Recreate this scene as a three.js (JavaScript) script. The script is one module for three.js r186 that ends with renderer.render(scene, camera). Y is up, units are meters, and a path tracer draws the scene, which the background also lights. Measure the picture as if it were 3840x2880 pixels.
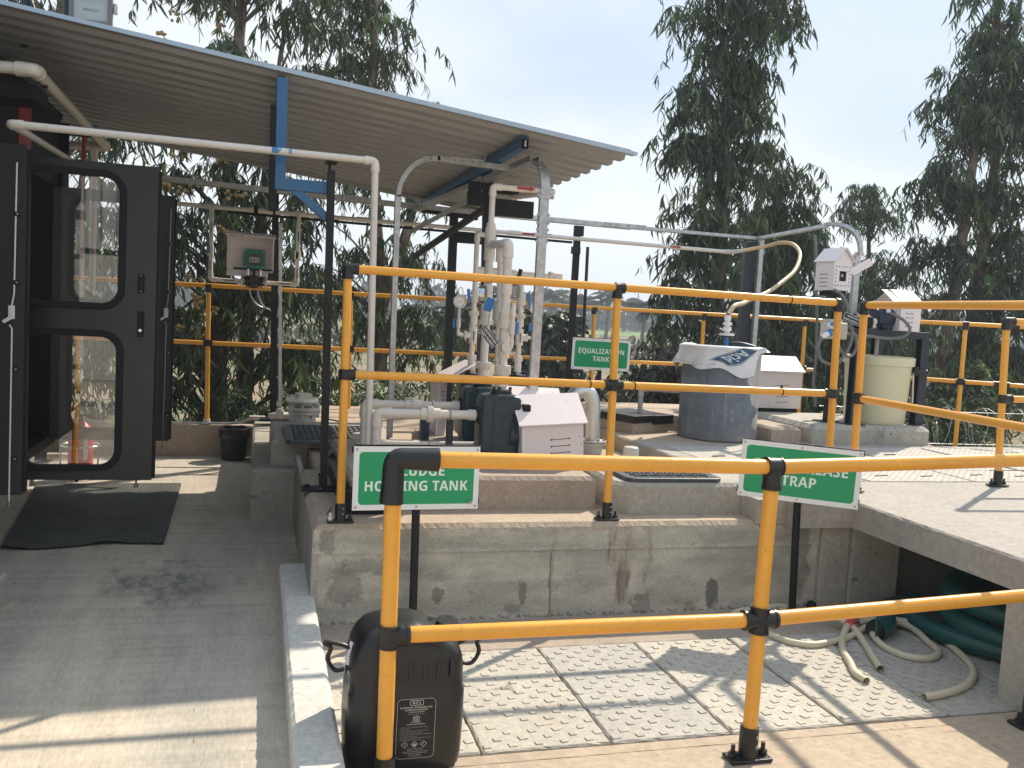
import * as THREE from 'three';
import { mergeGeometries, toCreasedNormals } from 'three/addons/utils/BufferGeometryUtils.js';
import { RoundedBoxGeometry } from 'three/addons/geometries/RoundedBoxGeometry.js';

// ---------------------------------------------------------------- camera, sky, sun, exposure
const scene = new THREE.Scene();
const camera = new THREE.PerspectiveCamera(46.09, 4 / 3, 0.05, 4000);
camera.position.set(0, 1.5, 0);
camera.up.set(-0.03219817, 0.99546758, -0.089485);
camera.lookAt(0.27184822, 1.5 - 0.07743373, -0.95921977);

const SUN = new THREE.Vector3(0.80, 1, -0.64).normalize();
const renderer = new THREE.WebGLRenderer({ antialias: true });
renderer.toneMapping = THREE.LinearToneMapping;
renderer.toneMappingExposure = 1.36;
renderer.shadowMap.enabled = true;

const sun = new THREE.DirectionalLight(0xfff0dc, 4.5);
sun.position.copy(SUN).multiplyScalar(40).add(new THREE.Vector3(2, 0, -5));
sun.target.position.set(2, 0, -5);
sun.castShadow = true;
Object.assign(sun.shadow.camera, { left: -18, right: 18, top: 18, bottom: -18, near: 1, far: 90 });
sun.shadow.mapSize.set(4096, 4096);
sun.shadow.radius = 1.6;
scene.add(sun, sun.target);

// ---------------------------------------------------------------- noise and random
let seed = 7;
const rnd = () => { seed = (seed * 1664525 + 1013904223) >>> 0; return seed / 4294967296; };
const rr = (a, b) => a + (b - a) * rnd();
const LAT = new Float32Array(65536); for (let i = 0; i < 65536; i++) LAT[i] = rnd();
const sm = (t) => t * t * (3 - 2 * t);
function vn(x, y, px, py, s) {                                   // tileable value noise, lattice period px, py
  const xi = Math.floor(x), yi = Math.floor(y), fx = sm(x - xi), fy = sm(y - yi);
  const h = (a, b) => LAT[((((a % px) + px) % px) * 157 + (((b % py) + py) % py) * 7919 + s * 3571) & 65535];
  const a = h(xi, yi), b = h(xi + 1, yi), c = h(xi, yi + 1), d = h(xi + 1, yi + 1);
  return a + (b - a) * fx + (c - a) * fy + (a - b - c + d) * fx * fy;
}
function fbm(u, v, f, oct, s, ay = 1) { let a = 0, w = 0.5, t = 0; for (let i = 0; i < oct; i++) { a += w * vn(u * f, v * f * ay, f, Math.max(1, Math.round(f * ay)), s + i); t += w; w *= 0.55; f *= 2; } return a / t; }
const clamp = (x, a = 0, b = 1) => Math.min(b, Math.max(a, x));
const mix = (a, b, t) => a + (b - a) * t;
const step2 = (a, b, x) => sm(clamp((x - a) / (b - a)));
const enc = (x) => Math.round(255 * clamp(x <= 0.0031308 ? 12.92 * x : 1.055 * Math.pow(x, 1 / 2.4) - 0.055));

// the sky: hazy pale blue air with thin high cloud
{
  const W = 1024, H = 512, data = new Float32Array(W * H * 4);
  for (let j = 0; j < H; j++) for (let i = 0; i < W; i++) {
    const v = (j + 0.5) / H, el = (v - 0.5) * Math.PI, az = ((i + 0.5) / W - 0.5) * 2 * Math.PI;
    const d = new THREE.Vector3(Math.cos(el) * Math.cos(az), Math.sin(el), Math.cos(el) * Math.sin(az));
    const t = Math.max(0, Math.sin(el));
    const k = Math.pow(1 - t, 3.2);
    let r = mix(0.26, 0.735, k), g = mix(0.41, 0.775, k), b = mix(0.62, 0.80, k);
    const px = d.x / (t + 0.28), pz = d.z / (t + 0.28);
    const n = fbm(px / 12 + 0.5, pz / 12 + 0.5, 9, 6, 11), n2 = fbm(px / 12 + 0.2, pz / 12 + 0.1, 4, 3, 31);
    const c = step2(0.44, 0.66, n * 0.65 + n2 * 0.4) * 0.75 * step2(0.0, 0.12, t);
    r = mix(r, 0.74, c); g = mix(g, 0.76, c); b = mix(b, 0.78, c);
    const a = Math.acos(clamp(d.dot(SUN), -1, 1)) * 57.3, glow = 0.9 * Math.exp(-a / 9) + 0.16 * Math.exp(-a / 34);
    r += glow; g += glow * 0.97; b += glow * 0.9;
    if (el < 0) { const q = clamp(-el * 8); r = mix(r, 0.16, q); g = mix(g, 0.15, q); b = mix(b, 0.12, q); }
    data.set([r, g, b, 1], (j * W + i) * 4);
  }
  const sky = new THREE.DataTexture(data, W, H, THREE.RGBAFormat, THREE.FloatType);
  sky.mapping = THREE.EquirectangularReflectionMapping; sky.magFilter = sky.minFilter = THREE.LinearFilter; sky.needsUpdate = true;
  scene.background = sky; scene.environment = sky;
}

// ---------------------------------------------------------------- textures and materials
function tex(w, h, fn, srgb = true, size = 1) {                   // fn(u, v) -> [r, g, b] linear; one repeat covers size metres (or [w, h])
  const d = new Uint8Array(w * h * 4);
  for (let j = 0; j < h; j++) for (let i = 0; i < w; i++) {
    const c = fn((i + 0.5) / w, (j + 0.5) / h), o = (j * w + i) * 4;
    if (srgb) { d[o] = enc(c[0]); d[o + 1] = enc(c[1]); d[o + 2] = enc(c[2]); } else d[o] = d[o + 1] = d[o + 2] = Math.round(255 * clamp(c));
    d[o + 3] = 255;
  }
  const t = new THREE.DataTexture(d, w, h, THREE.RGBAFormat);
  t.wrapS = t.wrapT = THREE.RepeatWrapping; t.magFilter = THREE.LinearFilter; t.minFilter = THREE.LinearMipmapLinearFilter; t.generateMipmaps = true;
  if (srgb) t.colorSpace = THREE.SRGBColorSpace;
  const s = Array.isArray(size) ? size : [size, size]; t.repeat.set(1 / s[0], 1 / s[1]);
  t.needsUpdate = true; return t;
}
const std = (o) => new THREE.MeshStandardMaterial({ side: THREE.DoubleSide, ...o });
const lin = (r, g, b) => new THREE.Color().setRGB(r, g, b);
// weathered concrete: base tone, a second tone in patches, small dark pores, fine grain
function concreteTex(base, alt, o = {}) {
  const { S = 1024, size = 2.2, s = 1, patch = 0.5, grain = 0.16, pores = 1, streak = 0, spots = 0 } = o;
  const map = tex(S, S, (u, v) => {
    const a = fbm(u, v, 3, 5, s), b = fbm(u, v, 9, 5, s + 17), g = fbm(u, v, 120, 2, s + 29), st = streak ? fbm(u, v, 4, 4, s + 51, 40) : 0.5;
    const t = clamp(step2(0.36, 0.66, a * 0.65 + b * 0.35) * patch + (b - 0.5) * 0.5);
    let k = 1 + (g - 0.5) * grain * 2 + (b - 0.5) * 0.3 + (st - 0.5) * streak;
    const p = vn(u * 90, v * 90, 90, 90, s + 3); if (pores && p > 0.93) k *= 1 - 0.38 * pores * step2(0.93, 0.99, p);
    const q = vn(u * 36, v * 36, 36, 36, s + 8); if (spots && q > 0.9) k *= 1 - 0.55 * spots * step2(0.91, 0.96, q) * step2(0.4, 0.6, b);
    return [mix(base[0], alt[0], t) * k, mix(base[1], alt[1], t) * k, mix(base[2], alt[2], t) * k];
  }, true, size);
  return map;
}
const bumpConc = tex(512, 512, (u, v) => 0.5 * fbm(u, v, 40, 4, 5) + 0.3 * fbm(u, v, 8, 4, 9) - (vn(u * 90, v * 90, 90, 90, 4) > 0.93 ? 0.2 : 0) + 0.2, false, 1.1);
const conc = (base, alt, o, rough = 0.92) => std({ map: concreteTex(base, alt, o), bumpMap: bumpConc, bumpScale: 0.004, roughness: rough });
const M = {
  path: conc([0.43, 0.385, 0.32], [0.35, 0.325, 0.28], { s: 2, size: 2.6, streak: 0.22, spots: 0.8, patch: 0.7 }),
  tan: conc([0.43, 0.355, 0.27], [0.385, 0.30, 0.215], { s: 40, size: 2.3, spots: 0.5 }),
  slab: conc([0.455, 0.435, 0.385], [0.37, 0.34, 0.285], { s: 60, size: 1.7, spots: 0.7 }),
  grey: conc([0.42, 0.395, 0.34], [0.30, 0.285, 0.25], { s: 80, size: 1.9, patch: 0.8, spots: 0.9 }),
  brown: conc([0.40, 0.33, 0.265], [0.31, 0.255, 0.205], { s: 95, size: 1.6, spots: 0.8 }),
  kerb: conc([0.60, 0.585, 0.53], [0.52, 0.51, 0.47], { s: 125, size: 1.9, pores: 0.5, streak: 0.15, spots: 0.5 }),
  pale: conc([0.375, 0.35, 0.31], [0.33, 0.31, 0.28], { s: 120, size: 2.4, pores: 0.5, streak: 0.1 }),
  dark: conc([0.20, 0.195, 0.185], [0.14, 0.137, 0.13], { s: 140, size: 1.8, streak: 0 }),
};
const plasticBump = tex(256, 256, (u, v) => fbm(u, v, 16, 4, 70), false, 0.3);
const pl = (c, rough, o = {}) => std({ color: lin(...c), roughness: rough, bumpMap: plasticBump, bumpScale: 0.0006, ...o });
const yellowTex = tex(512, 512, (u, v) => { const n = fbm(u, v, 5, 5, 300), g = fbm(u, v, 60, 2, 305), s = vn(u * 50, v * 50, 50, 50, 310) > 0.965 ? 0.72 : 1; const k = (0.92 + 0.16 * n) * (0.96 + 0.08 * g) * s; return [0.82 * k, 0.385 * k, 0.05 * k]; }, true, 0.6);
const pvcTex = tex(512, 512, (u, v) => { const n = fbm(u, v, 5, 5, 320), g = fbm(u, v, 40, 3, 325), d = step2(0.62, 0.78, fbm(u, v, 9, 4, 330)); const k = 0.93 + 0.12 * n + 0.06 * (g - 0.5); return [mix(0.71 * k, 0.50, d * 0.35), mix(0.665 * k, 0.43, d * 0.35), mix(0.595 * k, 0.34, d * 0.35)]; }, true, 0.7);
const galvTex = tex(512, 512, (u, v) => { const n = fbm(u, v, 14, 2, 340), m = fbm(u, v, 4, 4, 345); const k = 0.78 + 0.35 * (n > 0.5 ? n : n * 0.8) + 0.2 * (m - 0.5); return [0.50 * k, 0.515 * k, 0.525 * k]; }, true, 0.35);
const blackTex = tex(512, 512, (u, v) => { const n = fbm(u, v, 6, 5, 350), d = step2(0.6, 0.8, fbm(u, v, 14, 4, 352)); const k = 0.8 + 0.4 * n; return [mix(0.011 * k, 0.04, d * 0.3), mix(0.013 * k, 0.04, d * 0.3), mix(0.016 * k, 0.04, d * 0.3)]; }, true, 0.9);
const pinkTex = tex(1024, 1024, (u, v) => { const n = fbm(u, v, 4, 5, 360), p = vn(u * 70, v * 70, 70, 70, 365), q = fbm(u, v, 8, 4, 367); let k = 0.95 + 0.08 * n; let c = [0.79 * k, 0.725 * k, 0.73 * k]; if (p > 0.955 && q > 0.53) c = [0.16, 0.10, 0.07]; return c; }, true, 0.9);
Object.assign(M, {
  yellow: std({ map: yellowTex, roughness: 0.3, bumpMap: plasticBump, bumpScale: 0.0004 }),
  joint: pl([0.012, 0.013, 0.015], 0.36),
  black: new THREE.MeshPhysicalMaterial({ map: blackTex, roughness: 0.45, specularIntensity: 0.6, side: THREE.DoubleSide }),
  cabin: new THREE.MeshPhysicalMaterial({ color: lin(0.007, 0.008, 0.011), roughness: 0.5, specularIntensity: 0.35, side: THREE.DoubleSide }),
  blackMatt: new THREE.MeshPhysicalMaterial({ color: lin(0.011, 0.0125, 0.015), roughness: 0.6, specularIntensity: 0.5, side: THREE.DoubleSide }),
  rubber: pl([0.02, 0.02, 0.021], 0.6),
  pvc: std({ map: pvcTex, roughness: 0.35, bumpMap: plasticBump, bumpScale: 0.0005 }),
  pvcGrey: pl([0.50, 0.49, 0.47], 0.4),
  galv: std({ map: galvTex, roughness: 0.42, metalness: 0.75 }),
  alu: std({ color: lin(0.62, 0.63, 0.645), roughness: 0.38, metalness: 0.85, bumpMap: plasticBump, bumpScale: 0.0012 }),
  steel: std({ color: lin(0.62, 0.62, 0.63), roughness: 0.2, metalness: 1 }),
  bolt: std({ color: lin(0.35, 0.35, 0.35), roughness: 0.4, metalness: 0.8 }),
  whiteBolt: pl([0.8, 0.79, 0.76], 0.4),
  blue: pl([0.03, 0.125, 0.27], 0.42),
  valveBlue: pl([0.03, 0.20, 0.52], 0.4),
  pump: std({ color: lin(0.015, 0.038, 0.052), roughness: 0.34, bumpMap: plasticBump, bumpScale: 0.003 }),
  motor: pl([0.012, 0.03, 0.06], 0.45),
  pink: std({ map: pinkTex, roughness: 0.5 }),
  frameBlue: pl([0.013, 0.022, 0.036], 0.4),
  cream: pl([0.66, 0.63, 0.43], 0.45, { side: THREE.DoubleSide }),
  beige: pl([0.62, 0.57, 0.47], 0.5),
  hose: pl([0.60, 0.545, 0.40], 0.5),
  hoseTan: pl([0.62, 0.47, 0.27], 0.4),
  greenHose: pl([0.010, 0.085, 0.08], 0.4),
  conduit: pl([0.16, 0.16, 0.16], 0.5),
  red: pl([0.42, 0.02, 0.02], 0.4),
  pinkRed: pl([0.62, 0.10, 0.09], 0.5),
  white: pl([0.78, 0.78, 0.76], 0.45),
  teal: pl([0.012, 0.20, 0.16], 0.4),
  castIron: pl([0.06, 0.07, 0.078], 0.42, { metalness: 0.25 }),
  darkGlass: std({ color: lin(0.02, 0.022, 0.025), roughness: 0.08 }),
  brass: std({ color: lin(0.5, 0.4, 0.2), roughness: 0.3, metalness: 0.9 }),
  glass: new THREE.MeshPhysicalMaterial({ color: 0xffffff, transmission: 1, thickness: 0, roughness: 0.01, ior: 2.2, side: THREE.DoubleSide }),
});

// ---------------------------------------------------------------- geometry helpers (all in world metres)
const V3 = (a) => (a.isVector3 ? a : new THREE.Vector3(...a));
function fin(g, keepUV) {                                          // one common form: not indexed, position + normal + uv in metres
  if (g.index) g = g.toNonIndexed();
  for (const k of Object.keys(g.attributes)) if (!['position', 'normal', 'uv'].includes(k)) g.deleteAttribute(k);
  if (!g.attributes.normal) g.computeVertexNormals();
  if (!keepUV) {
    const p = g.attributes.position, n = p.count, uv = new Float32Array(n * 2);
    for (let i = 0; i < n; i += 3) {
      const a = new THREE.Vector3().fromBufferAttribute(p, i), b = new THREE.Vector3().fromBufferAttribute(p, i + 1), c = new THREE.Vector3().fromBufferAttribute(p, i + 2);
      const m = b.clone().sub(a).cross(c.clone().sub(a)), ax = Math.abs(m.x), ay = Math.abs(m.y), az = Math.abs(m.z);
      [a, b, c].forEach((q, k) => { const e = (i + k) * 2; if (ay >= ax && ay >= az) { uv[e] = q.x; uv[e + 1] = -q.z; } else if (ax >= az) { uv[e] = q.z; uv[e + 1] = q.y; } else { uv[e] = q.x; uv[e + 1] = q.y; } });
    }
    g.setAttribute('uv', new THREE.BufferAttribute(uv, 2));
  }
  return g;
}
const place = (g, pos = [0, 0, 0], rot = [0, 0, 0]) => { g.applyMatrix4(new THREE.Matrix4().compose(V3(pos), new THREE.Quaternion().setFromEuler(new THREE.Euler(...rot)), new THREE.Vector3(1, 1, 1))); return g; };
function bx(w, h, d, pos, rot, r = 0.003) { const m = Math.min(w, h, d); return place(r > 0 && m > 0.004 ? new RoundedBoxGeometry(w, h, d, 1, Math.min(r, m * 0.45)) : new THREE.BoxGeometry(w, h, d), pos, rot); }
const b6 = (x0, x1, y0, y1, z0, z1, r = 0.003) => bx(x1 - x0, y1 - y0, z1 - z0, [(x0 + x1) / 2, (y0 + y1) / 2, (z0 + z1) / 2], [0, 0, 0], r);
function cyl(a, b, r0, r1 = r0, seg = 16, open = false) {
  a = V3(a); b = V3(b); const d = b.clone().sub(a), L = d.length();
  const g = new THREE.CylinderGeometry(r1, r0, L, seg, 1, open);
  g.applyQuaternion(new THREE.Quaternion().setFromUnitVectors(new THREE.Vector3(0, 1, 0), d.normalize()));
  g.translate((a.x + b.x) / 2, (a.y + b.y) / 2, (a.z + b.z) / 2); return g;
}
function bar(a, b, w, h, up = [0, 1, 0], r = 0.003) {              // box bar from a to b, w across, h along up
  a = V3(a); b = V3(b); const z = b.clone().sub(a), L = z.length(); z.normalize();
  let x = new THREE.Vector3().crossVectors(V3(up), z); if (x.lengthSq() < 1e-6) x = new THREE.Vector3(1, 0, 0); x.normalize();
  const y = new THREE.Vector3().crossVectors(z, x);
  const g = r > 0 ? new RoundedBoxGeometry(w, h, L, 1, Math.min(r, w * 0.4, h * 0.4)) : new THREE.BoxGeometry(w, h, L);
  g.applyMatrix4(new THREE.Matrix4().makeBasis(x, y, z).setPosition((a.x + b.x) / 2, (a.y + b.y) / 2, (a.z + b.z) / 2)); return g;
}
const sph = (p, r, sx = 1, sy = 1, sz = 1, seg = 16) => { const g = new THREE.SphereGeometry(r, seg, Math.round(seg * 0.7)); g.scale(sx, sy, sz); g.translate(...V3(p).toArray()); return g; };
function hoseG(pts, r, seg = 80, rad = 10, closed = false) { return new THREE.TubeGeometry(new THREE.CatmullRomCurve3(pts.map(V3), closed, 'centripetal'), seg, r, rad, closed); }
function ribbedHose(pts, r, pitch, amp) {                          // corrugated hose or flexible conduit
  const c = new THREE.CatmullRomCurve3(pts.map(V3), false, 'centripetal'), L = c.getLength(), n = Math.min(900, Math.round(L / pitch) * 2);
  const g = new THREE.TubeGeometry(c, n, r, 12, false), p = g.attributes.position;
  for (let i = 0; i <= n; i++) { const o = c.getPointAt(i / n), s = i % 2 ? 1 - amp : 1; for (let j = 0; j <= 12; j++) { const k = i * 13 + j; p.setXYZ(k, mix(o.x, p.getX(k), s), mix(o.y, p.getY(k), s), mix(o.z, p.getZ(k), s)); } }
  g.computeVertexNormals(); return g;
}
function bend(a, p, b, r, seg = 12, rad = 14) { return new THREE.TubeGeometry(new THREE.QuadraticBezierCurve3(V3(a), V3(p), V3(b)), seg, r, rad); }
function elbow(P, d1, d2, r, k = 1.18) {                           // socket elbow at P from direction d1 into direction d2
  P = V3(P); d1 = V3(d1).clone().normalize(); d2 = V3(d2).clone().normalize();
  const L = r * 1.7, a = P.clone().addScaledVector(d1, -L), b = P.clone().addScaledVector(d2, L), R = r * k;
  const mid1 = P.clone().addScaledVector(d1, -L * 0.12), mid2 = P.clone().addScaledVector(d2, L * 0.12);
  const c = new THREE.CubicBezierCurve3(a, mid1, mid2, b);
  return [new THREE.TubeGeometry(c, 14, R, 16), cyl(a.clone().addScaledVector(d1, -r * 1.3), a, R * 1.07), cyl(b, b.clone().addScaledVector(d2, r * 1.3), R * 1.07)];
}
const DIR = (a, b) => V3(b).clone().sub(V3(a)).normalize();
function run(pts, r) {                                             // pipe with elbows: [pipe geometries], [fitting geometries]
  const pipes = [], fit = []; pts = pts.map(V3);
  for (let i = 0; i + 1 < pts.length; i++) {
    const d = DIR(pts[i], pts[i + 1]), a = pts[i].clone(), b = pts[i + 1].clone();
    if (i > 0) a.addScaledVector(d, r * 1.7); if (i + 2 < pts.length) b.addScaledVector(d, -r * 1.7);
    pipes.push(cyl(a, b, r, r, 18));
    if (i > 0) fit.push(...elbow(pts[i], DIR(pts[i - 1], pts[i]), d, r));
  }
  return [pipes, fit];
}
const ringAt = (p, dir, r, L) => { p = V3(p); dir = V3(dir).clone().normalize(); return cyl(p.clone().addScaledVector(dir, -L / 2), p.clone().addScaledVector(dir, L / 2), r, r, 20); };
function knurl(p, dir, r, L, n = 14) {                             // union nut with grip ribs
  p = V3(p); dir = V3(dir).clone().normalize(); const g = [ringAt(p, dir, r, L)];
  const q = new THREE.Quaternion().setFromUnitVectors(new THREE.Vector3(0, 1, 0), dir);
  for (let i = 0; i < n; i++) { const a = i / n * 6.2832, k = new THREE.BoxGeometry(r * 0.14, L * 0.96, r * 0.14); k.rotateY(-a); k.translate(Math.cos(a) * r, 0, Math.sin(a) * r); k.applyQuaternion(q); k.translate(p.x, p.y, p.z); g.push(k); }
  return g;
}
function hexBolt(p, r, h, dir = [0, 1, 0]) { p = V3(p); return cyl(p, p.clone().addScaledVector(V3(dir), h), r, r, 6); }
// block with chipped, chamfered top edges: plan polygon (counter-clockwise seen from above), y0..y1
function block(poly, y0, y1, c = 0.02, jit = 0.004, seg = 0.06) {
  const P = []; for (let i = 0; i < poly.length; i++) { const a = poly[i], b = poly[(i + 1) % poly.length], L = Math.hypot(b[0] - a[0], b[1] - a[1]), n = Math.max(1, Math.round(L / seg)); for (let k = 0; k < n; k++) P.push([mix(a[0], b[0], k / n), mix(a[1], b[1], k / n), k === 0 ? 1 : 0]); }
  let cx = 0, cz = 0; for (const q of poly) { cx += q[0] / poly.length; cz += q[1] / poly.length; }
  const n = P.length, j = () => (rnd() - 0.5) * 2 * jit, low = [], mid = [], top = [];
  for (let i = 0; i < n; i++) {
    const a = P[(i + n - 1) % n], b = P[(i + 1) % n]; let tx = b[0] - a[0], tz = b[1] - a[1]; const l = Math.hypot(tx, tz) || 1; tx /= l; tz /= l;
    let ix = -tz, iz = tx; if ((cx - P[i][0]) * ix + (cz - P[i][1]) * iz < 0) { ix = -ix; iz = -iz; }
    const k = P[i][2] ? 1.25 : 1;
    low.push([P[i][0], y0, P[i][1]]); mid.push([P[i][0] + j() * 0.3, y1 - c + j(), P[i][1] + j() * 0.3]); const cc = c * k + Math.max(0, j()); top.push([P[i][0] + ix * cc, y1, P[i][1] + iz * cc]);
  }
  const v = [], quad = (A, B) => { for (let i = 0; i < n; i++) { const k = (i + 1) % n; v.push(...A[i], ...A[k], ...B[k], ...A[i], ...B[k], ...B[i]); } };
  quad(low, mid); quad(mid, top);
  const tri = THREE.ShapeUtils.triangulateShape(top.map((q) => new THREE.Vector2(q[0], q[2])), []);
  for (const t of tri) v.push(...top[t[0]], ...top[t[1]], ...top[t[2]]);
  const g = new THREE.BufferGeometry(); g.setAttribute('position', new THREE.Float32BufferAttribute(v, 3));
  // outward winding
  const p = g.attributes.position; for (let i = 0; i < p.count; i += 3) { const a = new THREE.Vector3().fromBufferAttribute(p, i), b = new THREE.Vector3().fromBufferAttribute(p, i + 1), cc = new THREE.Vector3().fromBufferAttribute(p, i + 2); const nn = b.clone().sub(a).cross(cc.clone().sub(a)); const m = a.clone().add(b).add(cc).multiplyScalar(1 / 3).sub(new THREE.Vector3(cx, (y0 + y1) / 2 - 0.001, cz)); if (Math.abs(nn.y) > 0.9 * nn.length() ? nn.y < 0 : nn.dot(m) < 0) { p.setXYZ(i + 1, cc.x, cc.y, cc.z); p.setXYZ(i + 2, b.x, b.y, b.z); } }
  g.computeVertexNormals(); return g;
}
const rect = (x0, x1, z0, z1) => [[x0, z0], [x1, z0], [x1, z1], [x0, z1]];
function ext(shape, depth, o = {}) { return new THREE.ExtrudeGeometry(shape, { depth, bevelEnabled: false, curveSegments: 10, ...o }); }
function rrect(x0, y0, x1, y1, r, S = THREE.Shape) { const s = new S(); s.moveTo(x0 + r, y0); s.lineTo(x1 - r, y0); s.absarc(x1 - r, y0 + r, r, -Math.PI / 2, 0); s.lineTo(x1, y1 - r); s.absarc(x1 - r, y1 - r, r, 0, Math.PI / 2); s.lineTo(x0 + r, y1); s.absarc(x0 + r, y1 - r, r, Math.PI / 2, Math.PI); s.lineTo(x0, y0 + r); s.absarc(x0 + r, y0 + r, r, Math.PI, 1.5 * Math.PI); return s; }
const polyShape = (pts) => { const s = new THREE.Shape(); pts.forEach((p, i) => (i ? s.lineTo(...p) : s.moveTo(...p))); s.closePath(); return s; };
const lathe = (prof, seg = 40) => new THREE.LatheGeometry(prof.map((p) => new THREE.Vector2(...p)), seg);

// ---------------------------------------------------------------- object helpers
const used = {}, base = new Map();
const numbered = (n) => { const k = used[n] = (used[n] ?? -1) + 1; return k ? `${n}_${String(k).padStart(3, '0')}` : n; };
function thing(name, label, category, pos = [0, 0, 0], group) {
  const o = new THREE.Group(); o.name = numbered(name); o.position.set(...pos); base.set(o, V3(pos)); scene.add(o);
  o.userData = { label, category }; if (group) o.userData.group = group; return o;
}
const SPLIT = new Set(['rafter_end', 'gap_strip', 'screw', 'sleeve', 'splice_plate', 'upright', 'strap', 'feet', 'rail_clip', 'button', 'gland', 'spring', 'clip', 'support_strap']);
function part(name, geos, mat, parent, o = {}) {                   // geometries in world metres, stored relative to the thing's base
  const list = (Array.isArray(geos) ? geos : [geos]).flat(3).map((g) => fin(g, o.keepUV));
  if (list.length > 1 && SPLIT.has(name)) return list.map((g) => part(name, g, mat, parent, { ...o, keepUV: true }))[0];
  const g = list.length > 1 ? mergeGeometries(list) : list[0], b = base.get(parent);
  if (b) g.translate(-b.x, -b.y, -b.z);
  const m = new THREE.Mesh(g, mat); m.name = name; m.castShadow = m.receiveShadow = true; parent.add(m); base.set(m, b ?? new THREE.Vector3());
  if (o.kind) m.userData.kind = o.kind; if (o.label) m.userData.label = o.label; return m;
}
function struct(name, geos, mat, o = {}) { const m = part(name, geos, mat, scene, o); m.name = numbered(name); m.userData.kind = 'structure'; base.set(m, new THREE.Vector3()); return m; }
function one(name, label, category, geos, mat, o = {}) { const m = part(name, geos, mat, scene, o); m.name = numbered(name); Object.assign(m.userData, { label, category }); if (o.group) m.userData.group = o.group; base.set(m, new THREE.Vector3()); return m; }
function canvasTex(w, h, draw) { const c = document.createElement('canvas'); c.width = w; c.height = h; const x = c.getContext('2d'); draw(x, w, h); const t = new THREE.CanvasTexture(c); t.colorSpace = THREE.SRGBColorSpace; t.anisotropy = 8; return t; }
function plateUV(w, h, pos, rot) { return place(new THREE.PlaneGeometry(w, h), pos, rot); }

// ================================================================ THE SETTING
struct('ground', place(new THREE.PlaneGeometry(3000, 3000), [0, -0.6, 0], [-Math.PI / 2, 0, 0]), std({ map: tex(512, 512, (u, v) => { const n = fbm(u, v, 6, 6, 500), g = step2(0.45, 0.6, fbm(u, v, 14, 4, 510)); return [mix(0.24, 0.10, g) * (0.6 + 0.7 * n), mix(0.18, 0.13, g) * (0.6 + 0.7 * n), mix(0.11, 0.055, g) * (0.6 + 0.7 * n)]; }, true, 9), roughness: 1 }));
struct('crop_field', place(new THREE.PlaneGeometry(500, 150), [60, -0.58, -185], [-Math.PI / 2, 0, 0]), std({ map: tex(256, 256, (u, v) => { const n = fbm(u, v, 5, 5, 520); return [0.15 * (0.6 + 0.8 * n), 0.24 * (0.6 + 0.8 * n), 0.07 * (0.6 + 0.8 * n)]; }, true, 30), roughness: 1 }));

// lower floor: sub base, border strips, ribbed cover slabs
const floor = struct('sump_floor', [b6(0.29, 7.2, -0.3, -0.05, -4.4, 1.4, 0)], M.dark);
part('floor_strip', block(rect(0.285, 7.2, -4.3, -3.80), -0.06, -0.004, 0.004, 0.003), M.brown, floor);
part('floor_strip', block(rect(0.285, 7.2, -2.862, -2.80), -0.06, -0.002, 0.003, 0.002), M.tan, floor);
part('floor_strip', block(rect(0.285, 7.2, -2.796, 1.4), -0.06, 0.0, 0.003, 0.002), M.tan, floor);
const slabMats = [0, 1, 2].map((k) => { const m = M.slab.clone(); m.map = M.slab.map.clone(); m.map.offset.set(k * 0.37, k * 0.21); m.color = lin([1.06, 1, 0.93][k], [1.05, 0.99, 0.94][k], [1.02, 0.96, 0.95][k]); return m; });
const sx = [0.29, 0.782, 1.262, 1.737, 2.222, 2.706, 3.19, 3.67, 4.15, 4.63];
for (let i = 0; i + 1 < sx.length; i++) {
  const x0 = sx[i] + rr(0.004, 0.008), x1 = sx[i + 1] - rr(0.003, 0.007), z0 = -3.795 + rr(-0.004, 0.01), z1 = -2.870 - rr(0, 0.014), y = rr(-0.002, 0.004);
  const g = [block(rect(x0, x1, z0, z1), -0.05, y, 0.006, 0.0035, 0.03)];
  const nx = 10, nz = 19, ww = x1 - x0, dz = z1 - z0;
  for (let r = 0; r < nz; r++) for (let c = 0; c < nx; c++) {
    if ((r + c) % 2) continue;
    if (c === 0 && r % 4 === 0) continue;
    const cx = x0 + ww * (c + 0.5) / nx + rr(-0.002, 0.002), cz = z0 + dz * (r + 0.7) / (nz + 0.4), s = rr(0.72, 1.02); if (rnd() < 0.03) continue;
    const b = new THREE.BoxGeometry(0.036 * s, 0.007, 0.033 * s), p = b.attributes.position;
    for (let k = 0; k < p.count; k++) if (p.getY(k) > 0) { p.setX(k, p.getX(k) * 0.86 - 0.002); p.setZ(k, p.getZ(k) * 0.86); }
    b.computeVertexNormals(); g.push(place(b, [cx, y + rr(-0.0008, 0.0006), cz], [0, 0.12 + rr(-0.08, 0.08), 0]));
  }
  part('cover_slab', g, slabMats[i % 3], floor);
}
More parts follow.
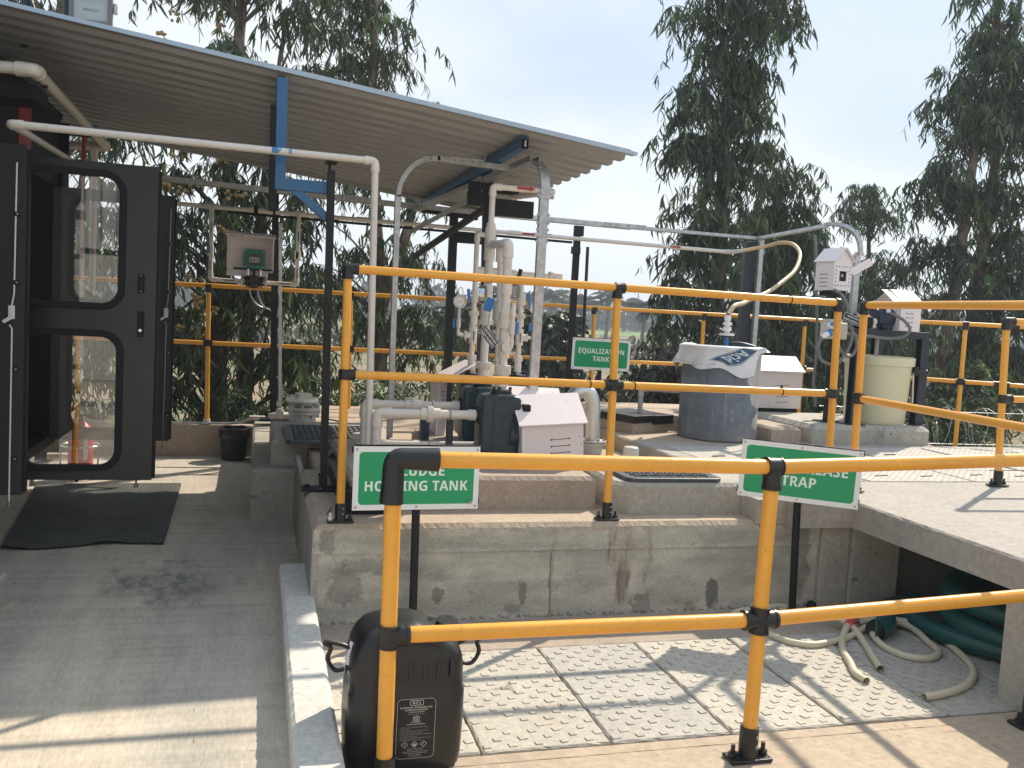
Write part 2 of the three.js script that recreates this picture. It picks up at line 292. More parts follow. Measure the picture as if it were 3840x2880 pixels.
// walkway on the left, its kerb and low back wall
const pathMap = tex(2048, 2048, (u, v) => {
  const x = -1.7 + u * 2.0, z = -9 + v * 11;
  const a = fbm(u, v, 4, 5, 2), b = fbm(u, v, 24, 4, 19), g = fbm(u, v, 300, 2, 31), st = fbm(u, v, 3, 4, 53, 90);
  let c = [mix(0.53, 0.435, step2(0.35, 0.65, a)), mix(0.47, 0.40, step2(0.35, 0.65, a)), mix(0.37, 0.335, step2(0.35, 0.65, a))];
  const k = 1 + (g - 0.5) * 0.3 + (b - 0.5) * 0.35 + (st - 0.5) * 0.35; c = c.map((q) => q * k);
  // the dark damp patch in front of the mat, drips and specks
  const dx = (x + 0.42) / 0.30, dz = (z + 4.93) / 0.40, d = Math.sqrt(dx * dx + dz * dz) + (fbm(u * 2, v * 5, 12, 5, 71) - 0.5) * 1.7;
  const w = (1 - step2(0.3, 1.15, d)) * (0.55 + 0.6 * step2(0.42, 0.6, fbm(u * 3, v * 8, 20, 4, 77))) * 0.62; c = [mix(c[0], 0.125, w), mix(c[1], 0.13, w), mix(c[2], 0.135, w)];
  const sp = vn(u * 120, v * 520, 120, 520, 88); if (sp > 0.972) c = c.map((q) => q * 0.45);
  const e = (fbm(u * 1.5, v * 4, 10, 4, 91) - 0.5) * 0.3; { const q = step2(-0.9, -1.25, x + e) * 0 + (1 - step2(-1.2, -0.95, x + e * 1.6)) * step2(-5, -4.4, z + e) * (1 - step2(-3.6, -3, z)) * 0.7; c = [c[0] * (1 - 0.14 * q), c[1] * (1 - 0.28 * q), c[2] * (1 - 0.45 * q)]; }
  return c;
}, true, 1);
pathMap.repeat.set(1, 1);
{
  const g = place(new THREE.PlaneGeometry(2.0, 11, 40, 60), [-0.7, 0, -3.5], [-Math.PI / 2, 0, 0]);
  const uv = g.attributes.uv; for (let i = 0; i < uv.count; i++) uv.setY(i, 1 - uv.getY(i));
  struct('path', g, std({ map: pathMap, bumpMap: (() => { const t = tex(512, 512, (u, v) => 0.5 * fbm(u, v, 3, 4, 53, 40) + 0.5 * fbm(u, v, 40, 3, 61), false, 1); t.repeat.set(2, 11); return t; })(), bumpScale: 0.003, roughness: 0.93 }), { keepUV: true });
}
struct('walkway_base', b6(-6, 0.14, -0.6, -0.004, -8.95, 2, 0), M.dark);
one('kerb', 'pale concrete kerb with rough chipped edges between path and lower floor', 'kerb', block(rect(0.143, 0.288, -4.735, 1.6), -0.05, 0.145, 0.013, 0.0035, 0.018), M.kerb);
one('kerb', 'short low kerb end at the left frame edge of the path', 'kerb', block(rect(-2.4, -1.115, -4.70, -4.50), -0.05, 0.145, 0.012, 0.006, 0.04), M.pale);
one('boundary_wall', 'low concrete wall closing the far end of the left path', 'wall', block(rect(-6, -0.02, -9.06, -8.9), -0.6, 0.295, 0.012, 0.005), M.brown);

struct('yard', place(new THREE.PlaneGeometry(24, 14), [0, -0.012, 8.4], [-Math.PI / 2, 0, 0]), M.path);
struct('yard', place(new THREE.PlaneGeometry(8, 6.4), [-5.7, -0.002, -1.8], [-Math.PI / 2, 0, 0]), M.path);

// concrete tank with stepped left side
const TB = [1.5, 0, -6.5];
const tank = thing('concrete_tank', 'grey concrete tank with rust streaked front wall and tan top', 'tank', TB);
const wallMap = tex(2048, 512, (u, v) => {
  const x = 0.275 + u * 2.72, y = v * 0.48;
  const a = fbm(u, v, 6, 5, 200), b = fbm(u * 3, v, 9, 5, 205), g = fbm(u * 5, v, 90, 2, 210), q = fbm(u * 6, v, 7, 5, 215);
  let c = [mix(0.47, 0.37, step2(0.35, 0.65, a)), mix(0.445, 0.35, step2(0.35, 0.65, a)), mix(0.375, 0.30, step2(0.35, 0.65, a))];
  const k = 1 + (g - 0.5) * 0.34 + (b - 0.5) * 0.5; c = c.map((e) => e * k);
  const into = (col, w) => { c = c.map((e, i) => mix(e, col[i], clamp(w))); };
  const rust = (x0, x1, y0, s) => { const n = (fbm(u * 8, v * 0.6, 8, 4, s) - 0.5) * 0.06; const m = step2(x0 - 0.02, x0 + 0.02, x + n) * (1 - step2(x1 - 0.02, x1 + 0.025, x + n)) * step2(y0, y0 + 0.06, y); into([0.155, 0.098, 0.066], m * 0.8 * (0.25 + 0.75 * step2(0.35, 0.7, fbm(u * 14, v * 0.35, 8, 5, s + 3)))); };
  rust(1.79, 1.86, 0.02, 230); rust(1.73, 1.77, 0.24, 234); rust(1.945, 1.97, 0.12, 240); rust(1.435, 1.45, -0.1, 248);
  const blob = (cx, cy, rx, ry, s, w, col = [0.085, 0.085, 0.078]) => { const d = Math.hypot((x - cx) / rx, (y - cy) / ry) + (fbm(u * 9, v * 1.6, 10, 5, s) - 0.5) * 1.3; into(col, (1 - step2(0.62, 0.9, d)) * w * (0.7 + 0.5 * q)); };
  blob(2.34, 0.09, 0.05, 0.085, 260, 0.75); blob(1.94, 0.045, 0.08, 0.075, 263, 0.5); blob(1.30, 0.14, 0.03, 0.07, 266, 0.6); blob(1.25, 0.05, 0.06, 0.03, 267, 0.35); blob(2.22, 0.03, 0.06, 0.04, 269, 0.35); blob(0.87, 0.13, 0.03, 0.05, 272, 0.6); blob(0.42, 0.18, 0.10, 0.12, 275, 0.45); blob(0.34, 0.4, 0.05, 0.08, 277, 0.5); blob(0.55, 0.28, 0.2, 0.05, 279, 0.35); blob(2.86, 0.3, 0.07, 0.3, 281, 0.5);
  if (y < 0.03 + 0.03 * q) into([0.03, 0.035, 0.022], 0.5 * step2(0.52, 0.7, fbm(u * 6, v, 26, 5, 290) + 0.16 - y * 12));
  if (Math.abs(y - 0.35) < 0.012) into([0.62, 0.60, 0.56], 0.55 * step2(0.55, 0.66, vn(u * 640, v * 110, 640, 110, 294)) * step2(0.4, 0.55, fbm(u * 4, v, 10, 3, 295)));
  const cr = Math.abs(x - 1.44 - (fbm(u, v, 12, 4, 296) - 0.5) * 0.02); if (cr < 0.003 && y < 0.33) into([0.11, 0.08, 0.06], 0.8);
  const p = vn(u * 240, v * 44, 240, 44, 298); if (p > 0.94) c = c.map((e) => e * (1 - 0.6 * step2(0.94, 0.98, p)));
  return c;
}, true, 1);
wallMap.repeat.set(1 / 2.72, 1 / 0.48); wallMap.offset.set(-0.275 / 2.72, 0);
const wallMat = std({ map: wallMap, bumpMap: bumpConc, bumpScale: 0.006, roughness: 0.93 });
part('tank_top', block([[0.275, -5.62], [2.74, -5.62], [2.74, -4.176], [0.275, -4.176]], 0.44, 0.48, 0.022, 0.003, 0.016), M.tan, tank);
part('tank_top', block([[0.36, -9.2], [2.74, -9.2], [2.74, -5.625], [0.36, -5.625]], 0.05, 0.478, 0.012, 0.004), M.tan, tank);
{ // front wall: lower face set back 9 mm from the rough upper band
  const face = (y0, y1, z, rough) => { const g = new THREE.PlaneGeometry(2.70, y1 - y0, 120, 6), p = g.attributes.position; g.translate(1.625, (y0 + y1) / 2, z); for (let i = 0; i < p.count; i++) p.setZ(i, p.getZ(i) + (rnd() - 0.5) * rough); g.computeVertexNormals(); return g; };
  part('core', b6(0.30, 2.73, -0.05, 0.44, -5.6, -4.2, 0), M.dark, tank);
  part('front_wall', [face(-0.05, 0.35, -4.183, 0.002), face(0.342, 0.457, -4.1755, 0.0024)], wallMat, tank);
}
part('side_wall', b6(0.268, 0.30, -0.05, 0.452, -6.31, -4.178, 0.004), M.grey, tank);
part('step_block', block([[-0.02, -8.89], [0.12, -8.89], [0.12, -6.45], [0.37, -6.45], [0.37, -6.31], [-0.02, -6.31]].map(([x, z]) => [x, z]), -0.05, 0.35, 0.016, 0.007, 0.04), M.grey, tank);
part('step_block', block(rect(0.268, 0.40, -6.45, -5.62), -0.05, 0.352, 0.012, 0.005), M.grey, tank);
part('step_block', block(rect(0.112, 1.0, -7.5, -6.47), -0.05, 0.535, 0.02, 0.006), M.grey, tank);

const plinth = (label, poly, y0, y1, mat, c = 0.02) => one('concrete_plinth', label, 'plinth', block(poly, y0, y1, c, 0.003, 0.018), mat);
plinth('brown concrete plinth under the front teal pump and white hood', rect(0.46, 1.765, -5.75, -4.47), 0.47, 0.655, M.brown);
const oilMap = M.grey.map.clone();
plinth('grey concrete plinth with tar runs under the right manhole cover', [[1.83, -4.85], [2.62, -4.85], [2.62, -4.338], [1.905, -4.338], [1.83, -4.40]], 0.47, 0.648, M.grey);

// raised concrete deck on the right
const DB = [5, 0, -5];
const deck = thing('concrete_deck', 'pale raised concrete deck with rows of chequered cover panels', 'deck', DB);
part('deck_slab', block([[2.74, -6.22], [8.8, -6.22], [8.8, -4.13], [10, -4.13], [10, 1.2], [3.10, 1.2], [3.10, -4.10], [2.74, -4.10]], 0.455, 0.598, 0.01, 0.004, 0.05), M.pale, deck);
part('deck_rear', block([[2.745, -9.2], [4.95, -9.2], [4.95, -6.225], [2.745, -6.225]], 0.2, 0.594, 0.012, 0.004, 0.08), M.tan, deck);
part('deck_rear', block([[4.955, -6.9], [5.5, -6.9], [5.5, -6.225], [4.955, -6.225]], 0.2, 0.594, 0.012, 0.004, 0.08), M.tan, deck);
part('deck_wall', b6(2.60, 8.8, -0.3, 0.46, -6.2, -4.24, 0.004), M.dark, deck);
part('deck_wall', b6(2.96, 3.14, -0.05, 0.46, -4.26, -4.15, 0.006), M.grey, deck, { label: 'grey trowelled pilaster where the tank meets the deck' });
part('deck_wall', b6(3.145, 3.45, -0.05, 0.455, -4.26, -4.13, 0.006), M.grey, deck);
part('deck_wall', b6(2.56, 2.75, 0.46, 0.597, -4.85, -4.165, 0.008), M.grey, deck);
part('support_pier', block(rect(3.03, 3.22, -2.97, -2.72), -0.05, 0.458, 0.005, 0.003), M.grey, deck);
const panelMat = conc([0.50, 0.47, 0.42], [0.42, 0.385, 0.335], { s: 160, size: 1.5, pores: 0.4 });
panelMat.bumpMap = tex(512, 512, (u, v) => { const X = u * 12, Y = v * 18, r = Math.floor(Y), fx = (X + (r % 2) * 0.5) % 1 - 0.5, fy = Y % 1 - 0.5; return Math.exp(-Math.pow((fx * fx) / 0.06 + (fy * fy) / 0.03, 2)) * 0.8 + 0.2 * fbm(u, v, 30, 3, 4); }, false, [0.62, 0.46]);
panelMat.bumpScale = 0.012;
for (const [x0, x1, z0, z1] of [[2.88, 3.55, -6.0, -5.08], [3.56, 4.36, -6.03, -5.07], [4.37, 5.13, -6.05, -5.06], [5.16, 5.95, -6.05, -5.06], [5.98, 6.8, -6.05, -5.06], [2.88, 3.60, -5.04, -4.66], [3.62, 4.385, -5.04, -4.65], [4.40, 5.15, -5.04, -4.65], [5.17, 5.95, -5.04, -4.65], [5.97, 6.8, -5.04, -4.65]]) {
  const g = [block(rect(x0 + 0.004, x1 - 0.004, z0, z1), 0.56, 0.604 + rr(-0.002, 0.002), 0.004, 0.002, 0.08)];
  const p = part('cover_panel', g, panelMat, deck);
  for (const k of [0.28, 0.72]) part('lifting_slot', bx(0.11, 0.008, 0.014, [mix(x0, x1, k), 0.605, mix(z0, z1, rr(0.3, 0.6))], [0, 0.2, 0], 0.002), M.blackMatt, p);
}
part('gap_strip', [b6(4.9, 5.7, 0.596, 0.6055, -5.062, -5.048, 0), b6(5.35, 6.2, 0.596, 0.6055, -5.70, -5.685, 0), b6(4.362, 4.368, 0.596, 0.603, -6.04, -5.07, 0)], M.blackMatt, deck);

// ================================================================ HANDRAILS
function rail(T, a, b, r, mat = M.yellow) { part('rail', cyl(a, b, r, r, 18), mat, T); }
function jointAt(T, p, dirs, r, name) {                             // socketed black fitting at p with an arm along each direction
  const R = r * 1.26, g = [sph(p, R * 1.02, 1, 1, 1, 14)];
  for (const d of dirs) { const q = V3(p).clone().addScaledVector(V3(d), r * 2.35); g.push(cyl(p, q, R, R * 1.04, 16)); g.push(cyl(q.clone().addScaledVector(V3(d), -r * 0.35), q.clone().addScaledVector(V3(d), r * 0.06), R * 1.1, R * 1.1, 16)); }
  part(name, g, M.joint, T);
}
function footPlate(T, x, y, z, r, whiteLeft = false) {
  const p = part('base_plate', [b6(x - r * 3.1, x + r * 3.1, y, y + r * 0.5, z - r * 1.5, z + r * 1.5, 0.004), cyl([x, y, z], [x, y + r * 4.6, z], r * 1.32, r * 1.3, 16)], M.joint, T);
  for (const s of [-1, 1]) part('bolt', [hexBolt([x + s * r * 2.3, y + r * 0.5, z], r * 0.62, r * 0.7), cyl([x + s * r * 2.3, y, z], [x + s * r * 2.3, y + r * 2.2, z], r * 0.3)], whiteLeft && s < 0 ? M.whiteBolt : M.joint, p);
  part('screw', [cyl([x + r * 0.5, y + r * 2.2, z + r * 1.15], [x + r * 0.5, y + r * 2.2, z + r * 1.36], r * 0.22), cyl([x + r * 0.5, y + r * 3.5, z + r * 1.15], [x + r * 0.5, y + r * 3.5, z + r * 1.36], r * 0.22)], M.bolt, p);
}
const X1 = [1, 0, 0], X_ = [-1, 0, 0], Y1 = [0, 1, 0], Y_ = [0, -1, 0], Z1 = [0, 0, 1], Z_ = [0, 0, -1];
{ // nearest railing
  const T = thing('handrail', 'nearest yellow handrail crossing the picture in front of the black jerrycan', 'handrail', [0.41, 0, -2.68]), r = 0.0255, z = -2.68;
  const yt = (x) => 1.046 - (x - 0.41) * 0.012, ym = (x) => 0.5;
  part('post', cyl([0.418, -0.02, z], [0.405, yt(0.41), z], r), M.yellow, T);
  part('post', cyl([1.685, 0.0, z], [1.697, yt(1.7), z], r), M.yellow, T);
  part('post', cyl([2.97, 0.0, z - 0.06], [2.975, 1.06, z - 0.06], r), M.yellow, T);
  rail(T, [0.41, yt(0.41), z], [1.697, yt(1.697), z], r); rail(T, [1.697, yt(1.697), z], [2.975, 1.06, z - 0.06], r);
  rail(T, [0.412, ym(), z], [1.69, 0.499, z], r); rail(T, [1.69, 0.499, z], [2.972, 0.53, z - 0.06], r);
  { // big elbow on the first corner
    const P = [0.405, yt(0.405), z], R = r * 1.3;
    part('elbow_joint', [new THREE.TubeGeometry(new THREE.CubicBezierCurve3(V3([P[0] - 0.002, P[1] - 0.055, z]), V3([P[0], P[1] + 0.004, z]), V3([P[0] - 0.002, P[1] + 0.002, z]), V3([P[0] + 0.055, P[1], z])), 14, R, 16), cyl([P[0] - 0.003, P[1] - 0.135, z], [P[0] - 0.001, P[1] - 0.045, z], R * 1.12, R * 1.0), cyl([P[0] + 0.04, P[1], z], [P[0] + 0.135, P[1] - 0.002, z], R, R * 1.12)], M.joint, T);
  }
  jointAt(T, [1.697, yt(1.697), z], [Y_, X1, X_].map((d) => (d === Y_ ? [0, -1.25, 0] : [d[0] * 0.45, 0, 0])), r, 'tee_joint');
  jointAt(T, [0.414, 0.5, z], [[0, 0.55, 0], [0, -0.6, 0], X1], r, 'tee_joint');
  jointAt(T, [1.69, 0.499, z], [[0, 0.75, 0], [0, -0.75, 0], [1, 0, 0], [-1, 0, 0]], r, 'cross_joint');
  footPlate(T, 1.685, 0.002, z, r); footPlate(T, 2.97, 0.002, z - 0.06, r); footPlate(T, 0.418, -0.001, z, r);
}
{ // railing on the tank wall
  const T = thing('handrail', 'yellow handrail standing on the grey tank wall in front of the pumps', 'handrail', [1.7, 0.48, -4.22]), r = 0.0198, z = -4.225;
  part('post', cyl([0.396, 0.48, z], [0.386, 1.665, z], r), M.yellow, T);
  part('post', cyl([1.737, 0.48, z], [1.718, 1.655, z], r), M.yellow, T);
  part('post', cyl([3.02, 0.6, z], [2.995, 1.655, z], r), M.yellow, T);
  rail(T, [0.386, 1.665, z], [2.995, 1.655, z], r); rail(T, [0.39, 1.178, z], [3.005, 1.165, z], r);
  jointAt(T, [0.386, 1.665, z], [[1, 0, 0], [0, -1, 0]], r, 'elbow_joint'); jointAt(T, [0.39, 1.178, z], [[1, 0, 0], [0, 0.5, 0], [0, -0.5, 0]], r, 'tee_joint');
  jointAt(T, [1.718, 1.658, z], [[0.75, 0, 0], [-0.3, 0, 0], [0, -1.1, 0]], r, 'tee_joint'); jointAt(T, [1.726, 1.171, z], [[1, 0, 0], [-1, 0, 0], [0, 0.6, 0], [0, -0.6, 0]], r, 'cross_joint');
  jointAt(T, [2.995, 1.655, z], [[-0.4, 0, 0], [0, -1, 0]], r, 'elbow_joint'); jointAt(T, [3.005, 1.165, z], [[-1.1, 0, 0], [0, 0.5, 0], [0, -0.5, 0]], r, 'tee_joint');
  for (const [x, y] of [[1.60, 1.172], [1.84, 1.171], [2.70, 1.655], [2.69, 1.166]]) part('cable_tie', [ringAt([x, y, z], X1, r * 1.07, 0.006), bx(0.01, 0.018, 0.004, [x, y + r * 1.25, z], [0, 0, 0.4], 0)], M.blackMatt, T);
  footPlate(T, 0.396, 0.482, z, r, true); footPlate(T, 1.737, 0.482, z, r);
}
{ // railing running towards the camera along the deck edge
  const T = thing('handrail', 'yellow handrail along the deck edge beginning right of the sign', 'handrail', [3.25, 0.6, -4.34]), r = 0.0205;
  const a = [3.245, 1.657, -4.34], b = [3.06, 1.657, -2.2], am = [3.252, 1.135, -4.34], bm = [3.07, 1.14, -2.2];
  part('post', cyl([3.265, 0.6, -4.34], a, r), M.yellow, T); part('post', cyl([3.08, 0.6, -2.2], b, r), M.yellow, T);
  rail(T, a, b, r); rail(T, am, bm, r); const d = DIR(a, b).toArray();
  jointAt(T, a, [d.map((q) => q * 0.8), [0, -1.1, 0]], r, 'elbow_joint'); jointAt(T, am, [d, [0, 0.6, 0], [0, -0.6, 0]], r, 'tee_joint'); footPlate(T, 3.265, 0.603, -4.34, r);
}
{ // short railing on the deck at the right edge
  const T = thing('handrail', 'yellow handrail on the pale deck at the right picture edge', 'handrail', [4.42, 0.6, -4.5]), r = 0.021, z = -4.515;
  part('post', cyl([4.445, 0.6, z], [4.395, 1.62, z], r), M.yellow, T); part('post', cyl([5.55, 0.6, z + 0.05], [5.5, 1.64, z + 0.05], r), M.yellow, T);
  rail(T, [4.395, 1.62, z], [5.5, 1.64, z + 0.05], r); rail(T, [4.42, 1.145, z], [5.52, 1.16, z + 0.05], r);
  jointAt(T, [4.395, 1.62, z], [[1, 0, 0], [0, -1, 0]], r, 'elbow_joint'); jointAt(T, [4.42, 1.145, z], [[1.2, 0, 0], [0, 0.5, 0], [0, -0.5, 0]], r, 'tee_joint');
  footPlate(T, 4.445, 0.602, z, r); footPlate(T, 5.55, 0.602, z + 0.05, r);
}
{ // far railing along the back
  const T = thing('handrail', 'long yellow handrail along the back edge in front of the trees', 'handrail', [2, 0.3, -8.97]), r = 0.021, z = -8.98;
  const xs = [-3.3, -0.455, 0.868, 2.13, 3.41, 4.69, 5.96];
  for (const x of xs) { const y0 = x < 0 ? 0.295 : x < 2.7 ? 0.478 : x < 4.95 ? 0.594 : -0.6; part('post', cyl([x + 0.01, y0, z], [x - 0.01, 1.60, z], r), M.yellow, T); jointAt(T, [x - 0.01, 1.60, z], [[0.5, 0, 0], [-0.5, 0, 0], [0, -1.1, 0]], r, 'tee_joint'); jointAt(T, [x, 1.068, z], [[0.8, 0, 0], [-0.8, 0, 0], [0, 0.6, 0], [0, -0.6, 0]], r, 'cross_joint'); }
  part('base_plate', [cyl([-0.446, 0.295, z], [-0.446, 0.345, z], 0.034, 0.03), cyl([-0.446, 0.295, z], [-0.446, 0.31, z], 0.05)], M.pvcGrey, T);
  rail(T, [-3.5, 1.602, z], [6.5, 1.618, z], r); rail(T, [-3.5, 1.075, z], [6.1, 1.05, z], r);
  part('sleeve', [cyl([6.28, 1.618, z], [6.42, 1.618, z], r * 1.3), cyl([5.7, 1.052, z], [5.8, 1.052, z], r * 1.3)], M.joint, T);
}
{ // far right railing
  const T = thing('handrail', 'yellow handrail behind the razor wire at the far right corner', 'handrail', [6.2, 0.3, -6.9]), r = 0.02;
  const q = (t) => [mix(5.5, 7.3, t), 1.635, mix(-7.45, -6.05, t)], qm = (t) => [mix(5.5, 7.3, t), 1.105, mix(-7.45, -6.05, t)];
  rail(T, q(0), q(1), r); rail(T, qm(0), qm(1), r);
  for (const t of [0.03, 0.41, 0.92]) { const p = q(t), m = qm(t); part('post', cyl([p[0] + 0.01, 0.1, p[2]], p, r), M.yellow, T); const d = DIR(q(0), q(1)).toArray(), e = d.map((v) => -v); jointAt(T, p, [d.map((v) => v * 0.5), e.map((v) => v * 0.5), [0, -1.1, 0]], r, 'tee_joint'); jointAt(T, m, [d.map((v) => v * 0.8), e.map((v) => v * 0.8), [0, 0.6, 0], [0, -0.6, 0]], r, 'cross_joint'); }
  part('sleeve', [cyl(q(0.54), q(0.60), r * 1.35), cyl(qm(0.53), qm(0.585), r * 1.35)], M.joint, T);
}
{ // railing left of the frame, seen only mirrored in the door glass
  const T = thing('handrail', 'yellow handrail corner mirrored in the lower glass of the black door', 'handrail', [-1.45, 0, -3.1]), r = 0.025;
  part('post', cyl([-1.45, 0, -3.1], [-1.45, 1.2, -3.1], r), M.yellow, T); rail(T, [-1.45, 1.2, -3.1], [-3.4, 1.2, -3.1], r); rail(T, [-1.45, 0.62, -3.1], [-3.4, 0.62, -3.1], r);
  jointAt(T, [-1.45, 1.2, -3.1], [[-1.2, 0, 0], [0, -1.3, 0]], r, 'elbow_joint'); jointAt(T, [-1.45, 0.62, -3.1], [[-1, 0, 0], [0, 0.6, 0], [0, -0.6, 0]], r, 'tee_joint');
}
{ // shed behind the camera, mirrored in the door glass
  const T = thing('shed', 'grey shed with ribbed upper cladding mirrored in the black door glass', 'shed', [-2, 0, 5.2]);
  part('wall', b6(-9, 6, 0, 2.1, 5.2, 5.4, 0), conc([0.6, 0.6, 0.58], [0.55, 0.55, 0.53], { s: 180, size: 3 }), T);
  const s = []; for (let x = -9; x < 6; x += 0.25) s.push([x, 0], [x + 0.17, 0], [x + 0.19, -0.035], [x + 0.23, -0.035]);
  const v = []; for (let i = 0; i + 1 < s.length; i++) { const [a, az] = s[i], [c, cz] = s[i + 1]; v.push(a, 2.2, 5.2 + az, c, 2.2, 5.2 + cz, c, 4.2, 5.2 + cz, a, 2.2, 5.2 + az, c, 4.2, 5.2 + cz, a, 4.2, 5.2 + az); }
  const g = new THREE.BufferGeometry(); g.setAttribute('position', new THREE.Float32BufferAttribute(v, 3)); g.computeVertexNormals();
  part('cladding', g, std({ color: lin(0.5, 0.51, 0.51), roughness: 0.5 }), T); part('roof', b6(-9, 6, 4.2, 4.3, 5.1, 12, 0), M.galv, T); part('beam', b6(-9, 6, 2.1, 2.2, 5.24, 5.4, 0), M.blackMatt, T);
}

// ================================================================ CANOPY
const roofY = (x) => 2.862 - 0.1158 * (x + 1.262);
{
  const T = thing('canopy', 'corrugated grey sheet roof sloping to the right on blue steel rafters', 'canopy', [0.35, 0.48, -4.97]);
  // trapezoidal profile across z, extruded along the fall
  const prof = []; const pitch = 0.2; for (let z = -5.03; z > -8.72; z -= pitch) prof.push([z, 0.0], [z - 0.07, 0.0], [z - 0.095, 0.042], [z - 0.165, 0.042], [z - 0.19, 0.0]);
  const sheetMat = std({ map: tex(1024, 512, (u, v) => { const n = fbm(u, v, 5, 5, 400), st = fbm(u, v, 3, 4, 410, 50), d = step2(0.55, 0.75, fbm(u, v, 8, 5, 420)); const k = (0.8 + 0.35 * n) * (0.85 + 0.3 * st); return [mix(0.36 * k, 0.28, d * 0.25), mix(0.365 * k, 0.25, d * 0.25), mix(0.375 * k, 0.21, d * 0.25)]; }, true, 2.4), roughness: 0.5, metalness: 0.3 });
  const sheet = (x0, x1, dy) => {
    const v = [], n = 16, q = (x, i) => [x, roofY(x) + prof[i][1] + dy + Math.sin(x * 3.1 + i * 0.6) * 0.0012, prof[i][0]];
    for (let i = 0; i + 1 < prof.length; i++) for (let k = 0; k < n; k++) { const a = mix(x0, x1, k / n), c = mix(x0, x1, (k + 1) / n); v.push(...q(a, i), ...q(c, i), ...q(c, i + 1), ...q(a, i), ...q(c, i + 1), ...q(a, i + 1)); }
    const up = v.slice(); for (let i = 1; i < up.length; i += 3) up[i] += 0.0016;
    const g = new THREE.BufferGeometry(); g.setAttribute('position', new THREE.Float32BufferAttribute([...v, ...up], 3)); g.computeVertexNormals(); return g;
  };
  part('roof_sheet', sheet(-5, 0.2, 0.0), sheetMat, T); part('roof_sheet', sheet(0.12, 2.113, 0.003), sheetMat, T);
  { const e = []; for (let i = 0; i < 20; i++) { const x0 = mix(-5, 2.113, i / 20), x1 = mix(-5, 2.113, (i + 1) / 20); e.push(bar([x0, roofY(x0) + 0.006, -5.026], [x1, roofY(x1) + 0.006, -5.026], 0.008, 0.022, [0, 1, 0], 0.001)); } part('edge_trim', e, std({ color: lin(0.38, 0.47, 0.55), roughness: 0.3, metalness: 0.5 }), T); }
  // rafters and purlins in blue
  const rafter = (x, z0, z1) => part('rafter', [bar([x, roofY(x) - 0.035, z0], [x + 0.02, roofY(x + 0.02) - 0.035, z1], 0.05, 0.066), ], M.blue, T);
  rafter(0.075, -5.16, -8.66); rafter(1.47, -5.2, -8.66);
  part('rafter_end', [b6(0.052, 0.098, 2.63, 2.685, -5.158, -5.15, 0), b6(1.45, 1.49, 2.47, 2.525, -5.198, -5.19, 0)], M.blackMatt, T);
  part('bolt', [cyl([0.08, 2.64, -5.145], [0.08, 2.67, -5.145], 0.006), cyl([1.47, 2.48, -5.185], [1.47, 2.52, -5.185], 0.006)], M.steel, T);
  // front post with its blue bracket
  part('post', bar([0.368, 0.49, -4.97], [0.345, 2.205, -4.97], 0.04, 0.04, Z1), M.black, T);
  part('base_plate', [b6(0.25, 0.50, 0.482, 0.497, -5.03, -4.91, 0.003), ...[[0.28, -4.97], [0.47, -4.97]].map(([x, z]) => hexBolt([x, 0.495, z], 0.014, 0.02))], M.blackMatt, T);
  part('bracket', [bar([0.085, 2.085, -5.0], [0.078, 2.66, -5.0], 0.055, 0.055, Z1), bar([0.06, 2.115, -4.998], [0.33, 2.115, -4.998], 0.05, 0.062), bar([0.155, 2.095, -4.997], [0.335, 1.955, -4.997], 0.04, 0.045)], M.blue, T);
  part('post', bar([0.052, 2.0, -5.3], [0.045, 2.58, -5.3], 0.045, 0.045, Z1), M.black, T);
  part('pipe_clip', [bar([0.335, 2.2, -4.965], [0.335, 2.262, -4.965], 0.012, 0.03, Z1), b6(0.31, 0.37, 2.238, 2.246, -4.99, -4.90, 0.001)], M.blackMatt, T);
  // middle post with tee beams
  part('post', bar([1.62, 0.66, -6.45], [1.56, 2.5, -6.45], 0.062, 0.062, Z1), M.black, T, { label: 'black centre post behind the white pipes' });
  part('tee_beam', [b6(1.42, 1.79, 2.36, 2.43, -6.46, -6.40, 0.003), b6(1.60, 1.90, 2.20, 2.32, -6.44, -6.38, 0.003), b6(1.41, 1.53, 2.26, 2.36, -6.44, -6.38, 0.003)], M.black, T);
  part('post_cap', bar([1.55, 2.43, -6.45], [1.548, 2.53, -6.45], 0.066, 0.066, Z1), M.frameBlue, T);
  // rear posts carrying the tray line
  for (const [x0, x1, y0, y1] of [[0.156, 0.105, 0.40, 2.62], [1.785, 1.77, 0.48, 2.45]]) { part('post', bar([x0, y0, -8.62], [x1, y1, -8.62], x0 > 1 ? 0.078 : 0.06, 0.06, Z1), M.black, T); part('base_plate', b6(x0 - 0.12, x0 + 0.12, y0 - 0.01, y0 + 0.008, -8.72, -8.52, 0.002), M.black, T); }
  part('tee_beam', [b6(1.80, 2.2, 2.155, 2.24, -8.66, -8.60, 0.003), bar([1.45, 2.44, -8.6], [2.0, 2.41, -8.6], 0.06, 0.06)], M.black, T);
  part('brace', bar([1.62, 2.30, -6.5], [1.37, 1.98, -8.4], 0.04, 0.045), M.black, T);
  part('post', bar([0.215, 0.42, -8.58], [0.16, 2.2, -8.58], 0.03, 0.03, Z1), M.galv, T);
}
{ // blue paint overspray on the pipe is built with the pipe below
}

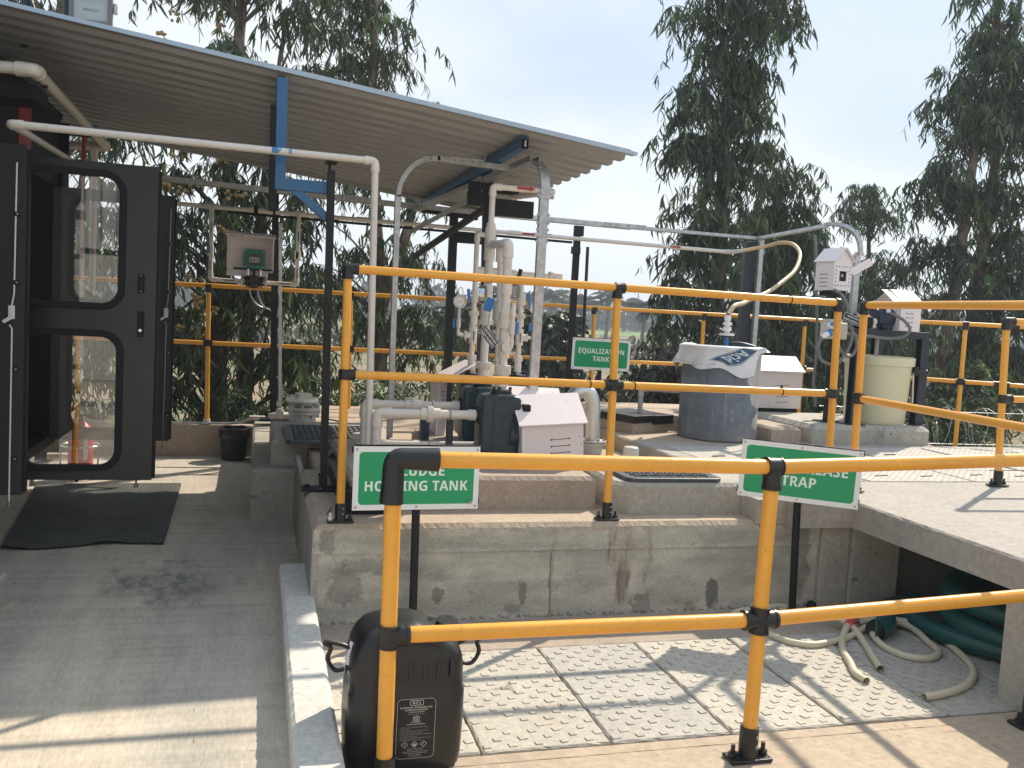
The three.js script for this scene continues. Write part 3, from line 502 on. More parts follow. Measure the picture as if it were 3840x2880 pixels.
// ================================================================ BLACK CABIN AND ITS DOORS
{
  const T = thing('cabin', 'black steel cabin under the canopy with its double doors open', 'cabin', [-1.46, 0.42, -6.4]);
  const m = M.cabin;
  part('wall', [b6(-1.50, -1.455, 0.42, 2.74, -7.46, -7.24, 0.003), b6(-1.50, -1.455, 2.24, 2.74, -7.235, -3.0, 0.003), b6(-4, -1.51, 0.42, 2.74, -7.46, -7.40, 0.003), b6(-4, -3.95, 0.42, 2.74, -7.39, -3, 0.003)], m, T);
  part('roof', b6(-4, -1.45, 2.745, 2.79, -7.5, -3.0, 0.003), m, T); part('floor', b6(-4, -1.46, 0.34, 0.415, -7.46, -3.0, 0.003), m, T);
  part('wall', b6(-1.50, -1.455, 0.42, 2.235, -5.6, -3.0, 0.003), m, T);
  part('bench', [b6(-2.3, -1.62, 0.42, 0.70, -7.3, -6.9, 0.01)], M.brown, T); part('corner_post', b6(-1.52, -1.40, 0.42, 2.72, -7.50, -7.46, 0.004), m, T);
  part('stripe', b6(-1.4545, -1.449, 2.26, 2.66, -6.55, -6.25, 0.001), M.red, T, { label: 'dull red panel beside the dark roof' });
  part('plinth', block(rect(-4, -1.63, -7.6, -3), -0.05, 0.33, 0.012, 0.005), M.grey, T);
  part('drip_shelf', b6(-1.46, -1.16, 2.48, 2.56, -5.62, -5.35, 0.004), M.blackMatt, T);
}
function doorLeaf(label, x0, x1, z, o = {}) {
  const y0 = 0.405, y1 = 2.225, w = x1 - x0, T = thing('door_leaf', label, 'door', [x0, y0, z]);
  const s = rrect(x0, y0, x1, y1, 0.004), wx0 = o.wx0 ?? x0 + 0.15, wx1 = o.wx1 ?? x1 - 0.19;
  const wins = [[1.42, 2.155], [0.485, 1.25]];
  if (!o.solid) for (const [a, b] of wins) s.holes.push(rrect(wx0, a, wx1, b, 0.1, THREE.Path));
  const e = ext(s, 0.042, { bevelEnabled: true, bevelSize: 0.002, bevelThickness: 0.002, bevelSegments: 1 }); e.translate(0, 0, z - 0.021);
  part('panel', e, M.door, T);
  part('edge_strip', [b6(x1 + 0.001, x1 + 0.016, y0 + 0.01, y1 - 0.02, z - 0.03, z + 0.014, 0.003)], M.blackMatt, T);
  if (!o.solid) for (const [a, b] of wins) {
    const r = rrect(wx0 - 0.022, a - 0.022, wx1 + 0.022, b + 0.022, 0.118); r.holes.push(rrect(wx0 + 0.008, a + 0.008, wx1 - 0.008, b - 0.008, 0.092, THREE.Path));
    const gk = ext(r, 0.012, { bevelEnabled: true, bevelSize: 0.004, bevelThickness: 0.004, bevelSegments: 2 }); gk.translate(0, 0, z + 0.026); part('gasket', gk, M.blackMatt, T);
    const pane = new THREE.ShapeGeometry(rrect(wx0 - 0.006, a - 0.006, wx1 + 0.006, b + 0.006, 0.1), 10); pane.translate(0, 0, z + 0.012); part('pane', pane, M.glass, T);
  }
  if (o.handle) {
    part('handle', [b6(x1 - 0.095, x1 - 0.062, 1.50, 1.61, z + 0.028, z + 0.05, 0.008), b6(x1 - 0.089, x1 - 0.068, 1.515, 1.595, z + 0.052, z + 0.058, 0.004)], M.blackMatt, T);
    part('screw', [sph([x1 - 0.0785, 1.60, z + 0.052], 0.004, 1, 1, 0.5, 8), sph([x1 - 0.0785, 1.51, z + 0.052], 0.004, 1, 1, 0.5, 8)], M.steel, T);
    const lk = part('lock', [b6(x1 - 0.095, x1 - 0.058, 1.245, 1.395, z + 0.022, z + 0.032, 0.006)], M.blackMatt, T); part('cylinder', [ringAt([x1 - 0.078, 1.285, z + 0.034], Z1, 0.009, 0.008)], M.steel, lk);
    part('bolt_end', [cyl([x1 - 0.085, y0 - 0.045, z], [x1 - 0.085, y0 + 0.01, z], 0.006), cyl([x1 - 0.085, y0 - 0.05, z], [x1 - 0.085, y0 - 0.028, z], 0.012)], M.bolt, T);
  }
  if (o.rodX) {
    const X = o.rodX, zz = z + 0.034, k = o.dull ? M.bolt : M.whiteBolt;
    part('lock_rod', [cyl([X, 1.46, zz], [X + 0.006, 2.13, zz], 0.0042), cyl([X - 0.012, 0.37, zz], [X - 0.008, 1.28, zz], 0.0042), cyl([X, 1.46, zz], [X - 0.01, 1.40, zz], 0.0042), cyl([X - 0.008, 1.28, zz], [X - 0.02, 1.30, zz], 0.004)], k, T);
    part('latch', [b6(X - 0.026, X + 0.004, 1.33, 1.40, zz - 0.008, zz + 0.004, 0.002), bx(0.042, 0.018, 0.006, [X - 0.03, 1.325, zz + 0.012], [0, 0, 0.6], 0.002), ringAt([X - 0.01, 1.362, zz + 0.006], Z1, 0.009, 0.012)], M.whiteBolt, T);
    for (const y of [1.87, 1.52, 1.07, 0.6]) { const g = part('rod_guide', b6(X - 0.004, X + 0.022, y - 0.012, y + 0.012, z + 0.02, z + 0.04, 0.003), M.blackMatt, T); part('screw', ringAt([X + 0.014, y, z + 0.042], Z1, 0.006, 0.006), M.bolt, g); }
    part('rod_tip', cyl([X - 0.012, 0.345, zz], [X - 0.012, 0.375, zz], 0.009), M.bolt, T);
  }
  return T;
}
M.door = std({ map: tex(512, 512, (u, v) => { const n = fbm(u, v, 4, 5, 600), d = step2(0.6, 0.8, fbm(u, v, 7, 5, 606)), g = fbm(u, v, 90, 2, 608); const k = (0.85 + 0.25 * n) * (0.93 + 0.14 * g); return [mix(0.02 * k, 0.045, d * 0.3), mix(0.0235 * k, 0.045, d * 0.3), mix(0.0275 * k, 0.045, d * 0.3)]; }, true, 1.4), roughness: 0.34 });
doorLeaf('open black door leaf with two rounded windows and a handle', -1.44, -0.583, -5.66, { handle: true, wx0: -1.285, wx1: -0.775 });
doorLeaf('black door edge with a bright lock rod at the left picture edge', -2.05, -1.178, -5.24, { wx0: -1.93, wx1: -1.335, rodX: -1.222 });
doorLeaf('farther open black door leaf with a thin rod behind the front leaf', -1.44, -0.628, -7.2, { rodX: -0.655, wx0: -1.31, wx1: -0.86, dull: true });

{ // mat
  const pts = [[-1.585, -7.48], [-0.552, -7.51], [-0.508, -5.70], [-1.376, -5.62]], v = [], n = 36;
  const q = (s, t) => { const a = [mix(pts[0][0], pts[1][0], s), mix(pts[0][1], pts[1][1], s)], b = [mix(pts[3][0], pts[2][0], s), mix(pts[3][1], pts[2][1], s)]; const e = t > 0.9 ? (t - 0.9) * 10 : 0; return [mix(a[0], b[0], t) , 0.012 + 0.004 * Math.sin(s * 21 + t * 7) * Math.sin(t * 13) + e * 0.014 * Math.max(0, Math.sin(s * 11 + 1)) + (t < 0.02 ? 0.006 : 0), mix(a[1], b[1], t) + e * 0.03 * Math.sin(s * 7)]; };
  for (let i = 0; i < n; i++) for (let j = 0; j < n; j++) { const a = q(i / n, j / n), b = q((i + 1) / n, j / n), c = q((i + 1) / n, (j + 1) / n), d = q(i / n, (j + 1) / n); v.push(...a, ...d, ...c, ...a, ...c, ...b); }
  const g = new THREE.BufferGeometry(); const lo = v.slice(); for (let i = 1; i < lo.length; i += 3) lo[i] -= 0.008; g.setAttribute('position', new THREE.Float32BufferAttribute([...v, ...lo], 3)); g.computeVertexNormals();
  one('door_mat', 'large ribbed black rubber mat lying before the black doors', 'mat', g, std({ map: tex(1024, 1024, (u, v2) => { const lx = Math.abs((u * 26) % 1 - 0.5) > 0.43 ? 0.55 : 1, ly = Math.abs((v2 * 52) % 1 - 0.5) > 0.4 ? 0.6 : 1, n2 = fbm(u, v2, 4, 5, 620), g2 = fbm(u, v2, 30, 3, 626); const k = (0.6 + 0.8 * n2) * (0.8 + 0.4 * g2) * Math.min(lx, ly); return [0.085 * k, 0.095 * k, 0.088 * k]; }, true, 0.9), bumpMap: tex(1024, 1024, (u, v2) => Math.min(1, Math.abs((u * 26) % 1 - 0.5) > 0.43 ? 0 : 1, Math.abs((v2 * 52) % 1 - 0.5) > 0.4 ? 0.2 : 1), false, 0.9), bumpScale: 0.003, roughness: 0.7 }));
}

// ================================================================ PIPES
function pipeThing(name, label, category, pts, r, mat, o = {}) {
  const T = thing(name, label, category, pts[0].isVector3 ? pts[0].toArray() : pts[0]); const [p, f] = run(pts, r);
  for (const g of p) part('pipe', g, mat, T); for (let i = 0; i < f.length; i += 3) part('elbow', f.slice(i, i + 3), mat, T); return T;
}
const arrowGeo = (p, len, h, d = 1, axis = 'x') => { const s = polyShape([[-len / 2, -h * 0.28], [len * 0.2, -h * 0.28], [len * 0.2, -h / 2], [len / 2, 0], [len * 0.2, h / 2], [len * 0.2, h * 0.28], [-len / 2, h * 0.28]].map(([a, b]) => [a * d, b])); const g = ext(s, 0.0012); if (axis === 'y') g.rotateZ(Math.PI / 2); g.translate(...p); return g; };
{
  const T = pipeThing('water_pipe', 'long white pipe passing in front of the blue bracket and turning down', 'pipe', [[-1.30, 2.40, -7.1], [-1.175, 2.272, -4.9], [0.567, 2.267, -4.9], [0.600, 0.50, -4.9]], 0.0188, M.pvc);
  part('paint_mark', cyl([0.035, 2.269, -4.9], [0.135, 2.2688, -4.9], 0.0191, 0.0191, 18), std({ map: tex(256, 64, (u, v) => { const d = Math.abs(u - 0.5) * 2 + (fbm(u, v, 10, 4, 640) - 0.5) * 0.9; const w = 1 - step2(0.35, 0.8, d); return [mix(0.71, 0.05, w), mix(0.665, 0.22, w), mix(0.595, 0.47, w)]; }, true, [0.1, 0.05]), roughness: 0.4 }), T, { label: 'patch of blue overspray on the white pipe' });
}
{
  const T = pipeThing('drain_pipe', 'thick cream pipe bending under the roof above the black cabin', 'pipe', [[-2.4, 2.60, -5.3], [-1.135, 2.60, -5.2], [-1.215, 2.645, -7.95], [-1.62, 2.64, -8.0]], 0.030, M.pvc);
  part('branch', run([[-1.30, 2.64, -7.96], [-1.305, 1.5, -7.98]], 0.024)[0], M.pvc, T);
  part('lagging', [cyl([-1.145, 2.602, -5.42], [-1.15, 2.605, -5.5], 0.0315)], M.blackMatt, T);
  part('support', b6(-1.62, -1.22, 2.70, 2.745, -7.9, -7.85, 0.002), M.blackMatt, T);
}
{
  const T = thing('red_pipe', 'thin red pipe with a blue valve behind the black cabin', 'pipe', [-1.36, 1.9, -7.9]);
  part('pipe', cyl([-1.37, 1.6, -7.85], [-1.365, 2.78, -7.85], 0.016), M.red, T); part('handle', [b6(-1.30, -1.265, 2.72, 2.79, -7.85, -7.82, 0.004)], M.valveBlue, T);
}
const PR = thing('pipe_line', 'cream pipe line along the back with black rail beneath it', 'pipe', [-0.75, 2.3, -8.5]);
part('pipe', cyl([-1.2, 2.30, -8.5], [4.66, 2.262, -8.5], 0.0195, 0.0195, 18), M.pvc, PR);
for (const x of [-0.43, -0.05, 0.316, 0.9, 2.35]) part('coupling', ringAt([x, 2.298 - (x + 0.4) * 0.007, -8.5], X1, 0.0245, x > 0.5 || x === -0.05 ? 0.13 : 0.11), M.pvc, PR);
part('support_rail', bar([-0.3, 2.262, -8.52], [2.95, 2.235, -8.52], 0.03, 0.022), M.blackMatt, PR);
part('arrow', arrowGeo([2.5, 2.278, -8.478], 0.15, 0.034), M.red, PR); part('arrow', arrowGeo([4.05, 2.268, -8.478], 0.12, 0.03), M.red, PR);
part('reducer', [cyl([4.62, 2.262, -8.5], [4.70, 2.264, -8.49], 0.025), cyl([4.70, 2.264, -8.49], [4.80, 2.284, -8.45], 0.024, 0.018)], M.pvcGrey, PR);
part('clip', [ringAt([0.1, 2.294, -8.5], X1, 0.022, 0.02), b6(-0.075, -0.04, 2.255, 2.335, -8.478, -8.474, 0.001)], M.blackMatt, PR);
{ // cable tray line at the back with its arc
  const T = thing('cable_tray', 'galvanised cable tray running along the back and arching down on the right', 'cable tray', [0, 2.4, -8.6]);
  const chan = (a, b, w, h) => { const d = DIR(a, b), up = V3([0, 1, 0]), s = new THREE.Vector3().crossVectors(up, d).normalize(); a = V3(a); b = V3(b); const o = (v, k) => v.clone().addScaledVector(s, k * (w / 2 - 0.002)); return [bar(a.clone().setY(a.y - h / 2), b.clone().setY(b.y - h / 2), w, 0.003, Y1, 0), bar(o(a, 1), o(b, 1), 0.003, h, Y1, 0), bar(o(a, -1), o(b, -1), 0.003, h, Y1, 0)]; };
  part('channel', chan([-1.3, 2.525, -8.6], [1.75, 2.455, -8.6], 0.08, 0.044), M.galv, T);
  part('channel', chan([1.75, 2.455, -8.6], [3.6, 2.44, -8.6], 0.08, 0.044), M.galv, T);
  part('channel', chan([3.6, 2.44, -8.6], [5.06, 2.437, -8.6], 0.07, 0.03), M.galv, T);
  part('channel', chan([5.06, 2.437, -8.6], [4.66, 2.40, -6.85], 0.06, 0.03), M.galv, T);
  part('splice_plate', [b6(3.3, 3.75, 2.425, 2.466, -8.556, -8.552, 0.001), b6(0.55, 0.9, 2.47, 2.505, -8.557, -8.553, 0.001)], M.galv, T);
  for (const x of [3.36, 3.42, 3.55, 3.66, 3.72, 0.62, 0.7, 0.8]) part('bolt', ringAt([x, x > 2 ? 2.447 : 2.487, -8.548], Z1, 0.008, 0.01), M.bolt, T);
  const arc = (c) => { const n = 22, v = []; const w = 0.058; for (let i = 0; i <= n; i++) { const p = c.getPoint(i / n), t = c.getTangent(i / n), s = new THREE.Vector3(0.35, 0, -0.9).normalize(), nrm = new THREE.Vector3().crossVectors(t, s).normalize(); v.push([p, s, nrm]); } const q = []; const quad = (A, B, C, D) => q.push(...A.toArray(), ...B.toArray(), ...C.toArray(), ...A.toArray(), ...C.toArray(), ...D.toArray()); for (let i = 0; i < n; i++) { const [p, s, m] = v[i], [p2, s2, m2] = v[i + 1]; const P = (o, a, b, k, l) => o.clone().addScaledVector(a, k).addScaledVector(b, l); quad(P(p, s, m, w / 2, 0), P(p, s, m, -w / 2, 0), P(p2, s2, m2, -w / 2, 0), P(p2, s2, m2, w / 2, 0)); for (const k of [1, -1]) quad(P(p, s, m, k * w / 2, 0), P(p, s, m, k * w / 2, 0.03), P(p2, s2, m2, k * w / 2, 0.03), P(p2, s2, m2, k * w / 2, 0)); } const g = new THREE.BufferGeometry(); g.setAttribute('position', new THREE.Float32BufferAttribute(q, 3)); g.computeVertexNormals(); return g; };
  part('bend', arc(new THREE.CubicBezierCurve3(V3([4.66, 2.40, -6.85]), V3([4.76, 2.41, -6.68]), V3([4.835, 2.34, -6.6]), V3([4.832, 2.15, -6.6]))), M.galv, T);
  part('drop', [b6(4.81, 4.862, 1.52, 2.16, -6.605, -6.60, 0), b6(4.81, 4.813, 1.52, 2.16, -6.64, -6.605, 0), b6(4.859, 4.862, 1.52, 2.16, -6.64, -6.605, 0)], M.galv, T);
  part('strap', [b6(4.79, 4.885, 2.145, 2.175, -6.597, -6.592, 0.001)], M.galv, T);
  part('mast', [b6(5.05, 5.10, 0.60, 2.42, -8.56, -8.553, 0), b6(5.05, 5.053, 0.6, 2.42, -8.60, -8.56, 0)], M.galv, T);
  part('drop', [bar([0.838, 0.66, -5.8], [0.822, 2.21, -5.8], 0.034, 0.05, Z1, 0.001)], M.galv, T);
  const tr = (pts, w, h) => { const c = new THREE.CatmullRomCurve3(pts.map(V3)), n = 24, g = []; for (let i = 0; i < n; i++) g.push(bar(c.getPoint(i / n), c.getPoint((i + 1.02) / n), w, h, Z1, 0)); return g; };
  part('bend', tr([[0.822, 2.20, -5.8], [0.838, 2.29, -5.8], [0.90, 2.39, -5.8], [0.98, 2.445, -5.8], [1.08, 2.462, -5.8]], 0.03, 0.05), M.galv, T);
  part('channel', bar([1.06, 2.463, -5.8], [1.575, 2.445, -5.8], 0.05, 0.034), M.galv, T); part('splice_plate', [b6(1.14, 1.36, 2.438, 2.48, -5.772, -5.769, 0.001)], M.galv, T);
  for (const x of [1.17, 1.23, 1.29, 1.34]) part('bolt', ringAt([x, 2.458, -5.766], Z1, 0.009, 0.008), M.bolt, T); part('clip', [hexBolt([1.37, 2.46, -5.78], 0.012, 0.04), hexBolt([1.02, 2.45, -5.78], 0.009, 0.035)], M.bolt, T);
  part('channel', chan([1.59, 2.452, -5.38], [1.40, 2.43, -8.55], 0.06, 0.035), M.galv, T);
  part('rail_angle', bar([1.52, 2.36, -6.4], [1.32, 2.2, -8.4], 0.03, 0.03), M.galv, T);
  part('drop', [b6(1.616, 1.672, 1.012, 2.235, -5.303, -5.30, 0), b6(1.616, 1.619, 1.012, 2.235, -5.335, -5.303, 0), b6(1.669, 1.672, 1.012, 2.235, -5.335, -5.303, 0)], M.galv, T);
  { const n = 16, g = []; const c = new THREE.CubicBezierCurve3(V3([1.644, 2.23, -5.302]), V3([1.644, 2.36, -5.302]), V3([1.62, 2.43, -5.33]), V3([1.60, 2.437, -5.42])); for (let i = 0; i < n; i++) g.push(bar(c.getPoint(i / n), c.getPoint((i + 1.04) / n), 0.056, 0.022, i < 9 ? Z1 : Y1, 0)); part('bend', g, M.galv, T); }
  part('strap', [b6(1.592, 1.70, 2.205, 2.232, -5.298, -5.293, 0.001), b6(1.588, 1.70, 1.975, 1.998, -5.298, -5.293, 0.001)], M.galv, T); part('bolt', [ringAt([1.606, 2.218, -5.29], Z1, 0.008, 0.01), ringAt([1.688, 2.218, -5.29], Z1, 0.008, 0.01)], M.bolt, T);
  { const g = []; for (const s of [1.612, 1.676]) for (const y of [2.11, 2.06, 2.02, 1.95]) g.push(bx(0.014, 0.014, 0.02, [s, y, -5.31], [0, 0, 0.785], 0)); part('clip', g, M.galv, T); }
  part('floor_conduit', ribbedHose([[0.838, 0.68, -5.8], [0.80, 0.60, -5.72], [0.78, 0.56, -5.65]], 0.012, 0.008, 0.2), M.conduit, T);
}
// ================================================================ FLOW METER ON ITS PIPE LOOP
{
  const T = pipeThing('pipe_loop', 'cream pipe loop hanging from the back pipe around the flow meter', 'pipe', [[-0.43, 2.29, -8.46], [-0.42, 1.655, -8.40], [0.317, 1.655, -8.40], [0.316, 2.28, -8.46]], 0.0178, M.pvc);
  part('valve', [cyl([-0.427, 1.86, -8.42], [-0.427, 1.95, -8.42], 0.026), cyl([0.316, 1.88, -8.42], [0.316, 1.96, -8.42], 0.027)], M.pvc, T);
  part('handle', b6(-0.452, -0.432, 1.88, 1.965, -8.39, -8.37, 0.004), M.valveBlue, T);
  for (const y of [2.11, 1.78]) { part('arrow', arrowGeo([-0.428, y, -8.383], 0.09, 0.018, 1, 'y'), M.conduit, T); part('arrow', arrowGeo([0.316, y - 0.03, -8.383], 0.09, 0.018, -1, 'y'), M.conduit, T); }
  part('arrow', arrowGeo([-0.27, 1.655, -8.381], 0.1, 0.018, -1), M.conduit, T); part('arrow', arrowGeo([0.20, 1.655, -8.381], 0.1, 0.018, -1), M.conduit, T);
  part('tag', b6(0.30, 0.318, 1.885, 1.945, -8.39, -8.386, 0.001), M.blackMatt, T);
  const F = thing('flow_meter', 'black flow meter body with teal display on white weather hood', 'flow meter', [-0.055, 1.6, -8.38]);
  part('body', [ringAt([-0.055, 1.655, -8.38], X1, 0.045, 0.10), b6(-0.098, -0.012, 1.60, 1.71, -8.42, -8.34, 0.012), ringAt([-0.115, 1.655, -8.39], X1, 0.052, 0.014), ringAt([0.008, 1.655, -8.39], X1, 0.052, 0.014), cyl([-0.055, 1.70, -8.38], [-0.055, 1.775, -8.36], 0.012), cyl([-0.13, 1.66, -8.38], [0.02, 1.66, -8.38], 0.03)], M.joint, F);
  part('flange', [ringAt([-0.155, 1.655, -8.40], X1, 0.056, 0.018), ringAt([0.048, 1.655, -8.40], X1, 0.056, 0.018)], M.pvc, F);
  part('arrow', arrowGeo([-0.055, 1.658, -8.338], 0.05, 0.026, -1), M.galv, F);
  const e = ext((() => { const s = rrect(-0.143, 1.772, 0.031, 1.936, 0.012); s.holes.push(rrect(-0.115, 1.80, 0.002, 1.905, 0.006, THREE.Path)); return s; })(), 0.03, { bevelEnabled: true, bevelSize: 0.003, bevelThickness: 0.003, bevelSegments: 2 }); e.translate(0, 0, -8.35);
  const hsg = part('display_housing', [e], M.teal, F); part('display', [b6(-0.118, 0.004, 1.798, 1.908, -8.36, -8.332, 0.002)], M.darkGlass, hsg);
  part('keypad', [b6(-0.10, -0.012, 1.825, 1.87, -8.331, -8.327, 0.002)], M.pvcGrey, hsg); part('button', [ringAt([-0.085, 1.845, -8.326], Z1, 0.007, 0.006), ringAt([-0.056, 1.845, -8.326], Z1, 0.007, 0.006), ringAt([-0.027, 1.845, -8.326], Z1, 0.007, 0.006)], M.blackMatt, hsg);
  for (const [x, y] of [[-0.13, 1.785], [0.018, 1.785], [-0.13, 1.923], [0.018, 1.923]]) part('screw', sph([x, y, -8.317], 0.006, 1, 1, 0.5, 8), M.white, hsg);
  part('weather_hood', [b6(-0.285, 0.105, 1.745, 2.05, -8.405, -8.395, 0.002), b6(-0.285, -0.275, 1.76, 2.05, -8.39, -8.25, 0.002), b6(0.098, 0.108, 1.76, 2.05, -8.39, -8.25, 0.002), bx(0.42, 0.012, 0.19, [-0.088, 2.062, -8.30], [0.18, 0, -0.03], 0.002), b6(-0.29, 0.06, 1.70, 1.744, -8.40, -8.39, 0.002)], M.pink, F);
  part('bracket', b6(-0.23, 0.16, 1.757, 1.772, -8.385, -8.36, 0.002), M.blackMatt, F);
  part('gland', [cyl([-0.108, 1.71, -8.34], [-0.108, 1.765, -8.34], 0.013), cyl([-0.002, 1.71, -8.34], [-0.002, 1.765, -8.34], 0.013)], M.steel, F);
  part('conduit', [ribbedHose([[-0.09, 1.60, -8.35], [-0.075, 1.53, -8.34], [-0.02, 1.455, -8.38], [0.085, 1.42, -8.5]], 0.008, 0.006, 0.25)], M.galv, F);
  part('conduit', [ribbedHose([[-0.02, 1.61, -8.35], [-0.01, 1.53, -8.34], [0.03, 1.45, -8.38], [0.095, 1.41, -8.5]], 0.008, 0.006, 0.25)], M.galv, F);
  part('conduit', [ribbedHose([[0.16, 1.60, -8.5], [0.175, 1.5, -8.5], [0.165, 1.4, -8.52], [0.16, 1.35, -8.55]], 0.007, 0.006, 0.25)], M.galv, F);
}
{
  const T = thing('conduit', 'galvanised conduit along the far low wall rising to a white duct end', 'conduit', [-0.9, 0.3, -8.93]);
  part('pipe', cyl([-3.5, 0.312, -8.93], [-0.25, 0.312, -8.93], 0.012), M.galv, T);
  part('flex', ribbedHose([[-0.25, 0.312, -8.93], [-0.15, 0.322, -8.93], [-0.03, 0.36, -8.93], [0.09, 0.378, -8.93]], 0.013, 0.01, 0.15), M.galv, T);
  part('duct_end', b6(-0.06, 0.085, 0.362, 0.395, -8.92, -8.86, 0.003), M.beige, T); part('saddle', ringAt([-0.45, 0.312, -8.93], X1, 0.017, 0.02), M.steel, T);
}
// ================================================================ BIN, FIRE EXTINGUISHER
{
  const T = thing('waste_bin', 'small black round waste bin by the far low wall', 'bin', [-0.19, 0, -8.72]);
  const p = lathe([[0.001, 0.006], [0.10, 0.006], [0.104, 0.01], [0.13, 0.285], [0.136, 0.288], [0.136, 0.30], [0.128, 0.30], [0.098, 0.02], [0.001, 0.02]], 40); p.translate(-0.19, 0, -8.72); part('body', p, M.blackMatt, T);
  const l = lathe([[0.139, 0.22], [0.142, 0.30], [0.135, 0.308], [0.128, 0.30], [0.11, 0.1]], 40), q = l.attributes.position; for (let i = 0; i < q.count; i++) { const a = Math.atan2(q.getZ(i), q.getX(i)), k = 1 + 0.02 * Math.sin(a * 17) + 0.02 * Math.sin(a * 7 + 1); q.setX(i, q.getX(i) * k); q.setZ(i, q.getZ(i) * k); q.setY(i, q.getY(i) + 0.004 * Math.sin(a * 5)); } l.computeVertexNormals(); l.translate(-0.19, 0, -8.72); part('liner', l, M.darkGlass, T);
}
{
  const c = [-1.335, -7.78], T = thing('fire_extinguisher', 'red fire extinguisher seen through the lower glass of the front door', 'fire extinguisher', [c[0], 0.02, c[1]]);
  const b = lathe([[0.001, 0.03], [0.085, 0.03], [0.092, 0.04], [0.092, 0.36], [0.08, 0.41], [0.04, 0.45], [0.025, 0.46], [0.001, 0.46]], 32); b.translate(c[0], 0, c[1]); part('cylinder', b, M.red, T);
  part('valve', [cyl([c[0], 0.46, c[1]], [c[0], 0.51, c[1]], 0.02), b6(c[0] - 0.02, c[0] + 0.09, 0.5, 0.52, c[1] - 0.01, c[1] + 0.01, 0.003)], M.blackMatt, T);
  part('label', b6(c[0] + 0.035, c[0] + 0.065, 0.16, 0.36, c[1] + 0.083, c[1] + 0.086, 0), M.white, T);
  const S = thing('extinguisher_stand', 'chrome wire stand around the red fire extinguisher', 'stand', [c[0], 0, c[1]]);
  part('ring', place(new THREE.TorusGeometry(0.145, 0.007, 8, 36), [c[0], 0.27, c[1]], [Math.PI / 2, 0, 0]), M.steel, S); part('base_ring', place(new THREE.TorusGeometry(0.135, 0.006, 8, 36), [c[0], 0.03, c[1]], [Math.PI / 2, 0, 0]), M.steel, S);
  for (const a of [0.35, 1.57, 2.8, 4.7]) { const x = c[0] + 0.146 * Math.cos(a), z = c[1] + 0.146 * Math.sin(a); part('leg', cyl([x, 0, z], [x, 0.275, z], 0.007), M.steel, S); part('foot', cyl([x, 0, z], [x, 0.03, z], 0.012), M.blackMatt, S); }
  pipeThing('drain_stub', 'short white pipe stub low on the ground beside the extinguisher', 'pipe', [[-1.62, 0.14, -8.0], [-1.40, 0.14, -8.0]], 0.028, M.pvc);
}
// ================================================================ SIGNS
function board(T, w, h, c, yaw, roll, lines, span) {
  const q = new THREE.Quaternion().setFromEuler(new THREE.Euler(0, yaw, roll, 'YXZ')), mat4 = new THREE.Matrix4().compose(V3(c), q, new THREE.Vector3(1, 1, 1));
  const t = canvasTex(1024, 512, (x, W, H) => {
    x.fillStyle = '#e9ebe8'; x.fillRect(0, 0, W, H); x.fillStyle = '#0b9a63'; x.beginPath(); const r = 34, a = 44, b = 44; x.roundRect(a, b, W - 2 * a, H - 2 * b, r); x.fill();
    x.fillStyle = '#e6efe6'; x.textAlign = 'center'; x.textBaseline = 'middle'; x.font = 'bold 100px sans-serif'; const wide = Math.max(...lines.map(([s]) => x.measureText(s).width)); x.font = `bold ${Math.round(100 * span * W / wide)}px sans-serif`;
    lines.forEach(([s, px, py]) => x.fillText(s, px * W, py * H));
  });
  const face = new THREE.PlaneGeometry(w, h); face.translate(0, 0, 0.0026); face.applyMatrix4(mat4);
  const back = bx(w, h, 0.004, [0, 0, 0], [0, 0, 0], 0); back.applyMatrix4(mat4);
  part('backing', [back], M.white, T); part('face', face, std({ map: t, roughness: 0.35 }), T, { keepUV: true });
  const fr = [b6(-w / 2 - 0.006, w / 2 + 0.006, h / 2 - 0.03, h / 2 - 0.004, -0.022, -0.003, 0.001), b6(-w / 2 - 0.006, w / 2 + 0.006, -h / 2 + 0.02, -h / 2 + 0.05, -0.022, -0.003, 0.001), b6(-w / 2 + 0.003, w / 2 + 0.006, h / 2 + 0.0005, h / 2 + 0.005, -0.022, 0.001, 0)]; fr.forEach((g) => g.applyMatrix4(mat4)); part('frame', fr, M.blackMatt, T);
  for (const [x, y] of [[-1, 1], [1, 1], [-1, -1], [1, -1], [0, 1], [0, -1]]) { const g = ringAt([x * (w / 2 - 0.014), y * (h / 2 - 0.014), 0.004], Z1, 0.005, 0.004); g.applyMatrix4(mat4); part('rivet', g, M.bolt, T); }
}
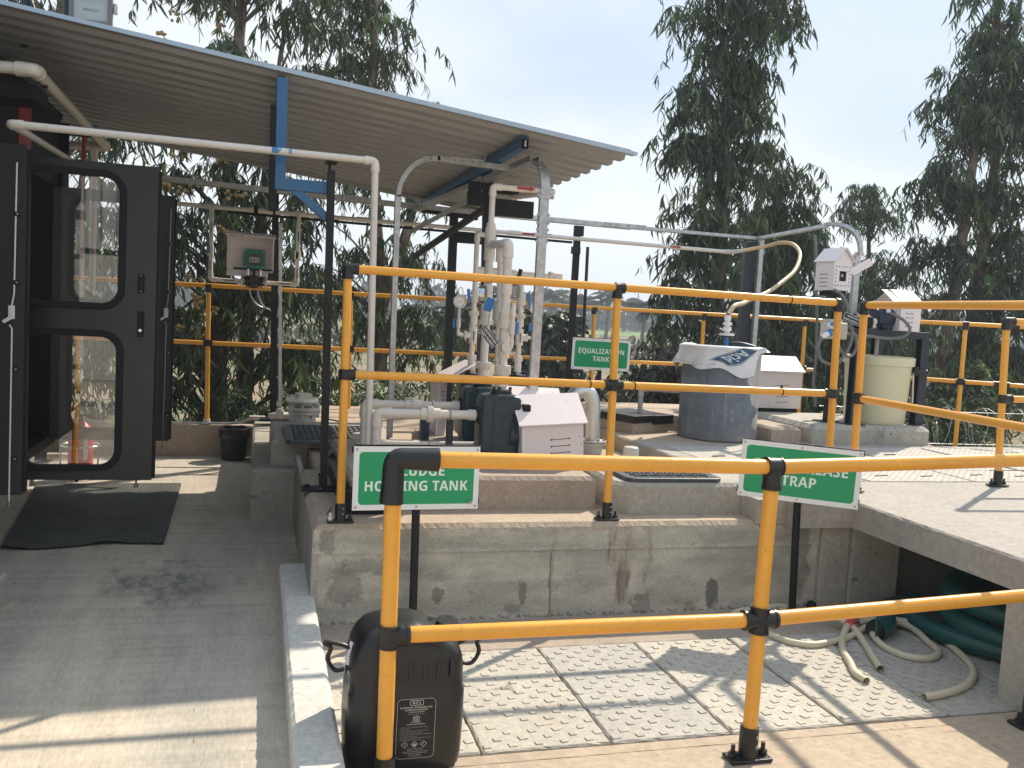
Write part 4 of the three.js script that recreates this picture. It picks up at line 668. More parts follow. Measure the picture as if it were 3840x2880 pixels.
{
  const A = thing('sign', 'green SLUDGE HOLDING TANK sign behind the corner of the nearest handrail', 'sign', [0.735, 0, -4.12]);
  board(A, 0.588, 0.294, [0.725, 0.722, -4.07], 0.02, 0.006, [['SLUDGE', 0.515, 0.385], ['HOLDING TANK', 0.495, 0.625]], 0.83);
  part('post', cyl([0.745, -0.02, -4.12], [0.725, 0.82, -4.085], 0.0195), M.black, A); part('bolt', [cyl([0.98, 0.61, -4.11], [0.98, 0.61, -4.06], 0.008)], M.bolt, A);
  const B = thing('sign', 'green OIL & GREASE TRAP sign tilted behind the middle post of the nearest handrail', 'sign', [2.76, 0, -4.05]);
  board(B, 0.588, 0.294, [2.665, 0.772, -3.965], -0.52, -0.025, [['OIL & GREASE', 0.5, 0.40], ['TRAP', 0.5, 0.645]], 0.80);
  part('post', cyl([2.765, -0.02, -4.08], [2.675, 0.85, -3.99], 0.0195), M.black, B);
  const C = thing('sign', 'green EQUALIZATION TANK sign beyond the pumps in front of the far trees', 'sign', [3.06, 0.6, -7.82]);
  board(C, 0.58, 0.29, [3.05, 1.17, -7.8], 0.03, -0.012, [['EQUALIZATION', 0.5, 0.40], ['TANK', 0.5, 0.645]], 0.80);
  part('post', cyl([3.06, 0.59, -7.83], [3.05, 1.3, -7.83], 0.021), M.black, C);
}
{
  const t = (lines, size) => canvasTex(512, 208, (x, W, H) => { x.fillStyle = '#15161c'; x.fillRect(0, 0, W, H); x.strokeStyle = '#cfd0d2'; x.lineWidth = 8; x.strokeRect(6, 6, W - 12, H - 12); x.fillStyle = '#e4e4e6'; x.font = `bold ${size}px sans-serif`; x.textAlign = 'center'; x.textBaseline = 'middle'; lines.forEach((s, i) => x.fillText(s, W / 2, H * (0.31 + 0.40 * i))); });
  const tag = (label, c, w, h, roll, yaw, lines, size, hang) => { const T = thing('name_tag', label, 'tag', c); const m = new THREE.Matrix4().compose(V3(c), new THREE.Quaternion().setFromEuler(new THREE.Euler(0, yaw, roll, 'YXZ')), new THREE.Vector3(1, 1, 1)); const f = new THREE.PlaneGeometry(w, h); f.translate(0, 0, 0.0022); f.applyMatrix4(m); const b = bx(w, h, 0.003, [0, 0, 0], [0, 0, 0], 0); b.applyMatrix4(m); part('plate', b, M.blackMatt, T); part('face', f, std({ map: t(lines, size), roughness: 0.4 }), T, { keepUV: true }); if (hang) part('chain', hang, M.conduit, T); };
  tag('black CENTRIFUGE FEED PUMPS tag hanging crooked on the white risers', [1.212, 1.368, -4.80], 0.128, 0.052, -0.84, 0, ['CENTRIFUGE', 'FEED PUMPS'], 74, [cyl([1.20, 1.40, -4.80], [1.228, 1.54, -4.84], 0.002), cyl([1.235, 1.36, -4.8], [1.25, 1.55, -4.85], 0.002)]);
  tag('black AGITATOR FOR DWPE DOSING TANK tag slanting near the cream tank', [4.472, 1.60, -6.1], 0.19, 0.066, -0.28, 0, ['AGITATOR FOR', 'DWPE DOSING TANK'], 50, [cyl([4.40, 1.64, -6.1], [4.45, 1.70, -6.15], 0.002)]);
  tag('small dark plate with white border leaning at the black canopy post foot', [0.345, 0.545, -4.925], 0.012, 0.095, 0.1, 0.3, ['', ''], 50);
}

// ================================================================ PUMPS, HOODS
function hood(T, x0, x1, y0, y1, ridge, z0, z1, roll = 0, over = 0.02, slitX = 0.62) {      // weather hood: body box, two roof sheets, slits
  const c = V3([(x0 + x1) / 2, y0, (z0 + z1) / 2]), m = new THREE.Matrix4().makeTranslation(c.x, c.y, c.z).multiply(new THREE.Matrix4().makeRotationZ(roll)).multiply(new THREE.Matrix4().makeTranslation(-c.x, -c.y, -c.z));
  const ap = (g) => { g.applyMatrix4(m); return g; }, zm = (z0 + z1) / 2, t = 0.004;
  part('side', [ap(b6(x0, x1, y0, y1, z1 - t, z1, 0.001))], M.pink, T); part('side', [ap(b6(x0, x1, y0, y1, z0, z0 + t, 0.001))], M.pink, T);
  const gab = (x) => { const s = polyShape([[z0 + t, y0], [z1 - t, y0], [z1 - t, y1], [zm, ridge - 0.006], [z0 + t, y1]]); const g = ext(s, t); g.rotateY(-Math.PI / 2); g.translate(x, 0, 0); return ap(g); };
  part('gable', gab(x0 + t), M.pink, T); part('gable', gab(x1), M.pink, T);
  const slope = (zs, ze) => { const k = over / Math.abs(zs - zm), ye = y1 - (ridge - y1) * k + 0.003, s = polyShape([[zm, ridge], [zs + (zs > zm ? over : -over), ye], [zs + (zs > zm ? over : -over), ye + 0.005], [zm, ridge + 0.005]]); const g = ext(s, x1 - x0 + over * 2); g.rotateY(-Math.PI / 2); g.translate(x1 + over, 0, 0); return ap(g); };
  part('roof_sheet', slope(z1), M.pink, T); part('roof_sheet', slope(z0), M.pink, T);
  for (let i = 0; i < 4; i++) { const y = y0 + (y1 - y0) * (0.16 + 0.15 * i), w = Math.min(0.105, (x1 - x0) * 0.3), X = mix(x0, x1, slitX); part('vent_slit', [ap(bx(w, 0.003, 0.002, [X, y, z1 + 0.0006], [0, 0, 0.03], 0)), ap(ringAt([X - w / 2, y - w * 0.015, z1 + 0.0006], Z1, 0.0045, 0.002)), ap(ringAt([X + w / 2, y + w * 0.015, z1 + 0.0006], Z1, 0.0045, 0.002))], M.blackMatt, T); }
}
function pump(label, hlabel, dx, dy, dz, roll) {
  const T = thing('pump', label, 'pump', [1.30 + dx, 0.655 + dy, dz]), X = (x) => x + dx, Y = (y) => y + dy;
  const s = polyShape([[1.225, 0.72], [1.262, 0.715], [1.262, 0.70], [1.39, 0.70], [1.40, 0.78], [1.385, 0.80], [1.385, 0.865], [1.405, 0.88], [1.405, 1.015], [1.395, 1.025], [1.225, 1.025], [1.215, 1.012], [1.215, 0.75]]);
  const g = ext(s, 0.12, { bevelEnabled: true, bevelSize: 0.02, bevelThickness: 0.024, bevelSegments: 4 }); g.translate(dx, dy, dz - 0.06); part('casing', toCreasedNormals(g, 0.9), M.pump, T);
  part('rib', [b6(X(1.262), X(1.272), Y(0.73), Y(1.02), dz + 0.083, dz + 0.088, 0.002), bx(0.15, 0.03, 0.17, [X(1.31), Y(1.035), dz], [0, 0, 0], 0.012)], M.pump, T);
  part('volute', [ringAt([X(1.39), Y(0.82), dz], X1, 0.10, 0.05), ringAt([X(1.43), Y(0.82), dz], X1, 0.06, 0.07)], M.pump, T);
  part('top_flange', [ringAt([X(1.322), Y(1.052), dz], Y1, 0.062, 0.014), ringAt([X(1.322), Y(1.068), dz], Y1, 0.058, 0.01)], M.pump, T);
  for (const [a, b] of [[-1, 0.4], [1, 0.4], [0.5, -0.9], [-0.5, 0.95]]) part('bolt', hexBolt([X(1.322) + a * 0.047, Y(1.06), dz + b * 0.045], 0.009, 0.03), M.joint, T);
  part('suction_neck', [cyl([X(1.18), Y(0.925), dz], [X(1.22), Y(0.925), dz], 0.034), ringAt([X(1.215), Y(0.925), dz], X1, 0.068, 0.018)], M.pump, T);
  for (const a of [0.8, 2.3, 3.9, 5.5]) part('bolt', hexBolt([X(1.205), Y(0.925) + Math.sin(a) * 0.055, dz + Math.cos(a) * 0.055], 0.008, 0.02, X_), M.joint, T);
  part('base', [b6(X(1.20), X(1.80), Y(0.656), Y(0.70), dz - 0.1, dz + 0.1, 0.004), b6(X(1.22), X(1.40), Y(0.68), Y(0.715), dz - 0.09, dz + 0.09, 0.006)], M.pump, T);
  part('motor', [ringAt([X(1.60), Y(0.83), dz], X1, 0.095, 0.28), ringAt([X(1.455), Y(0.83), dz], X1, 0.07, 0.04), cyl([X(1.40), Y(0.82), dz], [X(1.46), Y(0.82), dz], 0.03)], M.blackMatt, T);
  part('guard', [b6(X(1.405), X(1.425), Y(0.70), Y(0.76), dz + 0.05, dz + 0.07, 0.003), b6(X(1.43), X(1.475), Y(0.70), Y(1.0), dz - 0.09, dz + 0.095, 0.006)], M.blackMatt, T);
  part('foot', b6(X(1.565), X(1.675), Y(0.656), Y(0.682), dz + 0.14, dz + 0.19, 0.003), M.blackMatt, T);
  const H = thing('weather_hood', hlabel, 'hood', [X(1.60), Y(0.66), dz]); hood(H, X(1.425), X(1.785), Y(0.662), Y(0.915), Y(1.052), dz - 0.16, dz + 0.15, roll);
}
pump('front dark teal pump with a white suction pipe on the brown plinth', 'front pinkish white hood with rust specks beside the dark teal pump', 0, 0, -4.88, 0.065);
pump('second dark teal pump directly behind the front pump', 'second pinkish white hood rising behind the front hood', 0.0, 0, -5.32, -0.02);
{ // rear pair, mostly hidden: casings and small hoods
  const rear = (label, x, z) => { const T = thing('pump', label, 'pump', [x, 0.66, z]); const g = bx(0.2, 0.36, 0.2, [x, 0.86, z], [0, 0, 0], 0.03); part('casing', g, M.pump, T); part('top_flange', [b6(x - 0.14, x + 0.14, 1.045, 1.068, z - 0.11, z + 0.11, 0.006), ringAt([x, 1.075, z], Y1, 0.07, 0.02), ringAt([x, 1.09, z], Y1, 0.06, 0.01)], M.pump, T); for (const a of [0.7, 2.4, 3.9, 5.5]) part('bolt', hexBolt([x + Math.cos(a) * 0.055, 1.085, z + Math.sin(a) * 0.055], 0.009, 0.03), M.joint, T); };
  rear('rear dark pump under the left gauge riser', 1.38, -5.82); rear('rear dark pump under the right gauge riser beside the galvanised tray', 1.695, -5.82);
  const H = thing('weather_hood', 'narrow pinkish hood with slits beside the black post behind the pumps', 'hood', [1.215, 0.66, -5.9]);
  part('side', b6(1.17, 1.225, 0.66, 1.04, -5.92, -5.915, 0.001), M.pink, H); part('roof_sheet', [bx(0.28, 0.006, 0.4, [1.26, 1.10, -5.9], [0, 0, 0.48], 0.001)], M.pink, H); part('side', b6(1.168, 1.172, 0.66, 1.04, -6.2, -5.925, 0.001), M.pink, H);
  for (let i = 0; i < 4; i++) part('vent_slit', b6(1.19, 1.212, 0.87 + i * 0.028, 0.874 + i * 0.028, -5.9145, -5.912, 0), M.blackMatt, H);
  one('concrete_plinth', 'brown concrete plinth under the rear pumps behind the teal casings', 'plinth', block(rect(1.05, 1.9, -6.2, -5.77), 0.47, 0.66, 0.02, 0.006), M.brown);
}
// suction pipes
function suction(label, z, x0) {
  const T = pipeThing('suction_pipe', label, 'pipe', [[x0, 0.48, z], [x0, 0.925, z], [1.19, 0.925, z]], 0.0255, M.pvc);
  part('union', [...knurl([x0 + 0.29, 0.925, z], X1, 0.042, 0.035), ringAt([x0 + 0.29, 0.925, z], X1, 0.034, 0.11)], M.pvc, T); part('socket', ringAt([1.165, 0.925, z], X1, 0.031, 0.05), M.pvc, T);
  part('clip', [place(new THREE.TorusGeometry(0.029, 0.004, 8, 24), [x0 + 0.40, 0.925, z], [0, Math.PI / 2, 0])], M.bolt, T);
}
suction('front white suction pipe with union running into the front teal pump', -4.88, 0.634);
suction('rear white suction pipe with union running into the second teal pump', -5.32, 0.618);
{
  const T = thing('pipe_support', 'dark blue steel support with white drain pipe under the suction pipes', 'support', [1.0, 0.655, -4.95]);
  part('upright', [b6(1.035, 1.07, 0.657, 0.89, -4.97, -4.93, 0.003), b6(0.955, 1.0, 0.657, 0.89, -5.37, -5.28, 0.003)], M.motor, T);
  part('pipe', cyl([0.67, 0.735, -5.02], [1.22, 0.735, -5.02], 0.019), M.pvc, T); part('rail', b6(0.75, 1.25, 0.657, 0.675, -5.0, -4.95, 0.002), M.motor, T); part('clip', ringAt([0.95, 0.735, -5.02], X1, 0.022, 0.012), M.bolt, T);
}
// risers
{
  const T = thing('riser_pipe', 'white discharge riser of the front pump with big top elbow and gauge', 'pipe', [1.325, 1.06, -4.88]), x = 1.324, z = -4.88;
  const [p, f] = run([[x, 1.06, z], [x - 0.006, 1.885, z], [x - 0.003, 1.905, -5.30]], 0.025); part('pipe', p, M.pvc, T); part('elbow', f, M.pvc, T);
  part('union', [...knurl([x, 1.185, z], Y1, 0.043, 0.05, 20), ringAt([x, 1.14, z], Y1, 0.034, 0.10)], M.pvc, T);
  part('tee', [ringAt([x, 1.31, z], Y1, 0.032, 0.12), cyl([x, 1.312, z], [x + 0.005, 1.312, z + 0.05], 0.028), ringAt([x + 0.004, 1.312, z + 0.045], Z1, 0.03, 0.014)], M.pvc, T);
  part('check_valve', [...knurl([x, 1.435, z], Y1, 0.043, 0.035), ringAt([x, 1.475, z], Y1, 0.04, 0.06), ...knurl([x, 1.515, z], Y1, 0.043, 0.025)], M.pvc, T);
  part('socket', [ringAt([x - 0.003, 1.66, z], Y1, 0.031, 0.11), ringAt([x - 0.003, 1.42, z], Y1, 0.028, 0.2)], M.pvc, T);
  const b = part('gauge_branch', [...run([[x, 1.312, z + 0.02], [x + 0.03, 1.315, z + 0.045], [x + 0.032, 1.56, z + 0.045]], 0.011).flat(), ringAt([x + 0.03, 1.42, z + 0.045], Y1, 0.017, 0.07), ringAt([x + 0.03, 1.51, z + 0.045], Y1, 0.015, 0.05)], M.pvc, T); part('handle', b6(x + 0.048, x + 0.064, 1.39, 1.46, z + 0.03, z + 0.06, 0.004), M.valveBlue, b);
  part('gauge', [ringAt([x + 0.06, 1.625, z - 0.1], [0.85, 0, 0.5], 0.045, 0.055), ringAt([x + 0.085, 1.625, z - 0.085], [0.85, 0, 0.5], 0.047, 0.006)], M.steel, T);
  part('sticker', b6(x - 0.02, x + 0.03, 1.895, 1.91, -5.09, -5.0, 0.001), M.red, T);
  part('tag', [bx(0.022, 0.07, 0.004, [1.378, 1.715, -4.84], [0, 0, -0.25], 0.001)], M.blackMatt, T);
}
{
  const T = thing('riser_pipe', 'tall white riser ending in a pipe with a red arrow under the roof', 'pipe', [1.32, 1.06, -5.32]), x = 1.322, z = -5.32;
  part('pipe', cyl([x, 1.06, z], [x, 1.98, z], 0.025), M.pvc, T); const [p, f] = run([[x, 1.96, z], [x, 2.253, z], [1.70, 2.253, z], [1.66, 2.30, -6.1]], 0.018); for (const g of p) part('pipe', g, M.pvc, T); for (let i = 0; i < f.length; i += 3) part('elbow', f.slice(i, i + 3), M.pvc, T);
  part('tee', [ringAt([x, 1.91, z], Y1, 0.033, 0.2), cyl([x, 1.905, z], [x, 1.905, z + 0.06], 0.031), ringAt([x, 2.01, z], Y1, 0.027, 0.05)], M.pvc, T);
  part('union', [...knurl([x, 1.18, z], Y1, 0.044, 0.04, 20), ringAt([x, 1.14, z], Y1, 0.034, 0.1)], M.pvc, T); part('valve', [ringAt([x, 1.5, z], Y1, 0.036, 0.1), ringAt([x, 1.62, z], Y1, 0.033, 0.09), ...knurl([x, 1.44, z], Y1, 0.041, 0.03)], M.pvc, T); part('handle', [bx(0.05, 0.075, 0.02, [1.255, 1.545, -4.99], [0, 0, -0.35], 0.008), cyl([1.262, 1.53, -5.0], [1.30, 1.51, -5.25], 0.006)], M.valveBlue, T);
  part('label', b6(x - 0.015, x + 0.02, 1.675, 1.70, z + 0.025, z + 0.028, 0.001), M.teal, T);
  part('arrow', arrowGeo([1.525, 2.256, z + 0.019], 0.115, 0.03), M.red, T); part('gauge', [ringAt([1.235, 1.60, -5.08], [0.92, 0, 0.4], 0.052, 0.035), ringAt([1.216, 1.60, -5.07], [0.92, 0, 0.4], 0.054, 0.008)], M.steel, T);
}
{ const T = thing('riser_pipe', 'plain white pipe standing between the two thick risers', 'pipe', [1.352, 0.66, -5.1]); part('pipe', cyl([1.37, 0.66, -5.1], [1.335, 1.85, -5.1], 0.0195), M.pvc, T); part('tee', ringAt([1.336, 1.835, -5.1], Y1, 0.03, 0.08), M.pvc, T); part('socket', [ringAt([1.343, 1.5, -5.1], Y1, 0.027, 0.08)], M.pvc, T); }
function gaugeRiser(label, x, top, horiz, gx, gy, side) {
  const z = -5.82, T = thing('riser_pipe', label, 'pipe', [x, 1.08, z]); const [p, f] = run(horiz, 0.0165); part('pipe', p, M.pvc, T); if (f.length) part('elbow', f, M.pvc, T);
  part('union', [...knurl([x, 1.20, z], Y1, 0.030, 0.03), ringAt([x, 1.16, z], Y1, 0.024, 0.1)], M.pvc, T); part('tee', [ringAt([x, 1.345, z], Y1, 0.026, 0.11), cyl([x, 1.345, z], [x + side * 0.055, 1.345, z], 0.022), ringAt([x + side * 0.05, 1.345, z], X1, 0.026, 0.012)], M.pvc, T);
  part('union', [...knurl([x, 1.49, z], Y1, 0.032, 0.03), ringAt([x, 1.455, z], Y1, 0.024, 0.08)], M.pvc, T); part('valve', [ringAt([x, 1.60, z], Y1, 0.028, 0.08), cyl([x, 1.605, z], [x - 0.04, 1.605, z + 0.02], 0.009)], M.pvc, T); part('handle', bx(0.018, 0.085, 0.02, [x - 0.045 * (side < 0 ? 1 : -1), 1.605, z + 0.02], [0, 0, 0.1], 0.004), M.valveBlue, T);
  part('arrow', arrowGeo([x, 1.345, z + 0.027], 0.07, 0.018, 1, 'y'), M.conduit, T);
  const b = part('gauge_branch', [...run([[x + side * 0.05, 1.345, z], [gx, 1.345, z], [gx, 1.52, z]], 0.0095).flat(), ringAt([gx, 1.42, z], Y1, 0.014, 0.06)], M.pvc, T); part('handle', b6(gx - 0.04, gx - 0.026, 1.39, 1.445, z - 0.01, z + 0.01, 0.003), M.valveBlue, b);
  const g = part('gauge', [place(new THREE.TorusGeometry(0.040, 0.006, 10, 36), [gx, gy, z + 0.012]), ringAt([gx, gy, z - 0.006], Z1, 0.042, 0.03)], M.steel, T);
  const dial = canvasTex(256, 256, (c) => { c.fillStyle = '#e8e8e2'; c.fillRect(0, 0, 256, 256); c.strokeStyle = '#333'; c.lineWidth = 5; for (let i = 0; i <= 20; i++) { const a = 2.36 + i / 20 * 4.71, k = i % 5 ? 96 : 86; c.beginPath(); c.moveTo(128 + Math.cos(a) * k, 128 + Math.sin(a) * k); c.lineTo(128 + Math.cos(a) * 106, 128 + Math.sin(a) * 106); c.stroke(); } c.lineWidth = 7; c.beginPath(); c.moveTo(150, 112); c.lineTo(60, 178); c.stroke(); c.beginPath(); c.arc(128, 128, 10, 0, 7); c.fillStyle = '#222'; c.fill(); });
  const d = new THREE.CircleGeometry(0.038, 32); d.translate(gx, gy, z + 0.011); part('dial', d, std({ map: dial, roughness: 0.3 }), g, { keepUV: true });
  part('bourdon_loop', hoseG([[gx - 0.005, gy + 0.04, z], [gx - 0.01, gy + 0.07, z], [gx + 0.006, gy + 0.095, z], [gx + 0.018, gy + 0.07, z], [gx + 0.02, gy + 0.04, z]], 0.0025, 24, 6), M.bolt, g);
}
gaugeRiser('thin white riser with a round pressure gauge on its left side', 1.362, 2.0, [[1.362, 1.08, -5.82], [1.358, 2.01, -5.82], [1.55, 2.03, -6.2]], 1.262, 1.562, -1);
gaugeRiser('thin white riser with a pressure gauge half hidden by the galvanised tray', 1.682, 1.77, [[1.682, 1.08, -5.82], [1.678, 1.72, -5.82]], 1.785, 1.545, 1);
{ const T = thing('header_pipe', 'horizontal white header pipe with end cap behind the risers', 'pipe', [1.4, 1.766, -5.85]); part('pipe', cyl([1.36, 1.772, -5.85], [1.93, 1.766, -5.85], 0.021), M.pvc, T); part('coupling', [ringAt([1.55, 1.77, -5.85], X1, 0.027, 0.18), ringAt([1.40, 1.772, -5.85], X1, 0.027, 0.06)], M.pvc, T); part('union', knurl([1.885, 1.767, -5.85], X1, 0.03, 0.02), M.pvc, T); part('end_cap', ringAt([1.935, 1.766, -5.85], X1, 0.0285, 0.055), M.pvc, T); }
// gooseneck vent
{
  const T = thing('vent_pipe', 'silver gooseneck vent pipe behind the front white hood', 'vent', [2.47, 0.48, -6.4]), x = 2.475, z = -6.4, r = 0.055;
  part('pipe', cyl([x, 0.575, z], [x - 0.01, 0.80, z], r, r, 28), M.alu, T);
  part('bend', [new THREE.TubeGeometry(new THREE.CubicBezierCurve3(V3([x - 0.01, 0.79, z]), V3([x - 0.012, 0.96, z]), V3([x - 0.09, 0.965, z]), V3([x - 0.155, 0.93, z])), 20, r, 24), new THREE.TubeGeometry(new THREE.CubicBezierCurve3(V3([x - 0.15, 0.933, z]), V3([x - 0.19, 0.90, z]), V3([x - 0.205, 0.85, z]), V3([x - 0.205, 0.74, z])), 14, r, 24), ringAt([x - 0.01, 0.795, z], Y1, r * 1.05, 0.012)], M.alu, T);
  part('flange', [ringAt([x, 0.57, z], Y1, 0.105, 0.012), ringAt([x, 0.552, z], Y1, 0.105, 0.012)], M.pvcGrey, T); for (let i = 0; i < 6; i++) part('bolt', hexBolt([x + Math.cos(i + 0.4) * 0.085, 0.575, z + Math.sin(i + 0.4) * 0.085], 0.011, 0.018), M.bolt, T); part('stub', cyl([x, 0.478, z], [x, 0.55, z], 0.08), M.pvcGrey, T);
  const C = thing('capped_pipe', 'short grey capped pipe stub left of the deck edge', 'pipe', [2.30, 0.48, -5.25]); part('pipe', cyl([2.30, 0.47, -5.25], [2.295, 0.68, -5.25], 0.042), M.pvcGrey, C); const cp = lathe([[0.001, 0.078], [0.040, 0.078], [0.049, 0.07], [0.05, 0.01], [0.053, 0.0], [0.044, 0.0]], 32); cp.translate(2.295, 0.625, -5.25); part('cap', cp, M.pvcGrey, C);
}
// ================================================================ MANHOLE COVERS
function manhole(label, x0, x1, z0, z1, y, mat, tex2) {
  const T = thing('manhole_cover', label, 'manhole cover', [(x0 + x1) / 2, y, (z0 + z1) / 2]); const e = ext(rrect(x0, -z1, x1, -z0, 0.05), 0.016, { bevelEnabled: true, bevelSize: 0.004, bevelThickness: 0.004, bevelSegments: 2 }); e.rotateX(-Math.PI / 2); e.translate(0, y, 0); part('plate', e, mat, T);
  const g = [], n = 13, m2 = Math.round(n * (z1 - z0) / (x1 - x0)); for (let i = 0; i < n; i++) for (let j = 0; j < m2; j++) { const x = mix(x0 + 0.05, x1 - 0.05, (i + 0.5) / n), z = mix(z0 + 0.05, z1 - 0.05, (j + 0.5) / m2); if (Math.abs(x - (x0 + x1) / 2) < 0.07 && Math.abs(z - (z0 + z1) / 2) < 0.05) continue; g.push(bx(0.042, 0.010, 0.011, [x, y + 0.023, z], [0, ((i + j) % 2 ? 0.785 : -0.785) + (tex2 ? 0.5 : 0), 0], 0.003)); }
  for (const k of [-1, 1]) { g.push(b6((x0 + x1) / 2 - 0.05, (x0 + x1) / 2 + 0.05, y + 0.018, y + 0.026, (z0 + z1) / 2 + k * 0.03 - 0.006, (z0 + z1) / 2 + k * 0.03 + 0.006, 0.002)); }
  part('tread', g, mat, T, { kind: 'stuff' }); for (const s of [0.2, 0.8]) part('lifting_hole', ringAt([mix(x0, x1, s), y + 0.0205, mix(z0, z1, 0.5)], Y1, 0.016, 0.003), M.blackMatt, T);
}
manhole('dark ribbed manhole cover on the left step block behind the canopy post', 0.205, 0.84, -7.1, -6.26, 0.538, M.castIron, 0);
manhole('glossy ribbed manhole cover on the right grey plinth with tar runs', 1.905, 2.46, -4.80, -4.36, 0.65, M.castIron, 1);
// flanged stack, white cap, steel cover on the left
{
  const x = 0.37, z = -7.52, T = thing('valve_chamber', 'grey flanged stack with white lid and box behind the left manhole cover', 'valve chamber', [x, 0.5, z]);
  part('body', [cyl([x, 0.50, z], [x, 0.60, z], 0.105, 0.105, 32), cyl([x, 0.66, z], [x, 0.70, z], 0.075, 0.075, 24)], M.pvcGrey, T); part('flange', ringAt([x + 0.01, 0.605, z], Y1, 0.13, 0.022), M.pvcGrey, T); part('flange', ringAt([x + 0.008, 0.636, z], Y1, 0.13, 0.03), M.pvcGrey, T); part('gasket', ringAt([x + 0.009, 0.6185, z], Y1, 0.127, 0.006), M.blackMatt, T);
  for (let i = 0; i < 8; i++) { const a = i / 8 * 6.283 + 0.2, px = x + 0.01 + Math.cos(a) * 0.11, pz = z + Math.sin(a) * 0.11; part('bolt', [hexBolt([px, 0.65, pz], 0.014, 0.022), hexBolt([px, 0.565, pz], 0.012, 0.03)], M.pvcGrey, T); }
  part('lid', ringAt([x - 0.01, 0.712, z], Y1, 0.13, 0.026), M.white, T); part('lid', ringAt([x - 0.01, 0.694, z], Y1, 0.126, 0.009), M.pvcGrey, T); for (const a of [0.4, 2.0, 3.3, 5]) part('bolt', hexBolt([x - 0.01 + Math.cos(a) * 0.105, 0.724, z + Math.sin(a) * 0.105], 0.013, 0.012), M.pvcGrey, T); part('box', bx(0.115, 0.04, 0.09, [x, 0.742, z], [0, 0.35, 0], 0.004), M.beige, T);
  part('cable', ribbedHose([[x - 0.06, 0.745, z + 0.02], [x - 0.11, 0.745, z + 0.05], [x - 0.15, 0.755, z + 0.05], [x - 0.17, 0.80, z]], 0.007, 0.007, 0.2), M.galv, T);
  const S = thing('valve', 'small white plastic valve fittings beside the black post foot', 'valve', [0.2, 0.5, -7.6]); part('body', [cyl([0.19, 0.535, -7.62], [0.19, 0.60, -7.62], 0.035), cyl([0.12, 0.56, -7.58], [0.28, 0.56, -7.66], 0.028), knurl([0.14, 0.565, -7.58], Y1, 0.04, 0.03)], M.pvc, S); part('handle', cyl([0.19, 0.60, -7.62], [0.19, 0.615, -7.62], 0.022), M.pvcGrey, S);
  const W = thing('chamber_cover', 'round white pipe cover with grey box behind the yellow post', 'cover', [0.66, 0.48, -6.02]); part('ring', [ringAt([0.665, 0.575, -6.02], Y1, 0.095, 0.03), cyl([0.665, 0.478, -6.02], [0.665, 0.56, -6.02], 0.085, 0.085, 28)], M.pvcGrey, W); part('lid', ringAt([0.665, 0.592, -6.02], Y1, 0.1, 0.012), M.white, W); part('box', bx(0.1, 0.055, 0.07, [0.675, 0.626, -6.01], [0, -0.3, 0], 0.004), M.pvcGrey, W); part('cable', hoseG([[0.62, 0.60, -6.0], [0.585, 0.64, -5.98], [0.575, 0.70, -6.0], [0.54, 0.715, -6.1], [0.45, 0.71, -6.3]], 0.005, 30, 8), M.motor, W);
  const K = thing('steel_cover', 'dark steel box cover with bolts left of the SLUDGE HOLDING TANK sign', 'cover', [0.5, 0.48, -4.9]); part('plate', b6(0.41, 0.63, 0.59, 0.602, -5.45, -4.36, 0.003), M.black, K); part('box', b6(0.425, 0.62, 0.48, 0.589, -5.43, -4.38, 0.003), M.blackMatt, K); for (const [a, b] of [[0.44, -4.43], [0.44, -5.35], [0.59, -5.38], [0.6, -4.43]]) part('bolt', [hexBolt([a, 0.602, b], 0.016, 0.022), ringAt([a, 0.605, b], Y1, 0.026, 0.005)], M.blackMatt, K);
}

